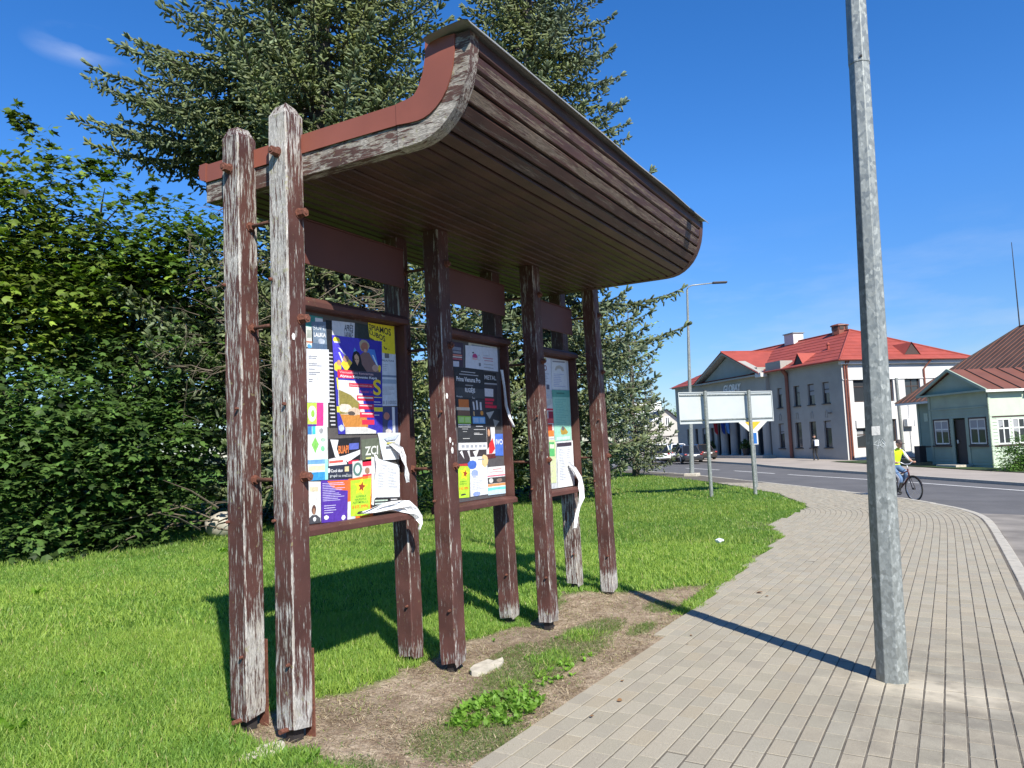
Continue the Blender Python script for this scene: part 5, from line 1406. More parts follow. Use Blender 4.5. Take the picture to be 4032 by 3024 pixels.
# drainpipes
MB().tube([fF(5.9, 6.35, -.42), fF(5.9, 6.0, -.12), fF(5.9, 5.7, -.12), fF(5.9, zb, -.12)], [.16, .16, .13, .13], 8).build('drainpipe', M['copper'], HB)
for n_ in (.16, .36): MB().tube([fEnd(n_, 6.3, -.35), fEnd(n_, 6.0, -.09), fEnd(n_, zb, -.09)], .06, 8).build('drainpipe', M['copper'], HB)
MB().tube([fEnd(7.3, 6.35, -.4), fEnd(6.9, 5.7, -.08), fEnd(6.9, zb, -.08)], .06, 8).build('drainpipe', M['copper'], HB)
MB().tube([fEnd(4.45, 5.1, -.08), fEnd(4.55, zb, -.08)], .09, 8).build('vent_duct', M['galv'], HB)
MB().obox(fEnd(5.15, 1.95, -.22), tE * .36, tF * .18, (0, 0, .26)).build('air_conditioner', M['white'], HB, bevel=.02)
MB().obox(fEnd(1.55, 1.98, -.06), tE * .75, tF * .05, (0, 0, .26)).build('panel', M['plaster_end'], HB)
# lettering over the porch
tvx, tfx, asp = textmesh('GLOBAY', True)
mb = MB(); s0, s1, z0_, z1_ = 14.25, 11.70, 5.28, 5.88
for off in (0, .06):
    n0 = len(mb.v)
    for a, b_ in tvx: mb.v.append(tuple(fF(s0 + (s1 - s0) * a - .12 * b_, z0_ + (z1_ - z0_) * b_, -.34 - off)))
    for q_ in tfx: mb.f.append(tuple(n0 + i for i in q_)); mb.m.append(0)
mb.build('lettering', M['white'], HB, fix=False)
# flags and pots in front of the porch
for i, (s, colr, nm) in enumerate(((15.2, (.42, .03, .04), 'red'), (14.05, (.02, .07, .33), 'dark blue'), (13.35, (.10, .26, .55), 'pale blue'))):
    r0 = fF(s, 2.9, -.35)
    fg = empty('flag', r0, '%s flag hanging from a slanted staff on the porch of the red roofed building' % nm, 'flag', 'flags on the porch')
    tip = r0 - nF * .9 + Vector((0, 0, .35)) - tF * .25
    MB().tube([r0, tip], .02, 6).build('flagstaff', M['white'], fg)
    mb = MB(); nu, nv = 8, 6
    for a in range(nu + 1):
        for b_ in range(nv + 1):
            u = a / nu; v = b_ / nv
            p_ = r0 + (tip - r0) * (.25 + .75 * u) + Vector((0, 0, -1.35 * v * (1 - .1 * u))) + tF * (.06 * math.sin(u * 9 + v * 3)) - (tip - r0) * .25 * v * u
            mb.v.append(tuple(p_))
    for a in range(nu):
        for b_ in range(nv):
            k = a * (nv + 1) + b_; mb.f.append((k, k + 1, k + nv + 2, k + nv + 1)); mb.m.append(0)
    mb.build('cloth', flat(colr, .8), fg, smooth=True, fix=False)
def tuft_mesh(n, r, hgt, colr, seed, leaf=.12):
    rs = np.random.default_rng(seed); d = rs.normal(0, 1, (n, 3)); d[:, 2] = np.abs(d[:, 2]) * .8 + .2; d /= np.linalg.norm(d, axis=1, keepdims=True)
    pos = d * np.array([r, r, hgt]) * (rs.random((n, 1)) ** .4); tv_ = np.array([[0, -.3, 0], [0, .3, 0], [1, 0, 0.], [.5, .45, .05]]) * leaf; tf_ = np.array([[0, 2, 1], [1, 2, 3]])
    col_ = np.array(colr) * (.6 + .8 * rs.random((n, 1)))
    return batch('leaves', tv_, tf_, pos, frames(d + rs.normal(0, .5, (n, 3)), roll=rs.random(n) * 6), col_)
for s in (16.3, 10.9):
    p0 = fF(s, -.06, -.75); pt = empty('potted_shrub', p0, 'potted shrub by the porch columns, %s' % ('left of the flags' if s > 16 else 'behind the diamond sign'), 'potted plant', 'potted shrubs on the porch')
    MB().tube([p0, p0 + Vector((0, 0, .55))], [.2, .30], 10).build('pot', M['steeldark'], pt)
    o = link('foliage', tuft_mesh(260, .42, .75, (.035, .07, .02), int(s), .16), M['leaf']); o.parent = pt; o.location = (0, 0, .5)

# -- mint green wooden house
HC = Vector((44.939, -1.790, 0)); az = 37
fG, tG, nG = frame_fn(HC, az)             # gable wall (porch wing)
tS = nG                                    # side wall runs along nG
def fS(s, z, d=0.): return HC + tS * s + tG * d + Vector((0, 0, z))
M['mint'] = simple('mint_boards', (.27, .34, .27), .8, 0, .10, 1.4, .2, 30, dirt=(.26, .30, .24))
M['mint_lit'] = simple('sunlit_mint_boards', (.46, .54, .42), .8, 0, .08, 1.4, .2, 30)  # lit copy of the mint boards, sunshine put into the colour
M['rustroof'] = simple('rust_red_metal_roof', (.17, .065, .042), .6, .1, .15, 1.3, .1, 10, dirt=(.14, .07, .055))
M['brownroof'] = simple('old_brown_metal_roof', (.085, .055, .043), .7, .1, .3, .9, .1, 10, dirt=(.13, .075, .05))
M['trimwhite'] = simple('white_trim', (.60, .62, .58), .7)
GH = empty('green_house', (HC.x, HC.y, -.4), 'mint green wooden house with rusty metal roof and a gabled porch wing', 'house')
zh = -.62
def siding(f, s0, s1, z0, z1, holes, pitch=.17, t=.032, d=0.):
    """lapped boards with openings"""
    mb = MB(); z = z0
    while z < z1 - .01:
        zt = min(z + pitch, z1); cuts = sorted([(h_[0], h_[1]) for h_ in holes if h_[2] < zt - .01 and h_[3] > z + .01])
        segs = []; a = s0
        for c_ in cuts:
            if c_[0] > a: segs.append((a, c_[0]))
            a = max(a, c_[1])
        if a < s1: segs.append((a, s1))
        for (u, v) in segs:
            mb.quad(f(u, z, d - t), f(v, z, d - t), f(v, zt, d), f(u, zt, d)); mb.quad(f(u, z, d - t), f(v, z, d - t), f(v, z, d + .01), f(u, z, d + .01))
        z = zt
    return mb
gw = [(.25, 1.38, .62, 1.90), (2.94, 4.05, .62, 1.90)]; gd = (1.66, 2.54, -.38, 1.90)
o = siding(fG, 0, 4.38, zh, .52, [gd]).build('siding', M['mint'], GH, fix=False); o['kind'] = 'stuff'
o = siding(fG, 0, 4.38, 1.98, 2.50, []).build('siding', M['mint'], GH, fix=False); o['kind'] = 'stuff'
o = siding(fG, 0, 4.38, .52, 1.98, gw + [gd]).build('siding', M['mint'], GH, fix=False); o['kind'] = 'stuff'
MB().quad(fG(0, 2.50, -.01), fG(4.38, 2.50, -.01), fG(4.38, 3.25, -.01), fG(0, 3.25, -.01)).build('frieze', M['mint'], GH, fix=False)
MB().poly([fG(-.25, 3.30, -.05), fG(4.80, 3.30, -.05), fG(2.34, 4.42, -.05)]).build('gable', M['mint'], GH, fix=False)
def trim(a, b_, z0, z1, mat_, f=fG, d=-.05, nm='trim', th=.05):
    p = [f(a, z0, d), f(b_, z0, d), f(b_, z1, d), f(a, z1, d)]; q_ = [f(a, z0, d + th), f(b_, z0, d + th), f(b_, z1, d + th), f(a, z1, d + th)]
    mb = MB(); mb.v += [tuple(x) for x in p + q_]
    for k in ((0, 1, 2, 3), (7, 6, 5, 4), (0, 4, 5, 1), (1, 5, 6, 2), (2, 6, 7, 3), (3, 7, 4, 0)): mb.f.append(k); mb.m.append(0)
    return mb.build(nm, mat_, GH)
trim(-.04, 4.42, 2.46, 2.53, M['mint'], nm='belt'); trim(1.42, 1.64, zh, 1.98, M['mint'], nm='door_frame'); trim(2.56, 2.78, zh, 1.98, M['mint'], nm='door_frame')
trim(-.05, .12, zh, 3.2, M['mint'], nm='corner_board'); trim(4.24, 4.42, zh, 3.2, M['mint'], nm='corner_board')
trim(.10, 1.46, .48, .56, M['brownframe'], nm='sill', d=-.10, th=.12); trim(2.76, 4.24, .48, .56, M['brownframe'], nm='sill', d=-.10, th=.12)
for h_ in gw:
    window(GH, fG, h_, M['trimwhite'], -.02, .07, ((.5,), (.62,)))
    for a, b_, c_, e_ in ((h_[0] - .08, h_[0], h_[2] - .04, h_[3] + .06), (h_[1], h_[1] + .08, h_[2] - .04, h_[3] + .06), (h_[0] - .08, h_[1] + .08, h_[3], h_[3] + .08)): trim(a, b_, c_, e_, M['brownframe'], d=-.045, nm='window_surround')
door_ = MB().quad(fG(gd[0], gd[2], .08), fG(gd[1], gd[2], .08), fG(gd[1], gd[3], .08), fG(gd[0], gd[3], .08)).build('door', simple('dark_door', (.035, .028, .026), .6), GH, fix=False)
MB().obox(fG(2.38, .75, .03), tG * .03, nG * .03, (0, 0, .09)).build('handle', M['trimwhite'], door_)
MB().obox(fG(2.1, -.52, -.5), tG * .75, nG * .5, (0, 0, .10)).build('step', M['concrete'], GH)
# side wall (sunlit)
sw = [(.38, 1.10, .56, 1.86), (1.20, 1.95, .56, 1.86), (2.05, 2.8, .56, 1.86), (4.0, 4.9, .56, 1.86)]
o = siding(fS, 0, 8.5, zh, .50, []).build('siding', M['mint_lit'], GH, fix=False); o['kind'] = 'stuff'
o = siding(fS, 0, 8.5, .50, 1.95, sw).build('siding', M['mint_lit'], GH, fix=False); o['kind'] = 'stuff'
MB().quad(fS(0, 1.95, -.01), fS(8.5, 1.95, -.01), fS(8.5, 3.12, -.01), fS(0, 3.28, -.01)).build('frieze', M['mint_lit'], GH, fix=False)
trim(-.04, 8.5, 1.93, 1.99, M['brownframe'], f=fS, nm='belt'); trim(-.04, 8.5, .46, .54, M['brownframe'], f=fS, nm='belt'); trim(-.05, .12, zh, 3.2, M['mint_lit'], f=fS, nm='corner_board')
for h_ in sw: window(GH, fS, h_, M['trimwhite'], -.02, .08, ((.5,), (.62,)))
# main block set back behind the wing
def fM(s, z, d=0.): return fG(s, z, 2.6 + d)
mw = (6.45, 7.45, .52, 2.28)
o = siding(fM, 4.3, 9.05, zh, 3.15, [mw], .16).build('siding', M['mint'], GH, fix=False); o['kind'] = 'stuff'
MB().quad(fG(9.05, zh, 2.6), fG(9.05, zh, 14), fG(9.05, 3.15, 14), fG(9.05, 3.15, 2.6)).build('end_wall', M['mint'], GH, fix=False)
MB().quad(fG(4.38, zh, 0), fG(4.38, zh, 2.6), fG(4.38, 3.2, 2.6), fG(4.38, 3.2, 0)).build('wing_end_wall', M['mint'], GH, fix=False)
window(GH, fM, mw, M['trimwhite'], -.02, .09, ((), (.62,)))
for a, b_, c_, e_ in ((mw[0] - .18, mw[0], mw[2] - .1, mw[3] + .18), (mw[1], mw[1] + .18, mw[2] - .1, mw[3] + .18), (mw[0] - .18, mw[1] + .18, mw[3], mw[3] + .18)): trim(a, b_, c_, e_, M['brownframe'], f=fM, nm='window_surround')
trim(4.3, 9.1, .36, .44, M['brownframe'], f=fM, nm='belt'); trim(8.88, 9.08, zh, 3.1, M['mint'], f=fM, nm='corner_board'); trim(8.1, 8.45, 1.92, 2.42, M['mint_lit'], f=fM, nm='meter_box')
# roofs
mb = MB()
EV = 3.12; SLP = (7.4 - EV) / 6.2
pl_f = lambda a, b_: fG(a, EV + SLP * (b_ - 2.0), b_)
e0_, e1_, e2_, e3_ = fG(10.35, EV, 2.0), fG(-.35, EV, 2.0), fG(-.35, EV, 14.4), fG(10.35, EV, 14.4); r0_, r1_ = fG(6.85, 7.4, 8.2), fG(3.15, 7.4, 8.2)
mb.poly([e0_, e1_, r1_, r0_]); mb.poly([e3_, e0_, r0_]); mb.poly([e2_, e3_, r0_, r1_]); mb.poly([e1_, e2_, r1_]); mb.build('roof', M['brownroof'], GH, fix=False)
MB().tube([e0_, r0_], .07, 6).build('hip_cap', M['brownroof'], GH); MB().tube([r0_, r1_], .07, 6).build('ridge_cap', M['brownroof'], GH)
mb = MB()
for k in range(23):
    a = 10.1 - k * .46; t1 = 1.0
    if a > 6.85: t1 = (10.35 - a) / 3.5
    elif a < 3.15: t1 = (a + .35) / 3.5
    p0 = pl_f(a, 2.0) + Vector((0, 0, .03)); p1 = pl_f(a, 2.0 + 6.2 * t1) + Vector((0, 0, .03))
    mb.tube([p0, p1], .022, 4, cap=False)
o = mb.build('roof_seams', M['rustroof'], GH); o['kind'] = 'stuff'
MB().obox((fG(10.3, 3.06, 2.02) + fG(4.4, 3.06, 2.02)) / 2, tG * 2.95, nG * .05, (0, 0, .06)).build('eaves_board', M['trimwhite'], GH)
mb = MB(); w0, w1, w2 = fG(-.30, 3.30, -.30), fG(4.95, 3.30, -.30), fG(2.34, 4.56, -.30); v0, v1, v2 = fG(-.30, 3.30, 4.3), fG(4.95, 3.30, 4.3), fG(2.34, 4.56, 4.3)
mb.poly([w0, w2, v2, v0]); mb.poly([w2, w1, v1, v2]); mb.build('wing_roof', M['rustroof'], GH, fix=False)
mb = MB()
for (s0, s1) in ((-.32, 2.34), (5.0, 2.34)):
    p0, p1 = fG(s0, 3.27, -.27), fG(s1, 4.53, -.27); mb.obox((p0 + p1) / 2, (p1 - p0) / 2, nG * .05, Vector((0, 0, .075)))
mb.build('bargeboard', M['mint'], GH)
MB().obox((fG(-.3, 3.28, -.16) + fG(4.95, 3.28, -.16)) / 2, tG * 2.62, nG * .16, (0, 0, .045)).build('pediment_sill', M['mint'], GH)
MB().obox((fG(-.31, 3.24, -.3) + fG(-.31, 3.24, 1.98)) / 2, tG * .03, nG * 1.14, (0, 0, .06)).build('eaves_board', M['trimwhite'], GH)
mb = MB()
for k in range(4):
    d = .7 + k * .95; off = 0
    mb.tube([fG(2.30, 4.57, d), fG(-.30, 3.33, d)], .025, 4, cap=False)
o = mb.build('roof_seams', M['steeldark'], GH); o['kind'] = 'stuff'
MB().tube([r0_, r0_ + Vector((0, 0, 2.0)), r0_ + Vector((.05, 0, 5.2))], [.04, .035, .02], 6).build('mast', M['steeldark'], GH)
MB().obox(fG(4.95, .1, -.35), tG * .22, nG * .2, (0, 0, .45)).build('rubbish_bin', M['steeldark']); 
rb = bpy.data.objects['rubbish_bin']; setp(rb, 'dark rubbish bin standing at the left corner of the green porch', 'rubbish bin')
# lawn strip in front of the house, coloured dark in place of tree shade
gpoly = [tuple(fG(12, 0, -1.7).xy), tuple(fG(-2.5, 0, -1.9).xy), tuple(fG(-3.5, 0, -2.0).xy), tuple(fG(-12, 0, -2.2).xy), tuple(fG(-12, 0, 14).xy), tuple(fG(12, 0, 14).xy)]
gl = sheet('house_lawn', gpoly, .06, simple('yard_grass_shade_tone', (.030, .055, .014), .95, 0, .5, 3, .4, 20), [(30, 70, -30, 20, 2)])

# -- small gabled house and white block far down the road
SCM = simple('grey_beige_siding', (.44, .42, .38), .85, 0, .06, .6, .1, 5); SLT = simple('slate_roof', (.045, .05, .06), .55, 0, .2, .8, .1, 6)
a0 = ud(2548, 1771, 110); a1 = ud(2717, 1771, 110); a0.z = a1.z = -.35
azs = math.degrees(math.atan2(a0.y - a1.y, a0.x - a1.x))
fH, tH, nH = frame_fn(a1, azs); W_ = (a0 - a1).length
SHs = empty('small_house', (a1.x, a1.y, -.35), 'small beige gabled house with dark slate roof far behind the parked cars', 'house')
hz = 3.0; hl = [(W_ * .62 - .35, W_ * .62 + .30, 3.05, 5.2), (W_ * .40, W_ * .40 + .65, 3.05, 5.2)]
ww = [(W_ * .62 - .1, W_ * .62 + .65, 3.4, 5.3), (W_ * .62 - 1.15, W_ * .62 - .45, 3.4, 5.3), (.1, .95, -.1, 1.9), (3.0, 4.7, -.1, .95)]
mb = wall_holes(fH, 0, W_, -.6, hz, [w_ for w_ in ww if w_[3] < hz], .12)
mb.poly([fH(0, hz), fH(W_, hz), fH(W_ / 2, hz + 2.7)]); mb.quad(fH(W_, -.6), fH(W_, -.6, 12), fH(W_, hz, 12), fH(W_, hz)); mb.quad(fH(0, -.6), fH(0, -.6, 12), fH(0, hz, 12), fH(0, hz))
mb.build('wall', SCM, SHs, fix=False)
for w_ in ww: window(SHs, fH, (w_[0], w_[1], min(w_[2], 99), w_[3] if w_[3] < hz else w_[3] - .6), M['white'], -.05 if w_[3] > hz else .05, .12, ((.5,), ()))
mb = MB(); mb.poly([fH(-.4, hz - .3, -.5), fH(W_ / 2, hz + 2.8, -.5), fH(W_ / 2, hz + 2.8, 12.5), fH(-.4, hz - .3, 12.5)]); mb.poly([fH(W_ + 2.4, hz - 1.1, -.5), fH(W_ / 2, hz + 2.8, -.5), fH(W_ / 2, hz + 2.8, 12.5), fH(W_ + 2.4, hz - 1.1, 12.5)])
mb.build('roof', SLT, SHs, fix=False)
mb = MB(); mb.obox(fH(W_ * .85, hz + 1.0, 3), tH * .5, nH * .7, (0, 0, .05)); mb.build('skylight', GLASS, SHs)
for q_ in (1.9, .75): MB().obox(fH(W_ / 2, q_, -.03), tH * (W_ / 2), nH * .03, (0, 0, .05)).build('belt', M['brownframe'], SHs)
wb = empty('white_block', ud(2537, 1680, 230), 'plain white flat roofed building beyond the small gabled house', 'building')
c = ud(2537, 1588, 230) - Vector((0, 0, 7.9)); MB().obox(c, Rr * 3.9, F_.cross(Rr).cross(Rr).normalized() * 0 + Vector((F_.x, F_.y, 0)).normalized() * 6, (0, 0, 2.9 + 5)).build('wall', M['white'], wb)
tpz = c.z + 7.9
MB().obox(Vector((c.x, c.y, tpz)) + Rr * 2.5, Rr * .9, Vector((F_.x, F_.y, 0)) * .9, (0, 0, .0 + .9)).build('roof_box', M['steeldark'], wb)
for u, hh in ((2.3, 5.6), (.4, 3.4), (-2.4, 3.6), (-1.0, 1.0)):
    p0 = Vector((c.x, c.y, tpz)) + Rr * u; MB().tube([p0, p0 + Vector((0, 0, hh))], .14, 6).build('antenna', M['galv'], wb)

# ------------------------------------------------------------------ cars
TYRE = simple('tyre_rubber', (.02, .02, .02), .85); RIM = simple('alloy_rim', (.45, .46, .48), .35, .6)
CGL = newmat('car_glass')[0]; _b = CGL.node_tree.nodes['Principled BSDF']; _b.inputs['Base Color'].default_value = (.012, .014, .017, 1); _b.inputs['Roughness'].default_value = .06
TAIL = flat((.32, .02, .02), .25); HEAD = flat((.62, .64, .66), .2)
def carpaint(n, c):
    m, t, b = newmat(n); b.inputs['Base Color'].default_value = (*c, 1); b.inputs['Roughness'].default_value = .28; b.inputs['Coat Weight'].default_value = .6
    return m
def make_car(label, paint, L=4.4, W=1.80, H=1.62, suv=True, wagon=True, group='cars parked by the small house', lens=(0, 0)):
    """local: x forward, y left, z up; built from lofted sections"""
    r = empty('parked_car', (0, 0, 0), label, 'car', group)
    hb = .78 if suv else .70            # belt height
    gc = .24 if suv else .18
    # lower body: stations along x with (x, half width at sill, half width at belt, z bottom, z top)
    st = [(-L / 2, .70, .74, .42, hb * .96), (-L / 2 + .10, .82, .86, gc, hb + .12), (-L / 2 + .5, .90, .90, gc, hb + .16), (-.7, .91, .90, gc, hb + .15), (.55, .91, .90, gc, hb + .12), (1.25, .90, .87, gc, hb + .06), (L / 2 - .25, .84, .80, gc + .02, hb - .08), (L / 2, .66, .62, .36, hb - .26)]
    mb = MB(); K = 10; rings = []
    for (x, ws, wb2, z0, z1) in st:
        k_ = W / 1.8
        ws *= k_; wb2 *= k_; m_ = (z0 + z1) / 2
        rings.append([(x, -ws * .86, z0), (x, -ws, z0 + .12), (x, -ws * 1.01, m_), (x, -wb2, z1 - .07), (x, -wb2 * .88, z1), (x, wb2 * .88, z1), (x, wb2, z1 - .07), (x, ws * 1.01, m_), (x, ws, z0 + .12), (x, ws * .86, z0)])
    for q_ in rings: mb.v += q_
    for i in range(len(rings) - 1):
        for j in range(K):
            j2 = (j + 1) % K; mb.f.append((i * K + j, i * K + j2, (i + 1) * K + j2, (i + 1) * K + j)); mb.m.append(0)
    mb.f.append(tuple(range(K))); mb.m.append(0); mb.f.append(tuple((len(rings) - 1) * K + j for j in range(K))); mb.m.append(0)
    body = mb.build('body', paint, r, smooth=True); md = body.modifiers.new('s', 'SUBSURF'); md.levels = 1; md.render_levels = 1
    # greenhouse: glass band with painted roof
    xr0 = -L / 2 + (.12 if wagon else .75); xr1 = -L / 2 + (.55 if wagon else 1.35); xf1 = .15; xf0 = 1.0
    zt = H
    def gh(o, top):
        zb_ = hb + .08
        return [(xr0 - o, -.76 - o, zb_), (xf0 + o, -.74 - o, zb_), (xf0 + o, .74 + o, zb_), (xr0 - o, .76 + o, zb_), (xr1 - o, -.58 - o, top), (xf1 + o, -.57 - o, top), (xf1 + o, .57 + o, top), (xr1 - o, .58 + o, top)]
    mb = MB(); mb.v += gh(0, zt - .06)
    for f_ in ((0, 1, 5, 4), (1, 2, 6, 5), (2, 3, 7, 6), (3, 0, 4, 7)): mb.f.append(f_); mb.m.append(0)
    mb.build('windows', CGL, r)
    P = gh(.012, zt - .05); roofp = MB()
    # roof panel and pillars
    v = [Vector(p) for p in P]
    up = Vector((0, 0, .07))
    roofp.v += [tuple(v[4]), tuple(v[5]), tuple(v[6]), tuple(v[7]), tuple(v[4] + up + Vector((.1, .08, 0))), tuple(v[5] + up + Vector((-.15, .08, 0))), tuple(v[6] + up + Vector((-.15, -.08, 0))), tuple(v[7] + up + Vector((.1, -.08, 0)))]
    for f_ in ((0, 1, 5, 4), (1, 2, 6, 5), (2, 3, 7, 6), (3, 0, 4, 7), (4, 5, 6, 7)): roofp.f.append(f_); roofp.m.append(0)
    roofp.build('roof', paint, r, smooth=False, bevel=.02)
    for a, b_ in ((0, 4), (1, 5), (2, 6), (3, 7)):
        MB().tube([v[a], v[b_]], .055, 6).build('pillar', paint, r)
    for sy in (-1, 1):
        for xx in (-.35,): MB().tube([Vector((xx, sy * .765, hb + .08)), Vector((xx - .02, sy * .585, zt - .05))], .035, 6).build('pillar', paint, r)
    for sx in (-1.32 * L / 4.4, 1.35 * L / 4.4):
        for sy in (-1, 1):
            rw = .345 if suv else .32
            wmb = MB(); wmb.tube([Vector((sx, sy * (W / 2 - .20), rw)), Vector((sx, sy * (W / 2 + .015), rw))], rw, 20)
            wh = wmb.build('wheel', TYRE, r, bevel=.02)
            rmb = MB(); rmb.tube([Vector((sx, sy * (W / 2 + .012), rw)), Vector((sx, sy * (W / 2 + .024), rw))], rw * .64, 16); rmb.build('rim', RIM, wh)
    for sy in (-1, 1):
        MB().obox((-L / 2 + .05, sy * .66, hb + .02), (.05, 0, 0), (0, .10, 0), (0, 0, .055)).build('tail_light', TAIL, r, bevel=.02)
        MB().obox((L / 2 - .12, sy * .60, hb - .16), (.08, 0, 0), (0, .15, 0), (0, 0, .07)).build('headlight', HEAD, r, bevel=.02)
        MB().obox((.72, sy * (W / 2 + .04), hb + .16), (.06, 0, 0), (0, .09, 0), (0, 0, .06)).build('wing_mirror', paint, r, bevel=.02)
    MB().obox((-L / 2 - .01, 0, .62), (.012, 0, 0), (0, .26, 0), (0, 0, .055)).build('number_plate', flat((.7, .7, .68)), r)
    MB().box((-L / 2 + .02, -.74, gc + .02), (-L / 2 + .14, .74, gc + .20)).build('bumper', TYRE, r, bevel=.03)
    return r
def place(r, px, Z, az, scale=1.0):
    p = ud(px, 1800, Z); r.location = (p.x, p.y, g(p.x, p.y) - (.075 if False else .0) + .02); r.rotation_euler = (0, 0, R_(az)); r.scale = (.86, .86, .86)
WHC = carpaint('white_car_paint', (.72, .73, .75)); DKC = carpaint('dark_car_paint', (.035, .04, .05)); BRC = carpaint('brown_car_paint', (.045, .035, .032))
c1 = make_car('white estate car seen square from behind, leftmost of the parked cars', WHC, 4.5, 1.82, 1.66); place(c1, 2600, 60, 21)
c2 = make_car('white hatchback parked between the other white car and the dark one', WHC, 4.2, 1.8, 1.60); place(c2, 2660, 64, 29)
c3 = make_car('dark grey car with a pale number plate, partly behind the slim lamp post', DKC, 4.4, 1.8, 1.48, suv=False, wagon=False); place(c3, 2706, 57.5, 31)
c4 = make_car('dark brown car at the left end of the porch of the red roofed building', BRC, 4.6, 1.8, 1.45, suv=False, wagon=False); place(c4, 2758, 64, 38)

# ------------------------------------------------------------------ people
def skin_body(name, joints, edges, root, mats, parent, sub=2):
    """joints: name -> (x,y,z,r) local; one continuous skinned surface"""
    me = bpy.data.meshes.new(name); keys = list(joints); idx = {k: i for i, k in enumerate(keys)}
    me.from_pydata([joints[k][:3] for k in keys], [(idx[a], idx[b_]) for a, b_ in edges], [])
    o = bpy.data.objects.new(name, me); COL.objects.link(o)
    md = o.modifiers.new('skin', 'SKIN'); md.use_smooth_shade = True
    sv = me.skin_vertices[0].data
    for k in keys:
        r_ = joints[k][3]; sv[idx[k]].radius = (r_, r_) if not isinstance(r_, tuple) else r_
        sv[idx[k]].use_root = (k == root)
    m2 = o.modifiers.new('sub', 'SUBSURF'); m2.levels = sub; m2.render_levels = sub
    me.materials.append(mats); attach(o, parent) if parent else None
    return o
SKM = simple('skin', (.50, .28, .20), .55, 0, .05); VEST = simple('hi_vis_yellow', (.62, .78, .02), .6, 0, .06); JEANS = simple('blue_jeans', (.10, .17, .30), .85); TEE = simple('white_sleeve', (.62, .62, .66), .8)
BLKC = simple('black_clothes', (.018, .018, .02), .85); HAIR = simple('dark_cap', (.045, .035, .035), .8)
def cyl(parent, name, path, rad, mat_, n=8, smooth=True):
    return MB().tube(path, rad, n).build(name, mat_, parent, smooth=smooth)
# bicycle, local: x forward, z up, y left
bk = empty('bicycle', (0, 0, 0), 'dark red city bicycle ridden along the road edge', 'bicycle')
FRM = simple('dark_red_frame', (.10, .03, .035), .35, .2); FRB = simple('black_frame', (.03, .025, .028), .5)
rw = .345; fx, rx = .56, -.50
def wheel(x, nm):
    mb = MB(); n = 36
    mb.tube([Vector((x + rw * math.cos(i * 2 * math.pi / n), 0, rw + rw * math.sin(i * 2 * math.pi / n))) for i in range(n + 1)], .021, 8, cap=False)
    w_ = mb.build(nm, TYRE, bk, smooth=True)
    mb = MB(); mb.tube([Vector((x + (rw - .03) * math.cos(i * 2 * math.pi / n), 0, rw + (rw - .03) * math.sin(i * 2 * math.pi / n))) for i in range(n + 1)], .013, 6, cap=False); mb.build('rim', RIM, w_, smooth=True)
    mb = MB()
    for i in range(18):
        a = i * 2 * math.pi / 18; mb.tube([Vector((x, .02 * (-1) ** i, rw)), Vector((x + (rw - .03) * math.cos(a), 0, rw + (rw - .03) * math.sin(a)))], .0022, 3, cap=False)
    mb.build('spokes', RIM, w_)
    MB().tube([Vector((x, -.04, rw)), Vector((x, .04, rw))], .03, 10).build('hub', M['steeldark'], w_)
wheel(fx, 'wheel'); wheel(rx, 'wheel')
BBk = Vector((-.04, 0, .29)); ST = Vector((-.20, 0, .82)); HT = Vector((.38, 0, .86)); HL = Vector((.41, 0, .70))
cyl(bk, 'frame', [BBk, HL], .021, FRM); cyl(bk, 'seat_tube', [BBk, ST + Vector((-.04, 0, .10))], .018, FRB); cyl(bk, 'top_tube', [ST + Vector((.03, 0, -.12)), HT], .018, FRM); cyl(bk, 'head_tube', [HL, HT + Vector((-.02, 0, .06))], .024, FRM)
for sy in (-.05, .05):
    cyl(bk, 'fork', [HL + Vector((0, sy * .5, 0)), Vector((fx, sy, rw))], .012, FRB); cyl(bk, 'chainstay', [BBk, Vector((rx, sy, rw))], .010, FRB); cyl(bk, 'seatstay', [ST + Vector((.02, 0, -.08)), Vector((rx, sy, rw))], .010, FRB)
HBc = HT + Vector((-.04, 0, .20)); cyl(bk, 'stem', [HT, HBc], .014, RIM)
cyl(bk, 'handlebar', [HBc + Vector((-.13, .30, .06)), HBc + Vector((-.02, .22, .07)), HBc + Vector((.02, .08, 0)), HBc + Vector((.02, -.08, 0)), HBc + Vector((-.02, -.22, .07)), HBc + Vector((-.13, -.30, .06))], .012, RIM)
MB().obox(ST + Vector((-.07, 0, .13)), (.13, 0, 0), (0, .07, 0), (0, 0, .03)).build('saddle', TYRE, bk, bevel=.02)
MB().tube([Vector((BBk.x, -.035, .29)), Vector((BBk.x, -.045, .29))], .085, 18).build('chainring', M['steeldark'], bk)
cyl(bk, 'crank', [BBk + Vector((0, -.06, 0)), BBk + Vector((.10, -.08, -.13))], .010, RIM); cyl(bk, 'crank', [BBk + Vector((0, .06, 0)), BBk + Vector((-.10, .08, .13))], .010, RIM)
MB().obox(BBk + Vector((.10, -.13, -.13)), (.05, 0, 0), (0, .045, 0), (0, 0, .012)).build('pedal', TYRE, bk); MB().obox(BBk + Vector((-.10, .13, .13)), (.05, 0, 0), (0, .045, 0), (0, 0, .012)).build('pedal', TYRE, bk)
mb = MB(); mb.tube([Vector((fx + (rw + .03) * math.cos(a), 0, rw + (rw + .03) * math.sin(a))) for a in np.linspace(.3, 2.6, 14)], .018, 5); mb.build('mudguard', FRB, bk)
bpx = Vector((25.58, 1.02, g(25.66, 1.16) - .075)); haz = R_(-139); hd = Vector((math.cos(haz), math.sin(haz), 0))
bloc = bpx - hd * fx
bk.location = bloc; bk.rotation_euler = (0, 0, haz)
rd = empty('person', (0, 0, 0), 'cyclist in yellow high visibility vest and dark cap, half hidden by the lamp pole', 'person')
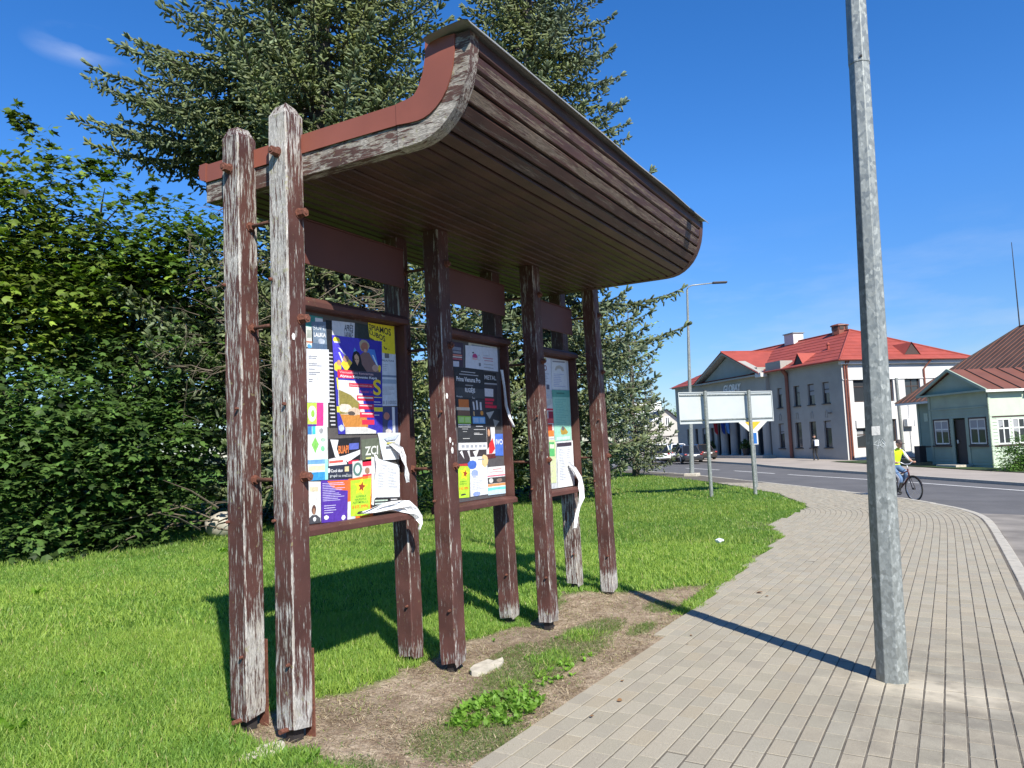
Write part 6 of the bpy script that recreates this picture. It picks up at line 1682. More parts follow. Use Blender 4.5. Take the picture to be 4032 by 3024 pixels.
J = {'hip': (-.24, 0, 1.00, (.15, .13)), 'belly': (-.17, 0, 1.14, (.15, .12)), 'chest': (-.06, 0, 1.34, (.17, .12)), 'neckb': (.00, 0, 1.48, (.075, .07)), 'neck': (.045, 0, 1.545, .055),
     'shl': (-.02, .17, 1.43, .062), 'ell': (.10, .27, 1.20, .045), 'wrl': (.24, .29, 1.10, .032), 'hal': (.29, .285, 1.12, .040),
     'shr': (-.02, -.17, 1.43, .062), 'elr': (.10, -.27, 1.20, .045), 'wrr': (.24, -.29, 1.10, .032), 'har': (.29, -.285, 1.12, .040),
     'hl': (-.22, .09, .95, .105), 'kl': (.16, .11, .80, .070), 'al': (-.10, .12, .48, .045), 'tl': (.02, .12, .43, .035),
     'hr': (-.22, -.09, .95, .105), 'kr': (.19, -.11, .62, .070), 'ar': (.06, -.12, .25, .045), 'tr': (.18, -.12, .20, .035)}
E_ = [('hip', 'belly'), ('belly', 'chest'), ('chest', 'neckb'), ('neckb', 'neck'), ('chest', 'shl'), ('shl', 'ell'), ('ell', 'wrl'), ('wrl', 'hal'), ('chest', 'shr'), ('shr', 'elr'), ('elr', 'wrr'), ('wrr', 'har'), ('hip', 'hl'), ('hl', 'kl'), ('kl', 'al'), ('al', 'tl'), ('hip', 'hr'), ('hr', 'kr'), ('kr', 'ar'), ('ar', 'tr')]
def zonemat(name, rules, default):
    """one body surface coloured by local height / side: clothing zones"""
    m, t, b = newmat(name); q = N(t); co = q.n('ShaderNodeTexCoord').outputs['Object']; s = q.n('ShaderNodeSeparateXYZ', {0: co})
    col = default if isinstance(default, tuple) else None
    cur = q.n('ShaderNodeRGB'); cur.outputs[0].default_value = (*default, 1); cur = cur.outputs[0]
    for axis, lo, hi, c_ in rules:
        a = s.outputs[axis.replace('|', '')]
        if '|' in axis: a = q.math('ABSOLUTE', a)
        f = q.math('MULTIPLY', q.math('GREATER_THAN', a, lo), q.math('LESS_THAN', a, hi)); cur = q.mix(f, cur, c_)
    q.l(cur, b.inputs['Base Color']); b.inputs['Roughness'].default_value = .8
    return m
RB = zonemat('rider_clothing', [('Z', .0, .52, (.03, .03, .03)), ('Z', .52, 1.03, (.10, .17, .30)), ('Z', 1.03, 2, (.62, .78, .02)), ('|Y', .185, 1, (.50, .28, .20)), ('|Y', .165, .245, (.62, .62, .66))], (.1, .17, .3))
# legs are nearer the middle than the arms, so side zones only catch the arms
skin_body('body', J, E_, 'hip', RB, rd)
def head(parent, c, r=.105, cap=HAIR, face=Vector((1, 0, 0)), hatbrim=True):
    mb = MB(); me = bpy.data.meshes.new('head'); bm = bmesh.new(); bmesh.ops.create_uvsphere(bm, u_segments=16, v_segments=12, radius=1)
    for v in bm.verts:
        x, y, z = v.co; w_ = 1 - .18 * max(0, -z); v.co = (x * r * .95 * w_, y * r * .80 * w_, z * r * 1.18)
        if x > .75 and abs(y) < .25 and -.35 < z < .1: v.co.x += .018
    bm.to_mesh(me); bm.free(); me.polygons.foreach_set('use_smooth', [True] * len(me.polygons))
    hd_ = link('head', me, SKM, parent); hd_.location = c
    for sy in (-1, 1):
        e_ = MB().tube([c + Vector((r * .86, sy * .035, r * .08)), c + Vector((r * .93, sy * .035, r * .08))], .011, 8).build('eye', BLKC, parent)
        MB().obox(c + Vector((0, sy * r * .80, 0)), (.018, 0, 0), (0, .010, 0), (0, 0, .028)).build('ear', SKM, parent, bevel=.005)
    MB().obox(c + Vector((r * .90, 0, -r * .55)), (.006, 0, 0), (0, .022, 0), (0, 0, .004)).build('mouth', flat((.35, .12, .10)), parent)
    me = bpy.data.meshes.new('cap'); bm = bmesh.new(); bmesh.ops.create_uvsphere(bm, u_segments=16, v_segments=12, radius=1)
    bmesh.ops.delete(bm, geom=[v for v in bm.verts if v.co.z < .12], context='VERTS')
    for v in bm.verts: v.co = (v.co.x * r * 1.04, v.co.y * r * .92, v.co.z * r * 1.24)
    bm.to_mesh(me); bm.free(); me.polygons.foreach_set('use_smooth', [True] * len(me.polygons))
    cp = link('cap', me, cap, parent); cp.location = c + Vector((-.004, 0, .012))
    if hatbrim: MB().obox(c + Vector((r * 1.15, 0, r * .22)), (r * .55, 0, -.012), (0, r * .62, 0), (0, 0, .005)).build('cap_peak', cap, parent, bevel=.004)
head(rd, Vector((.085, 0, 1.655)))
def hand(parent, wr, tip, side):
    """palm with four curled fingers and a thumb closed on the grip"""
    wr = Vector(wr); tip = Vector(tip); d = (tip - wr).normalized(); s = Vector((0, side, 0)); up = Vector((0, 0, 1))
    for k, ln_ in enumerate((.070, .078, .072, .058)):
        b0 = tip + s * (.028 - .018 * k) + d * .015
        MB().tube([b0, b0 + d * ln_ * .45 - up * .008, b0 + d * ln_ * .5 - up * ln_ * .5, b0 + d * ln_ * .1 - up * ln_ * .62], [.010, .0095, .009, .007], 6).build('finger', SKM, parent, smooth=True)
    b0 = wr + d * .02 - s * .03; MB().tube([b0, b0 + d * .035 - s * .012 - up * .012, b0 + d * .055 - up * .03], [.012, .011, .008], 6).build('thumb', SKM, parent, smooth=True)
hand(rd, J['wrl'][:3], J['hal'][:3], 1); hand(rd, J['wrr'][:3], J['har'][:3], -1)
rd.location = bloc; rd.rotation_euler = (0, 0, haz)

# pedestrian walking away with a white backpack
pd = empty('person', (0, 0, 0), 'pedestrian in black with a white backpack walking past the red roofed building', 'person')
J2 = {'hip': (0, 0, .92, (.13, .15)), 'belly': (0, 0, 1.08, (.12, .14)), 'chest': (.01, 0, 1.32, (.12, .17)), 'neckb': (.01, 0, 1.45, .07), 'neck': (.02, 0, 1.52, .052),
      'shl': (.01, .18, 1.40, .058), 'ell': (-.04, .24, 1.14, .045), 'wrl': (.02, .25, .91, .032), 'hal': (.04, .25, .83, .036), 'shr': (.01, -.18, 1.40, .058), 'elr': (.02, -.24, 1.14, .045), 'wrr': (.12, -.24, .93, .032), 'har': (.15, -.24, .86, .036),
      'hl': (0, .09, .86, .095), 'kl': (.10, .09, .50, .065), 'al': (.02, .09, .10, .048), 'tl': (.16, .09, .04, .038), 'hr': (0, -.09, .86, .095), 'kr': (.04, -.09, .48, .065), 'ar': (-.16, -.09, .12, .048), 'tr': (-.05, -.09, .04, .038)}
PBm = zonemat('pedestrian_clothing', [('Z', .78, .90, (.018, .018, .02)), ('|Y', .215, .3, (.018, .018, .02)), ('Z', .0, .12, (.05, .05, .05))], (.018, .018, .020))
skin_body('body', J2, E_, 'hip', PBm, pd)
head(pd, Vector((.03, 0, 1.63)), .105, HAIR, hatbrim=False)
MB().obox((-.20, 0, 1.20), (.075, 0, 0), (0, .15, 0), (0, 0, .21)).build('backpack', flat((.74, .75, .78), .7), None, bevel=.04)
bp_ = bpy.data.objects['backpack']; bp_['label'] = 'white backpack on the back of the pedestrian in black'; bp_['category'] = 'backpack'
for y in (-.09, .09): pass
pl_ = ud(3214, 1822, 52.0); pd.location = (pl_.x, pl_.y, g(pl_.x, pl_.y) + .02); pd.rotation_euler = (0, 0, R_(40)); bp_.location = pd.location; bp_.rotation_euler = pd.rotation_euler
# ------------------------------------------------------------------ vegetation
def rvec(n, rs): 
    d = rs.normal(0, 1, (n, 3)); return d / np.linalg.norm(d, axis=1, keepdims=True)

# grass: three-blade bent triangles, density falling with distance
def lawn_height(P):
    return G(P[:, 0], P[:, 1]) - .018 + lawn_z(P)
BL_V = np.array([[0, -.5, 0], [0, .5, 0], [.45, -.36, .0], [.45, .36, .0], [1., 0, 0.]])   # along x = up the blade, y = width
BL_F = np.array([[0, 1, 3], [0, 3, 2], [2, 3, 4]], np.int32)
B1_V = np.array([[0, -.5, 0], [0, .5, 0], [1., 0, 0.]]); B1_F = np.array([[0, 1, 2]], np.int32)
def grass_field(name, n, region, hgt, wid, rs, lean=.5, colr=None, keep=None, mat_=None, poly=None, far=False):
    x0, x1, y0, y1 = region
    P = np.stack([rs.uniform(x0, x1, n), rs.uniform(y0, y1, n)], 1)
    k = inside(poly if poly is not None else lawn_poly, P)
    # view cone only (with a margin to the sides)
    v = np.column_stack([P, np.zeros(len(P))]) - np.array([0, 0, CAMH])
    zc = v @ np.array(F_); u = v @ np.array(Rc) / np.maximum(zc, .01); w = v @ np.array(Uc) / np.maximum(zc, .01)
    k &= (zc > .5) & (np.abs(u) < .80) & (w > -.62)
    P = P[k]
    if keep is not None: P = P[keep(P, rs)]
    n = len(P); z = lawn_height(P)
    dist = np.linalg.norm(P, axis=1)
    clump = nz(P, 1.6, 21) * .25 + nz(P, 5.5, 22) * .22 + nz(P, .45, 23) * .22
    h = hgt * (.6 + .7 * rs.random(n)) * (1 + clump * .6)
    up = np.column_stack([rs.normal(0, lean, n), rs.normal(0, lean, n), np.ones(n)]); up /= np.linalg.norm(up, axis=1, keepdims=True)
    side = np.cross(up, rvec(n, rs)); side /= np.linalg.norm(side, axis=1, keepdims=True)
    bend = np.cross(side, up)
    T = np.zeros((n, 5, 3)); base = np.column_stack([P, z])
    ww = wid * (.7 + .6 * rs.random(n))
    bb = (rs.random(n) * .55)[:, None]
    T[:, 0] = base - side * ww[:, None] * .5; T[:, 1] = base + side * ww[:, None] * .5
    mid = base + up * (h * .55)[:, None] + bend * (h[:, None] * .12 * bb)
    T[:, 2] = mid - side * ww[:, None] * .38; T[:, 3] = mid + side * ww[:, None] * .38
    T[:, 4] = base + up * (h * .92)[:, None] + bend * (h[:, None] * .75 * bb)
    if far: T = T[:, [0, 1, 4]]
    kv = T.shape[1]
    V = T.reshape(-1, 3); Fc = ((B1_F if far else BL_F)[None] + (np.arange(n) * kv)[:, None, None]).reshape(-1, 3)
    base_c = np.array([.165, .300, .052]); yel = np.array([.34, .45, .085]); dk = np.array([.080, .175, .038]); dry = np.array([.48, .44, .20])
    m1 = np.clip(.45 + clump * .8 + rs.normal(0, .22, n), 0, 1)[:, None]
    c = base_c * (1 - m1) + yel * m1
    m2 = (rs.random(n) < .25)[:, None]; c = np.where(m2, c * .6 + dk * .4, c)
    m3 = (rs.random(n) < .03)[:, None]; c = np.where(m3, dry, c)
    if colr is not None: c = c * np.array(colr)
    c = c * (.85 + .3 * rs.random((n, 1)))
    me = tri_mesh(name, V, Fc, np.repeat(c, kv, 0))
    o = link(name, me, mat_ or M['grass']); o['kind'] = 'stuff'; o['label'] = 'mown green grass'; o['category'] = 'grass'
    return o
def nodirt(th):
    def f(P, rs): return dirt_amount(P) < th + rs.random(len(P)) * .35
    return f
rs = np.random.default_rng(5)
def ring(lo, hi, th=.3):
    def f(P, rs_):
        d = np.hypot(P[:, 0], P[:, 1]); return (d >= lo) & (d < hi) & nodirt(th)(P, rs_)
    return f
grass_field('lawn_grass', 330000, (1.5, 8.5, 2.0, 8.5), .064, .0062, rs, .46, keep=ring(0, 8.0))
grass_field('lawn_grass', 230000, (2.0, 14, 2.2, 14), .066, .0095, rs, .42, keep=ring(8.0, 13.5))
grass_field('lawn_grass', 200000, (4, 26, 2.2, 24), .075, .018, rs, .42, colr=(.92, .88, .95), keep=ring(13.5, 24), far=True)
grass_field('lawn_grass', 90000, (12, 48, 3, 32), .085, .036, rs, .4, colr=(.86, .80, .9), keep=ring(24, 50), far=True)
# thin, darker, wiry grass on the dirt patches and bright broad leaves among it
def patchkeep(P, rs_):
    m = np.zeros(len(P), bool)
    for (cx, cy, rx, ry) in GPATCH:
        e = ((P[:, 0] - cx) / rx) ** 2 + ((P[:, 1] - cy) / ry) ** 2
        m |= e < .55 + .75 * rs_.random(len(P))
    return m
grass_field('worn_grass', 52000, (2.4, 8.4, 2.12, 3.5), .036, .0034, rs, .95, colr=(.62, .58, .85), keep=patchkeep)
def sparse(P, rs_): return (rs_.random(len(P)) < .05 + .10 * (nz(P, 6, 31) > .5)) & (dirt_amount(P) > .5)
grass_field('worn_grass', 60000, (2.4, 9.4, 2.12, 3.9), .030, .0032, rs, 1.1, colr=(1.0, .9, 1.1), keep=sparse)
# tufts growing over the pavement edge
LX = np.array([p_[0] for p_ in LEFT]); LY = np.array([p_[1] for p_ in LEFT])
def edgekeep(P, rs_):
    d = P[:, 1] - np.interp(P[:, 0], LX, LY); return (d > -.015 - .04 * np.clip(nz(P, 5, 41), 0, 1)) & (d < .16) & (nz(P, 2.2, 40) > (-.2 if True else 0)) & (P[:, 0] > 7.2)
grass_field('edge_grass', 60000, (7.2, 16.5, 2.2, 3.8), .060, .008, rs, .7, keep=edgekeep, poly=[(-4, 1.8), (80, 1.8), (80, 60), (-4, 60)])

# broad leaved weeds (rosettes)
LV = np.array([[0, 0, 0], [.35, .22, .10], [.35, -.22, .10], [.7, .24, .13], [.7, -.24, .13], [1.05, 0, .06]])
LF = np.array([[0, 2, 1], [1, 2, 4], [1, 4, 3], [3, 4, 5]], np.int32)
def weeds(n, cx, cy, rx, ry, size, colr, seed, name='broadleaf_weeds', label=None):
    r = np.random.default_rng(seed); a = r.random(n) * 6.28; q_ = np.sqrt(r.random(n)); P = np.stack([cx + rx * q_ * np.cos(a), cy + ry * q_ * np.sin(a)], 1)
    ok = inside(lawn_poly, P); P = P[ok]; n = len(P); k = 8
    z = lawn_height(P)
    pos = np.repeat(np.column_stack([P, z + .004]), k, 0); pos[:, :2] += r.normal(0, .006, (n * k, 2))
    an = np.tile(np.arange(k) * 2 * np.pi / k, n) + np.repeat(r.random(n) * 6, k) + r.normal(0, .3, n * k)
    el = r.uniform(.15, 1.15, n * k); d = np.column_stack([np.cos(an) * np.cos(el), np.sin(an) * np.cos(el), np.sin(el)])
    s = size * r.uniform(.5, 1.2, n * k) ; col_ = np.array(colr) * (.7 + .6 * r.random((n * k, 1))) * np.array([1, 1, 1])
    me = batch(name, LV, LF, pos, frames(d, s=s), col_); o = link(name, me, M['grass']); o['kind'] = 'stuff'; o['label'] = label or 'bright green broad leaved weeds'; o['category'] = 'weeds'
weeds(120, 4.28, 2.62, .42, .22, .052, (.16, .30, .04), 1, label='bright broad leaved weeds on the bare soil beside the pavement')
weeds(26, 5.2, 2.62, .55, .12, .038, (.19, .36, .04), 2, label='small leafy weeds along the worn grass strip')
weeds(14, 2.9, 2.9, .35, .4, .04, (.13, .26, .03), 3, label='leafy weeds in the near corner by the dirt')
weeds(22, 4.1, 3.95, .5, .15, .045, (.09, .19, .03), 6, label='weeds where the lawn meets the bare soil')
weeds(170, 6.5, 7.2, 5.0, 4.4, .034, (.13, .25, .035), 61, label='small broad leaved weeds dotted through the lawn')
for sx_, sy_, s_ in ((3.4, 5.6, .06), (5.2, 9.3, .09), (2.55, 4.9, .08), (8.7, 10.4, .11), (2.2, 5.6, .08)): weeds(4, sx_, sy_, .16, .16, s_, (.17, .31, .03), int(sx_ * 10), label='yellow green dandelion leaves in the lawn at %.0f paces' % math.hypot(sx_, sy_))
for o in [o for o in COL.objects if o.name.startswith('broadleaf_weeds') and 'paces' in o.get('label', '')]: o['label'] = 'yellow green dandelion leaves standing out of the lawn'; o['group'] = 'dandelion clumps in the lawn'

# dry stalks, roots and pebbles on the bare soil
def debris():
    r = np.random.default_rng(77); n = 42000; P = np.stack([r.uniform(2.7, 9.3, n), r.uniform(2.15, 3.95, n)], 1); P = P[(dirt_amount(P) > .45) & inside(lawn_poly, P)]
    P = P[r.random(len(P)) < .25 + .75 * np.clip(nz(P, 3.3, 55) + .4, 0, 1)][:15000]; n = len(P); z = lawn_height(P) + .004
    an = r.random(n) * 6.28; d = np.column_stack([np.cos(an), np.sin(an), r.normal(.05, .18, n)])
    tv_ = np.array([[0, -.5, 0], [0, .5, 0], [.5, -.4, .06], [.5, .4, .06], [1, 0, 0]]); L = r.uniform(.02, .085, n) ; w = .0028
    fr = frames(d); fr[:, :, 0] *= L[:, None]; fr[:, :, 1] *= w * r.uniform(.6, 1.6, n)[:, None]; fr[:, :, 2] *= L[:, None]
    cols = np.array([[.36, .28, .17], [.13, .085, .055], [.25, .19, .12], [.48, .40, .27]])[r.integers(0, 4, n)] * (.8 + .4 * r.random((n, 1)))
    o = link('dry_stalks', batch('dry_stalks', tv_, BL_F, np.column_stack([P, z]), fr, cols), M['straw']); setp(o, 'dry stalks and roots scattered over the bare soil', 'dry stalks', kind='stuff')
    n = 5200; P = np.stack([r.uniform(2.7, 9.3, n), r.uniform(2.15, 3.9, n)], 1); P = P[(dirt_amount(P) > .4) & inside(lawn_poly, P)]; n = len(P)
    ic = np.array([[1, 0, 0], [-1, 0, 0], [0, 1, 0], [0, -1, 0], [0, 0, .7], [0, 0, -.5]], float); icf = np.array([[0, 2, 4], [2, 1, 4], [1, 3, 4], [3, 0, 4], [2, 0, 5], [1, 2, 5], [3, 1, 5], [0, 3, 5]], np.int32)
    s = .003 + .007 * r.random(n) ** 3; cols = np.array([.36, .30, .22]) * (.45 + .8 * r.random((n, 1)))
    o = link('pebbles', batch('pebbles', ic, icf, np.column_stack([P, lawn_height(P) + s * .3]), frames(rvec(n, r), s=s), cols), M['straw']); setp(o, 'small pebbles and grit on the bare soil', 'pebbles', kind='stuff')
debris()
def rough_slab(name, x, y, rx, ry, h_, label, seed):
    r = random.Random(seed); bm = bmesh.new(); k = 14; top = []; bot = []
    for i in range(k):
        a = i * 6.283 / k; f = r.uniform(.75, 1.1); px, py = x + rx * f * math.cos(a), y + ry * f * math.sin(a)
        top.append(bm.verts.new((px * .97 + x * .03, py * .97 + y * .03, g(px, py) - .02 + h_ + r.uniform(-.006, .004)))); bot.append(bm.verts.new((px, py, g(px, py) - .10)))
    c_ = bm.verts.new((x, y, g(x, y) - .02 + h_ + .004))
    for i in range(k):
        j = (i + 1) % k; bm.faces.new((top[i], top[j], c_)); bm.faces.new((bot[i], bot[j], top[j], top[i]))
    me = bpy.data.meshes.new(name); bm.to_mesh(me); bm.free(); o = link(name, me, M['concrete']); setp(o, label, 'concrete footing')
rough_slab('concrete_footing', 3.06, 3.36, .17, .09, .022, 'pale broken concrete footing in front of the nearest post', 1)
rough_slab('concrete_footing', 5.02, 3.15, .22, .10, .028, 'pale concrete footing beside the third front post seen from the left', 2)
bpy.data.objects['concrete_footing.001']['label'] = 'pale concrete slab by the foot of the second front post'
# litter, fallen leaves on the pavement
def crumple(name, x, y, r_, colr, label, seed, cat):
    bm = bmesh.new(); bmesh.ops.create_icosphere(bm, subdivisions=2, radius=r_); q_ = random.Random(seed)
    for v in bm.verts: v.co *= q_.uniform(.55, 1.15); v.co.z *= .5
    me = bpy.data.meshes.new(name); bm.to_mesh(me); bm.free(); o = link(name, me, flat(colr, .5)); o.location = (x, y, g(x, y) + r_ * .4 + .02); setp(o, label, cat)
crumple('litter', 13.15, 3.53, .085, (.62, .66, .70), 'crumpled pale plastic litter on the lawn near the pavement notch', 4, 'litter')
lm = flat((.20, .11, .05), .8)
for i, (x, y, s) in enumerate([(8.89, 1.97, .055), (8.7, 1.85, .03), (6.6, 2.06, .02), (6.3, 2.0, .018), (5.1, 2.1, .02), (4.7, 1.96, .028), (4.35, 2.0, .02)]):
    mb = MB(); q_ = random.Random(i); k = 8
    mb.poly([(x + s * q_.uniform(.5, 1) * math.cos(a * 6.283 / k), y + s * .7 * q_.uniform(.5, 1) * math.sin(a * 6.283 / k), g(x, y) + .010 + q_.uniform(0, .012)) for a in range(k)])
    o = mb.build('fallen_leaf', lm, fix=False)
    setp(o, ['largest brown withered leaf, on the pavers beyond the pole shadow', 'small brown leaf right beside the largest withered leaf', 'tiny brown leaf at the pavement edge, just on the near side of the pole shadow', 'tiny brown leaf nearer than the one by the pole shadow, at the pavement edge', 'small curled leaf on the pavers beside the long grass strip', 'brown leaf on the pavers beside the bright leafy weeds', 'nearest small brown leaf on the pavers at the soil edge'][i], 'leaf', 'withered leaves on the pavement')

# -- spruces
NT_V = []; NT_F = []
def _nt():
    """needle tuft: a core finger and slanting needles, length 1 along x"""
    V = []; F = []
    V.append((0, 0, 0))
    for (x, r_, o_) in ((.28, .150, 0.), (.80, .125, .5)):
        for i in range(3):
            a = (i + o_) * 6.283 / 3; V.append((x, r_ * math.cos(a), r_ * math.sin(a)))
    V.append((1.0, 0, 0))
    for i in range(3):
        j = (i + 1) % 3; F += [(0, 1 + j, 1 + i), (1 + i, 1 + j, 4 + i), (1 + j, 4 + j, 4 + i), (4 + i, 4 + j, 7)]
    return np.array(V, float), np.array(F, np.int32)
NTV, NTF = _nt()
NTC = np.array([.55, .85, .85, .85, 1.2, 1.2, 1.2, 1.5])
def spruce(label, bx, by, Ht, R0, seed, z_low=.9, tuft=.20, dens=1.0, group='spruces behind the notice shelter', profile=None, zmax=None, col_a=(.115, .150, .082), col_b=(.135, .155, .036), limbs=(), dead=1.0, notch=None):
    r = np.random.default_rng(seed); zb_ = g(bx, by) - .05
    rt_ = empty('spruce_tree', (bx, by, zb_), label, 'spruce', group)
    mbt = MB(); n = 14; mbt.tube([Vector((bx + .04 * math.sin(i * .9 + seed), by + .04 * math.cos(i * 1.1), zb_ + Ht * i / n)) for i in range(n + 1)], [max(.02, (.018 * Ht + .03) * (1 - i / n) ** .8 + .01) for i in range(n + 1)], 9)
    mbt.build('trunk', M['bark'], rt_, smooth=True)
    mbb = MB(); pos = []; dr = []; sz = []; ca = []; twv = []
    z = z_low
    cam_az = math.atan2(-by, -bx)
    while z < (zmax or Ht - .5):
        u = z / Ht
        Rz = (R0 * (1 - u) ** .78 * min(1, .55 + z / (Ht * .16) * .45)) if profile is None else profile(z)
        nb = int(round(7.5 if Rz > 1 else 5)); a0 = r.random() * 6.28
        for b_ in range(nb):
            a = a0 + b_ * 6.283 / nb + r.normal(0, .14); L = Rz * r.uniform(.70, 1.12)
            if notch and notch[0] < z < notch[1] and math.cos(a - R_(120)) > .25: L = min(L, notch[2])
            front = math.cos(a - cam_az)
            br_(bx, by, zb_ + z + r.normal(0, .1), a, L, front, r, mbb, pos, dr, sz, ca, tuft, dens, u)
        z += .34 + .2 * u
    for (a, zl, L) in limbs: br_(bx, by, zb_ + zl, R_(a), L, 1.0, r, mbb, pos, dr, sz, ca, tuft, dens * 1.15, .5)
    mbb.build('branches', M['bark'], rt_)['kind'] = 'stuff'
    pos = np.concatenate(pos); dr = np.concatenate(dr); sz = np.concatenate(sz); ca = np.concatenate(ca)
    n = len(pos); w = r.random((n, 1))
    cA = np.array(col_a); cB = np.array(col_b)
    f = np.clip(ca[:, None] + r.normal(0, .18, (n, 1)), 0, 1)
    patch = np.clip(nz(np.column_stack([pos[:, 0] + pos[:, 2] * .6, pos[:, 1] - pos[:, 2] * .4]), 1.1, seed) * .7 + .25, 0, 1)[:, None]
    c = (cA * f + cB * (1 - f)) * (1 - patch * .45) + cB * 1.25 * patch * .45
    c = c * (.60 + .75 * w)
    me = batch('crown', NTV, NTF, pos, frames(dr, roll=r.random(n) * 6.28, s=sz), c, NTC)
    o = link('crown', me, M['needle'], rt_); o['kind'] = 'stuff'
    return rt_, n
def br_(bx, by, z, a, L, front, r, mbb, pos, dr, sz, ca, tuft, dens, u):
    ns = max(4, int(L / .35)); t_ = np.linspace(0, 1, ns + 1)
    droop = -.10 * L * (1 - u) * 1.4; side = r.normal(0, .08) * L
    ca_, sa_ = math.cos(a), math.sin(a)
    px = L * t_; pzv = z + droop * np.sin(t_ * 2.4) * 1.1 + .10 * L * t_ ** 3 + r.normal(0, .02, ns + 1) * L * .2
    py = side * t_ ** 2
    C = np.column_stack([bx + px * ca_ - py * sa_, by + px * sa_ + py * ca_, pzv])
    mbb.tube([Vector(c) for c in C], [max(.008, .014 * L * (1 - i / ns) + .006) for i in range(ns + 1)], 4, cap=False)
    T = np.gradient(C, axis=0); T /= np.linalg.norm(T, axis=1, keepdims=True)
    q_ = dens * (1.0 if front > -.25 else .35)
    # branchlets
    st = .17 / q_ ** .5
    s = np.arange(max(.18 * L, .35), L, st)
    for sgn in (-1, 1, 0):
        for si in s:
            if sgn == 0 and r.random() < .35: continue
            i = min(ns, si / L * ns); i0 = int(i); fr_ = i - i0; i1 = min(ns, i0 + 1)
            p0 = C[i0] * (1 - fr_) + C[i1] * fr_; t0 = T[i0]
            l = (.16 + .34 * (L - si) ** .75) * r.uniform(.6, 1.1) if sgn else (.10 + .22 * (L - si) ** .5) * r.uniform(.5, 1.1)
            l = min(l, 1.15)
            sd_ = np.cross(t0, [0, 0, 1.]); sd_ /= np.linalg.norm(sd_)
            d = t0 * r.uniform(.55, .95) + sd_ * sgn * r.uniform(.55, .9) + np.array([0, 0, r.normal(-.12, .10)]) if sgn else t0 * .4 + np.array([0, 0, -1.0]) + r.normal(0, .25, 3)
            d /= np.linalg.norm(d); k = max(1, int(l / (tuft * .50))); uu = (np.arange(k) + .6) / k
            pp = p0 + d * (uu[:, None] * l) + np.column_stack([np.zeros(k), np.zeros(k), -.18 * l * uu ** 2])
            dd = d + r.normal(0, .48, (k, 3)) + np.array([0, 0, .10 if sgn else -.25])
            pos.append(pp - dd * tuft * .25); dr.append(dd); sz.append(tuft * r.uniform(.6, 1.1, k)); ca.append(np.clip(.25 + .75 * (si / L) * .6 + .35 * uu, 0, 1))
    # tip
    k = 5; dd = T[-1] + r.normal(0, .35, (k, 3)) + np.array([0, 0, .35]); pos.append(np.repeat(C[-1:], k, 0)); dr.append(dd); sz.append(np.full(k, tuft)); ca.append(np.full(k, .9))
cnt = []
A0 = ud(2840 - 1530, 2060, 18.0)          # big spruce behind the left half of the shelter
t1, n1 = spruce('large spruce filling the sky behind the left half of the shelter', A0.x, A0.y, 23.0, 5.2, 11, z_low=1.5, tuft=.215, dens=2.0, zmax=14.6, notch=(5.9, 9.0, 2.1),
    profile=lambda z: (4.4 if z < 9.5 else max(2.7, 4.4 - (z - 9.5) * .42)) * min(1, .66 + z / 9),
    limbs=((112, 10.8, 5.0), (124, 10.4, 5.1), (132, 11.1, 4.6), (104, 10.2, 4.6), (119, 9.7, 5.5), (128, 9.4, 5.6), (138, 9.8, 5.0), (110, 9.1, 5.0), (122, 9.2, 5.7), (116, 11.4, 4.2), (126, 11.5, 4.4), (115, 9.9, 5.0), (122, 10.1, 4.4), (108, 9.5, 4.7), (131, 10.3, 5.0), (117, 11.1, 4.6), (134, 9.3, 4.6),
           (121, 5.0, 5.2), (126, 4.4, 5.4), (118, 3.4, 5.2), (152, 5.2, 5.6), (163, 4.8, 5.2), (146, 4.6, 5.8), (158, 4.0, 5.6), (170, 4.4, 4.6), (150, 3.4, 5.4), (165, 2.9, 5.0), (140, 5.4, 5.4), (176, 3.8, 4.4), (155, 2.5, 4.6)))
B0_ = ud(2165, 1960, 24.0)
t2, n2 = spruce('tall spruce behind the right half of the shelter roof with drooping boughs', B0_.x, B0_.y, 23.0, 4.0, 12, z_low=1.1, tuft=.26, dens=1.6, zmax=17.0, col_a=(.112, .148, .098), profile=lambda z: (3.4 if z < 10 else max(2.2, 3.4 - (z - 10) * .17)) * min(1, .75 + z / 12), limbs=((-58, 6.4, 4.6), (-52, 5.2, 4.7), (-62, 8.0, 3.9), (-50, 10.6, 3.0), (-56, 12.0, 3.1), (-62, 13.4, 2.9), (-45, 14.6, 2.7), (-60, 9.3, 3.4)))
C0 = ud(2506, 1868, 39.4)
t3, n3 = spruce('smaller blue spruce standing at the lawn edge left of the parked cars', C0.x, C0.y, 8.6, 2.5, 13, z_low=.9, tuft=.27, dens=.8, col_a=(.125, .155, .125), group='spruces behind the notice shelter')
print('tufts', n1, n2, n3)

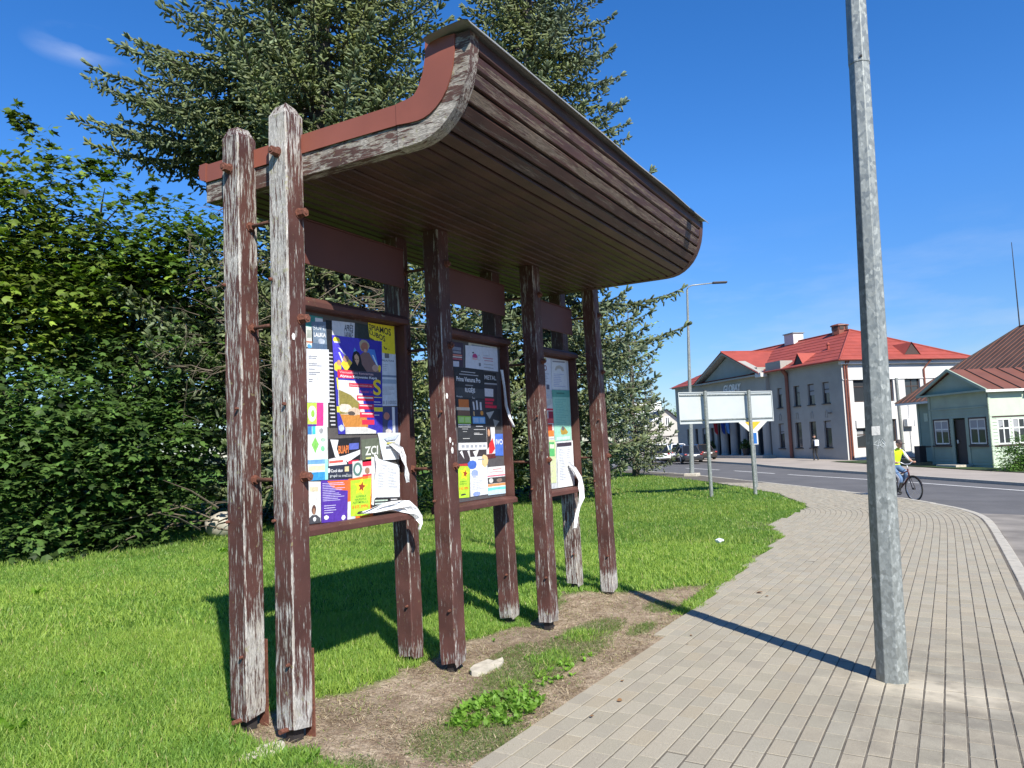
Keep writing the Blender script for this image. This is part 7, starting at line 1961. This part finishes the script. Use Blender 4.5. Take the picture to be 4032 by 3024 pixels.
# bare, dry twigs under the boughs of the near spruce
def dead_twigs(n, seed):
    r = random.Random(seed); mb = MB()
    for i in range(n):
        if i < n * .45: px, py = r.uniform(700, 1060), r.uniform(900, 1500)
        elif i < n * .75: px, py = r.uniform(820, 1420), r.uniform(640, 1260)
        else: px, py = r.uniform(1240, 1800), r.uniform(1060, 1300)
        Z = r.uniform(13.2, 15.6); p = ud(px, py, Z); d = Vector((r.gauss(0, 1), r.gauss(0, 1), r.gauss(-.05, .35))).normalized()
        L = r.uniform(.35, 1.1); pts = [p + d * L * t_ + Vector((0, 0, -.12 * L * t_ * t_)) + Vector((r.gauss(0, .012), r.gauss(0, .012), r.gauss(0, .012))) for t_ in (0, .3, .6, 1)]
        mb.tube(pts, [.011, .008, .006, .002], 3, cap=False)
        for k in range(5):
            b0 = pts[0].lerp(pts[-1], r.uniform(.15, .95)); e = (d + Vector((r.gauss(0, .8), r.gauss(0, .8), r.gauss(0, .6)))).normalized(); l = r.uniform(.1, .38)
            mb.tube([b0, b0 + e * l * .5, b0 + e * l + Vector((0, 0, -.03))], [.005, .004, .0015], 3, cap=False)
    o = mb.build('dead_twigs', M['twig'], t1, fix=False); o['kind'] = 'stuff'
dead_twigs(120, 5)

# -- broad-leaved trees and bushes
def maple_leaf():
    pts = []
    lob = [(0, 1.0), (30, .45), (58, .86), (100, .48), (135, .42)]
    ang = []; 
    for a, r_ in lob: ang.append((a, r_))
    full = [(a, r_) for a, r_ in ang] + [(-a, r_) for a, r_ in ang[1:][::-1]]
    V = [(.35, 0, 0)] + [(.35 + .65 * r_ * math.cos(R_(a)), .65 * r_ * math.sin(R_(a)), -.10 * abs(math.sin(R_(a))) * r_) for a, r_ in full]
    n = len(full); F = [(0, 1 + i, 1 + (i + 1) % n) for i in range(n)]
    return np.array(V, float), np.array(F, np.int32)
MLV, MLF = maple_leaf()
SLV = np.array([[0, 0, 0], [.5, .28, -.04], [.5, -.28, -.04], [1, 0, -.06]], float); SLF = np.array([[0, 2, 1], [1, 2, 3]], np.int32)
def leafy(name, label, base, lobes, nleaf, size, seed, cols, group, cat='tree', tmpl=None, trunk=True, shoots=(), spray=14, sun=None):
    """lobes: list of (centre Vector, (rx, ry, rz)); leaves in layered sprays over the lobes' shells"""
    r = np.random.default_rng(seed); rt_ = empty(name, base, label, cat, group)
    W = np.array([l[1][0] * l[1][1] + l[1][0] * l[1][2] for l in lobes]); W = W / W.sum()
    ns = max(1, nleaf // spray); li = r.choice(len(lobes), ns, p=W)
    C = np.array([list(lobes[i][0]) for i in li]); Rr_ = np.array([lobes[i][1] for i in li])
    d = rvec(ns, r); tocam = -C / np.linalg.norm(C, axis=1, keepdims=True)
    flip = ((d * tocam).sum(1) < -.25) & (r.random(ns) < .75); d[flip] *= -1
    rad = .95 - .5 * r.random(ns) ** 1.3
    lump = 1 + .12 * np.sin(d[:, 0] * 5 + seed) * np.sin(d[:, 1] * 6 + 1) + .08 * np.sin(d[:, 2] * 8 + seed * 2)
    # gather the sprays into layered boughs with dark gaps between them
    nb_ = max(6, ns // 26); bi = r.integers(0, nb_, ns); sel = r.choice(ns, nb_, replace=False)
    bc = (C + d * Rr_ * (rad * lump)[:, None])[sel]; bl = li[sel]
    sg = np.mean([l[1][0] for l in lobes]) * .26
    S = C + d * Rr_ * (rad * lump)[:, None]
    use = r.random(ns) < .66
    S[use] = bc[bi[use]] + r.normal(0, 1, (use.sum(), 3)) * np.array([sg, sg, sg * .62])
    out = d.copy(); out[:, 2] = out[:, 2] * .3 - .08; out /= np.linalg.norm(out, axis=1, keepdims=True)
    if trunk:
        mb = MB(); top = np.mean([list(l[0]) for l in lobes], 0)
        mb.tube([Vector(base) + Vector((0, 0, -.1)), Vector(base).lerp(Vector(top), .5) + Vector((.1, .05, 0)), Vector(top)], [.16, .11, .05], 8)
        mb.build('trunk', M['bark'], rt_, smooth=True)
    mb = MB(); rp = random.Random(seed)
    for l in lobes:
        c_ = Vector(l[0]); b0 = Vector(base).lerp(c_, .55); b0.z = max(b0.z, base[2] + .2)
        mb.tube([b0, c_], [.06, .03], 5, cap=False)
        for k in range(9):
            e = Vector(rvec(1, r)[0]); q_ = c_ + Vector((e.x * l[1][0], e.y * l[1][1], e.z * l[1][2])) * .85
            mb.tube([c_ + (q_ - c_) * .02, c_.lerp(q_, .5) + Vector((0, 0, .1)), q_], [.028, .018, .006], 4, cap=False)
    mb.build('limbs', M['bark'], rt_, fix=False)['kind'] = 'stuff'
    for (p0, p1) in shoots:      # leader shoots sticking out of the top
        k = 5
        for q_ in range(k):
            t_ = (q_ + 1) / k; S = np.vstack([S, np.array(p0) * (1 - t_) + np.array(p1) * t_ + r.normal(0, .06, 3)]); out = np.vstack([out, [r.normal(0, .5), r.normal(0, .5), .6]])
    fs = np.ones(len(S)); fs[len(S) - 5 * len(shoots):] = .22 if shoots else 1.0
    ns = len(S); K = spray
    tw = frames(out)
    uu = r.random((ns, K)); lat = r.normal(0, .34, (ns, K)); ver = r.normal(0, .10, (ns, K)); ext = size * 4.2
    ef = (ext * fs)[:, None]
    P = S[:, None, :] + tw[:, None, :, 0] * (uu * ef)[:, :, None] + tw[:, None, :, 1] * (lat * ef)[:, :, None] + np.array([0, 0, 1.]) * (ver * ef - (uu ** 2) * ef * .25)[:, :, None]
    P = P.reshape(-1, 3); n = len(P)
    ld = np.repeat(out, K, 0) * .9 + r.normal(0, .55, (n, 3)); ld[:, 2] = ld[:, 2] * .35 - .22
    up = np.column_stack([r.normal(0, .38, n), r.normal(0, .38, n), np.ones(n)]) + tocam[0] * .42
    fr = frames(ld, up=up, s=size * r.uniform(.55, 1.15, n))
    c = np.array(cols[0]) * (1 - r.random((n, 1))) + np.array(cols[1]) * r.random((n, 1))
    c *= (.75 + .5 * r.random((n, 1))) * np.repeat(.8 + .4 * r.random((ns, 1)), K, 0)
    bt = r.uniform(.62, 1.28, nb_)[np.concatenate([bi, np.zeros(ns - len(bi), int)])]; c *= np.repeat(bt[:, None], K, 0)
    tv_, tf_ = tmpl or (MLV, MLF)
    o = link('crown', batch('crown', tv_, tf_, P, fr, c), M['leaf'], rt_); o['kind'] = 'stuff'
    return rt_
def L_(px, py, Z, rx, ry=None, rz=None):
    return (ud(px, py, Z), (rx, ry or rx, rz or rx))
gcol = ((.055, .105, .015), (.115, .175, .028)); gy = ((.08, .13, .018), (.15, .20, .03)); gd_ = ((.035, .075, .014), (.06, .11, .02)); gb = ((.042, .088, .020), (.085, .145, .032))
GT = 'trees and bushes along the left edge of the lawn'
def gb_(px, Z):
    p = ud(px, 1700, Z); return (p.x, p.y, g(p.x, p.y) - .05)
leafy('maple_tree', 'tall leafy maple cut by the left edge of the picture', gb_(-40, 15.5), [L_(-30, 700, 15.5, 1.2, 1.5, 1.15), L_(150, 900, 15.5, 1.2, 1.5, 1.05), L_(-140, 960, 15.5, 2.0, 2.2, 1.4), L_(40, 1070, 15.2, 1.9, 1.9, 1.3), L_(-100, 1300, 15, 2.0, 2, 1.3), L_(150, 1240, 15, 1.5, 1.6, 1.0)], 12500, .20, 31, gy, GT, shoots=[(ud(190, 700, 15.5), ud(200, 600, 15.5)), (ud(40, 520, 15.5), ud(50, 420, 15.5)), (ud(110, 560, 15.5), ud(120, 470, 15.5))])
leafy('maple_tree', 'maple with ragged top shoots between the leftmost tree and the spruce', gb_(420, 16.5), [L_(390, 900, 16.5, 1.1, 1.5, 1.05), L_(560, 1000, 16.5, 1.1, 1.4, 1.0), L_(420, 1180, 16.2, 1.9, 1.8, 1.2), L_(740, 1080, 16.8, 1.3, 1.5, 1.1), L_(240, 1080, 16, 1.2, 1.3, 1.0)], 12500, .195, 32, gcol, GT, shoots=[(ud(350, 730, 16.5), ud(358, 640, 16.5)), (ud(430, 730, 16.5), ud(436, 660, 16.5)), (ud(505, 830, 16.5), ud(512, 720, 16.5)), (ud(580, 850, 16.5), ud(584, 730, 16.5)), (ud(395, 720, 16.5), ud(400, 630, 16.5))])
leafy('maple_bush', 'dense maple bush reaching down to the lawn at the far left', gb_(60, 13.6), [L_(60, 1640, 13.6, 1.7, 1.5, 1.0), L_(-80, 1820, 13.2, 1.5, 1.3, .95), L_(180, 1860, 13.6, 1.3, 1.2, .85), L_(60, 2040, 13.0, 1.2, 1.0, .55), L_(300, 1680, 13.9, 1.1, 1.1, .9)], 10500, .175, 33, gb, GT, cat='bush')
leafy('maple_bush', 'lower maple bush spreading right over the dark shaded ground', gb_(480, 14.6), [L_(480, 1700, 14.8, 1.5, 1.3, .8), L_(600, 1900, 14.8, .8, .8, .5), L_(440, 2010, 14.3, 1.2, 1.0, .55), L_(560, 1450, 15.4, 1.3, 1.3, .9)], 9500, .175, 34, gb, GT, cat='bush')
# dark undergrowth and trees further back, closing the gaps
leafy('background_tree', 'dark leafy tree deep behind the maples', gb_(250, 23), [L_(100, 1400, 24, 3.2, 3, 2.4), L_(500, 1450, 24, 3.2, 3, 2.4), L_(850, 1350, 24, 3.0, 3, 2.6), L_(850, 1750, 23, 3, 3, 1.6), L_(300, 1850, 22, 3.2, 3, 1.4)], 9000, .26, 35, gd_, GT, tmpl=(SLV, SLF))
leafy('background_tree', 'dark leafy tree seen between the posts behind the near spruce', gb_(1400, 27), [L_(1250, 1450, 27, 3.2, 3, 2.6), L_(1700, 1500, 28, 3.2, 3, 2.8), L_(1950, 1650, 29, 3.0, 3, 2.0), L_(1500, 1850, 26, 3.6, 3, 1.3), L_(2000, 1900, 29, 3.2, 3, 1.3), L_(1100, 1900, 25, 3.2, 3, 1.3)], 11000, .27, 36, gd_, GT, tmpl=(SLV, SLF))
leafy('background_tree', 'yellow green tree top showing just under the far end of the shelter roof', gb_(2440, 46), [L_(2440, 1300, 46, 2.2, 2, 2.4), L_(2380, 1500, 46, 2.6, 2, 3.0), L_(2300, 1700, 46, 2.6, 2, 2.8)], 5000, .26, 37, ((.12, .19, .04), (.20, .26, .06)), GT, tmpl=(SLV, SLF))
leafy('background_tree', 'round tree top behind the ridge of the small gabled house', gb_(2668, 130), [L_(2672, 1618, 130, 1.6, 1.5, 1.5), L_(2700, 1640, 130, 1.6, 1.5, 1.2)], 2200, .34, 38, gcol, 'far trees', tmpl=(SLV, SLF), spray=8)
leafy('garden_shrub', 'leafy shrub in front of the green house at the right edge', gb_(4070, 35.5), [L_(4060, 1770, 35.5, 1.05, 1.0, .85), L_(4000, 1830, 35.3, .6, .6, .5), L_(4120, 1830, 35.3, .8, .8, .7)], 7500, .11, 39, ((.05, .12, .02), (.10, .18, .03)), 'shrubs', cat='shrub', tmpl=(SLV, SLF))
bpy.data.objects['garden_shrub'].pop('group', None)
for o in COL.objects:
    if o.get('group') == 'far trees': o.pop('group', None)
# low undergrowth under the trees
def undergrowth():
    r = np.random.default_rng(91); n = 24000
    px = r.uniform(-150, 2350, n); Z = r.uniform(13.6, 25, n); P = np.zeros((n, 3))
    d = np.array(F_)[None] + np.array(Rc)[None] * ((px - 2016) / 3023.57)[:, None]; P = np.array([0, 0, CAMH]) + d * Z[:, None]
    y0 = np.interp(P[:, 0], [7, 12, 13.6, 17, 22, 30], [13.9, 14.2, 12.0, 12.3, 13.2, 17.0])
    k = P[:, 1] > y0 + r.random(n) * .8; P = P[k]; n = len(P)
    P[:, 2] = G(P[:, 0], P[:, 1]) + r.random(n) ** 2 * .38
    ld = rvec(n, r); ld[:, 2] *= .4; c = np.array([.045, .085, .02]) * (.4 + .9 * r.random((n, 1)))
    o = link('undergrowth', batch('undergrowth', SLV, SLF, P, frames(ld, s=.10 + .12 * r.random(n)), c), M['leaf']); setp(o, 'dark low undergrowth beneath the trees', 'undergrowth', kind='stuff')
undergrowth()
# fallen dry branches and a pale boulder in the shade
mb = MB(); rp = random.Random(4)
for i in range(26):
    p = ud(rp.uniform(480, 900), rp.uniform(1990, 2090), rp.uniform(13.6, 15)); p.z = max(p.z, g(p.x, p.y) + .02); d = Vector((rp.gauss(0, 1), rp.gauss(0, 1), rp.gauss(.1, .25))).normalized(); L = rp.uniform(.5, 1.5)
    mb.tube([p, p + d * L * .5 + Vector((0, 0, .06)), p + d * L], [.016, .012, .004], 4, cap=False)
o = mb.build('fallen_branches', M['twig'], fix=False); setp(o, 'tangle of dry fallen branches in the shade of the trees', 'branches', kind='stuff')
bm = bmesh.new(); bmesh.ops.create_icosphere(bm, subdivisions=3, radius=.36)
for v in bm.verts: v.co *= 1 + .12 * mnoise.noise(v.co * 4); v.co.z *= .75
me = bpy.data.meshes.new('boulder'); bm.to_mesh(me); bm.free(); me.polygons.foreach_set('use_smooth', [True] * len(me.polygons))
p = ud(880, 1990, 15.6); o = link('boulder', me, M['kerb']); o.location = (p.x, p.y, g(p.x, p.y) + .2); setp(o, 'grey boulder in the shade left of the nearest posts', 'boulder')
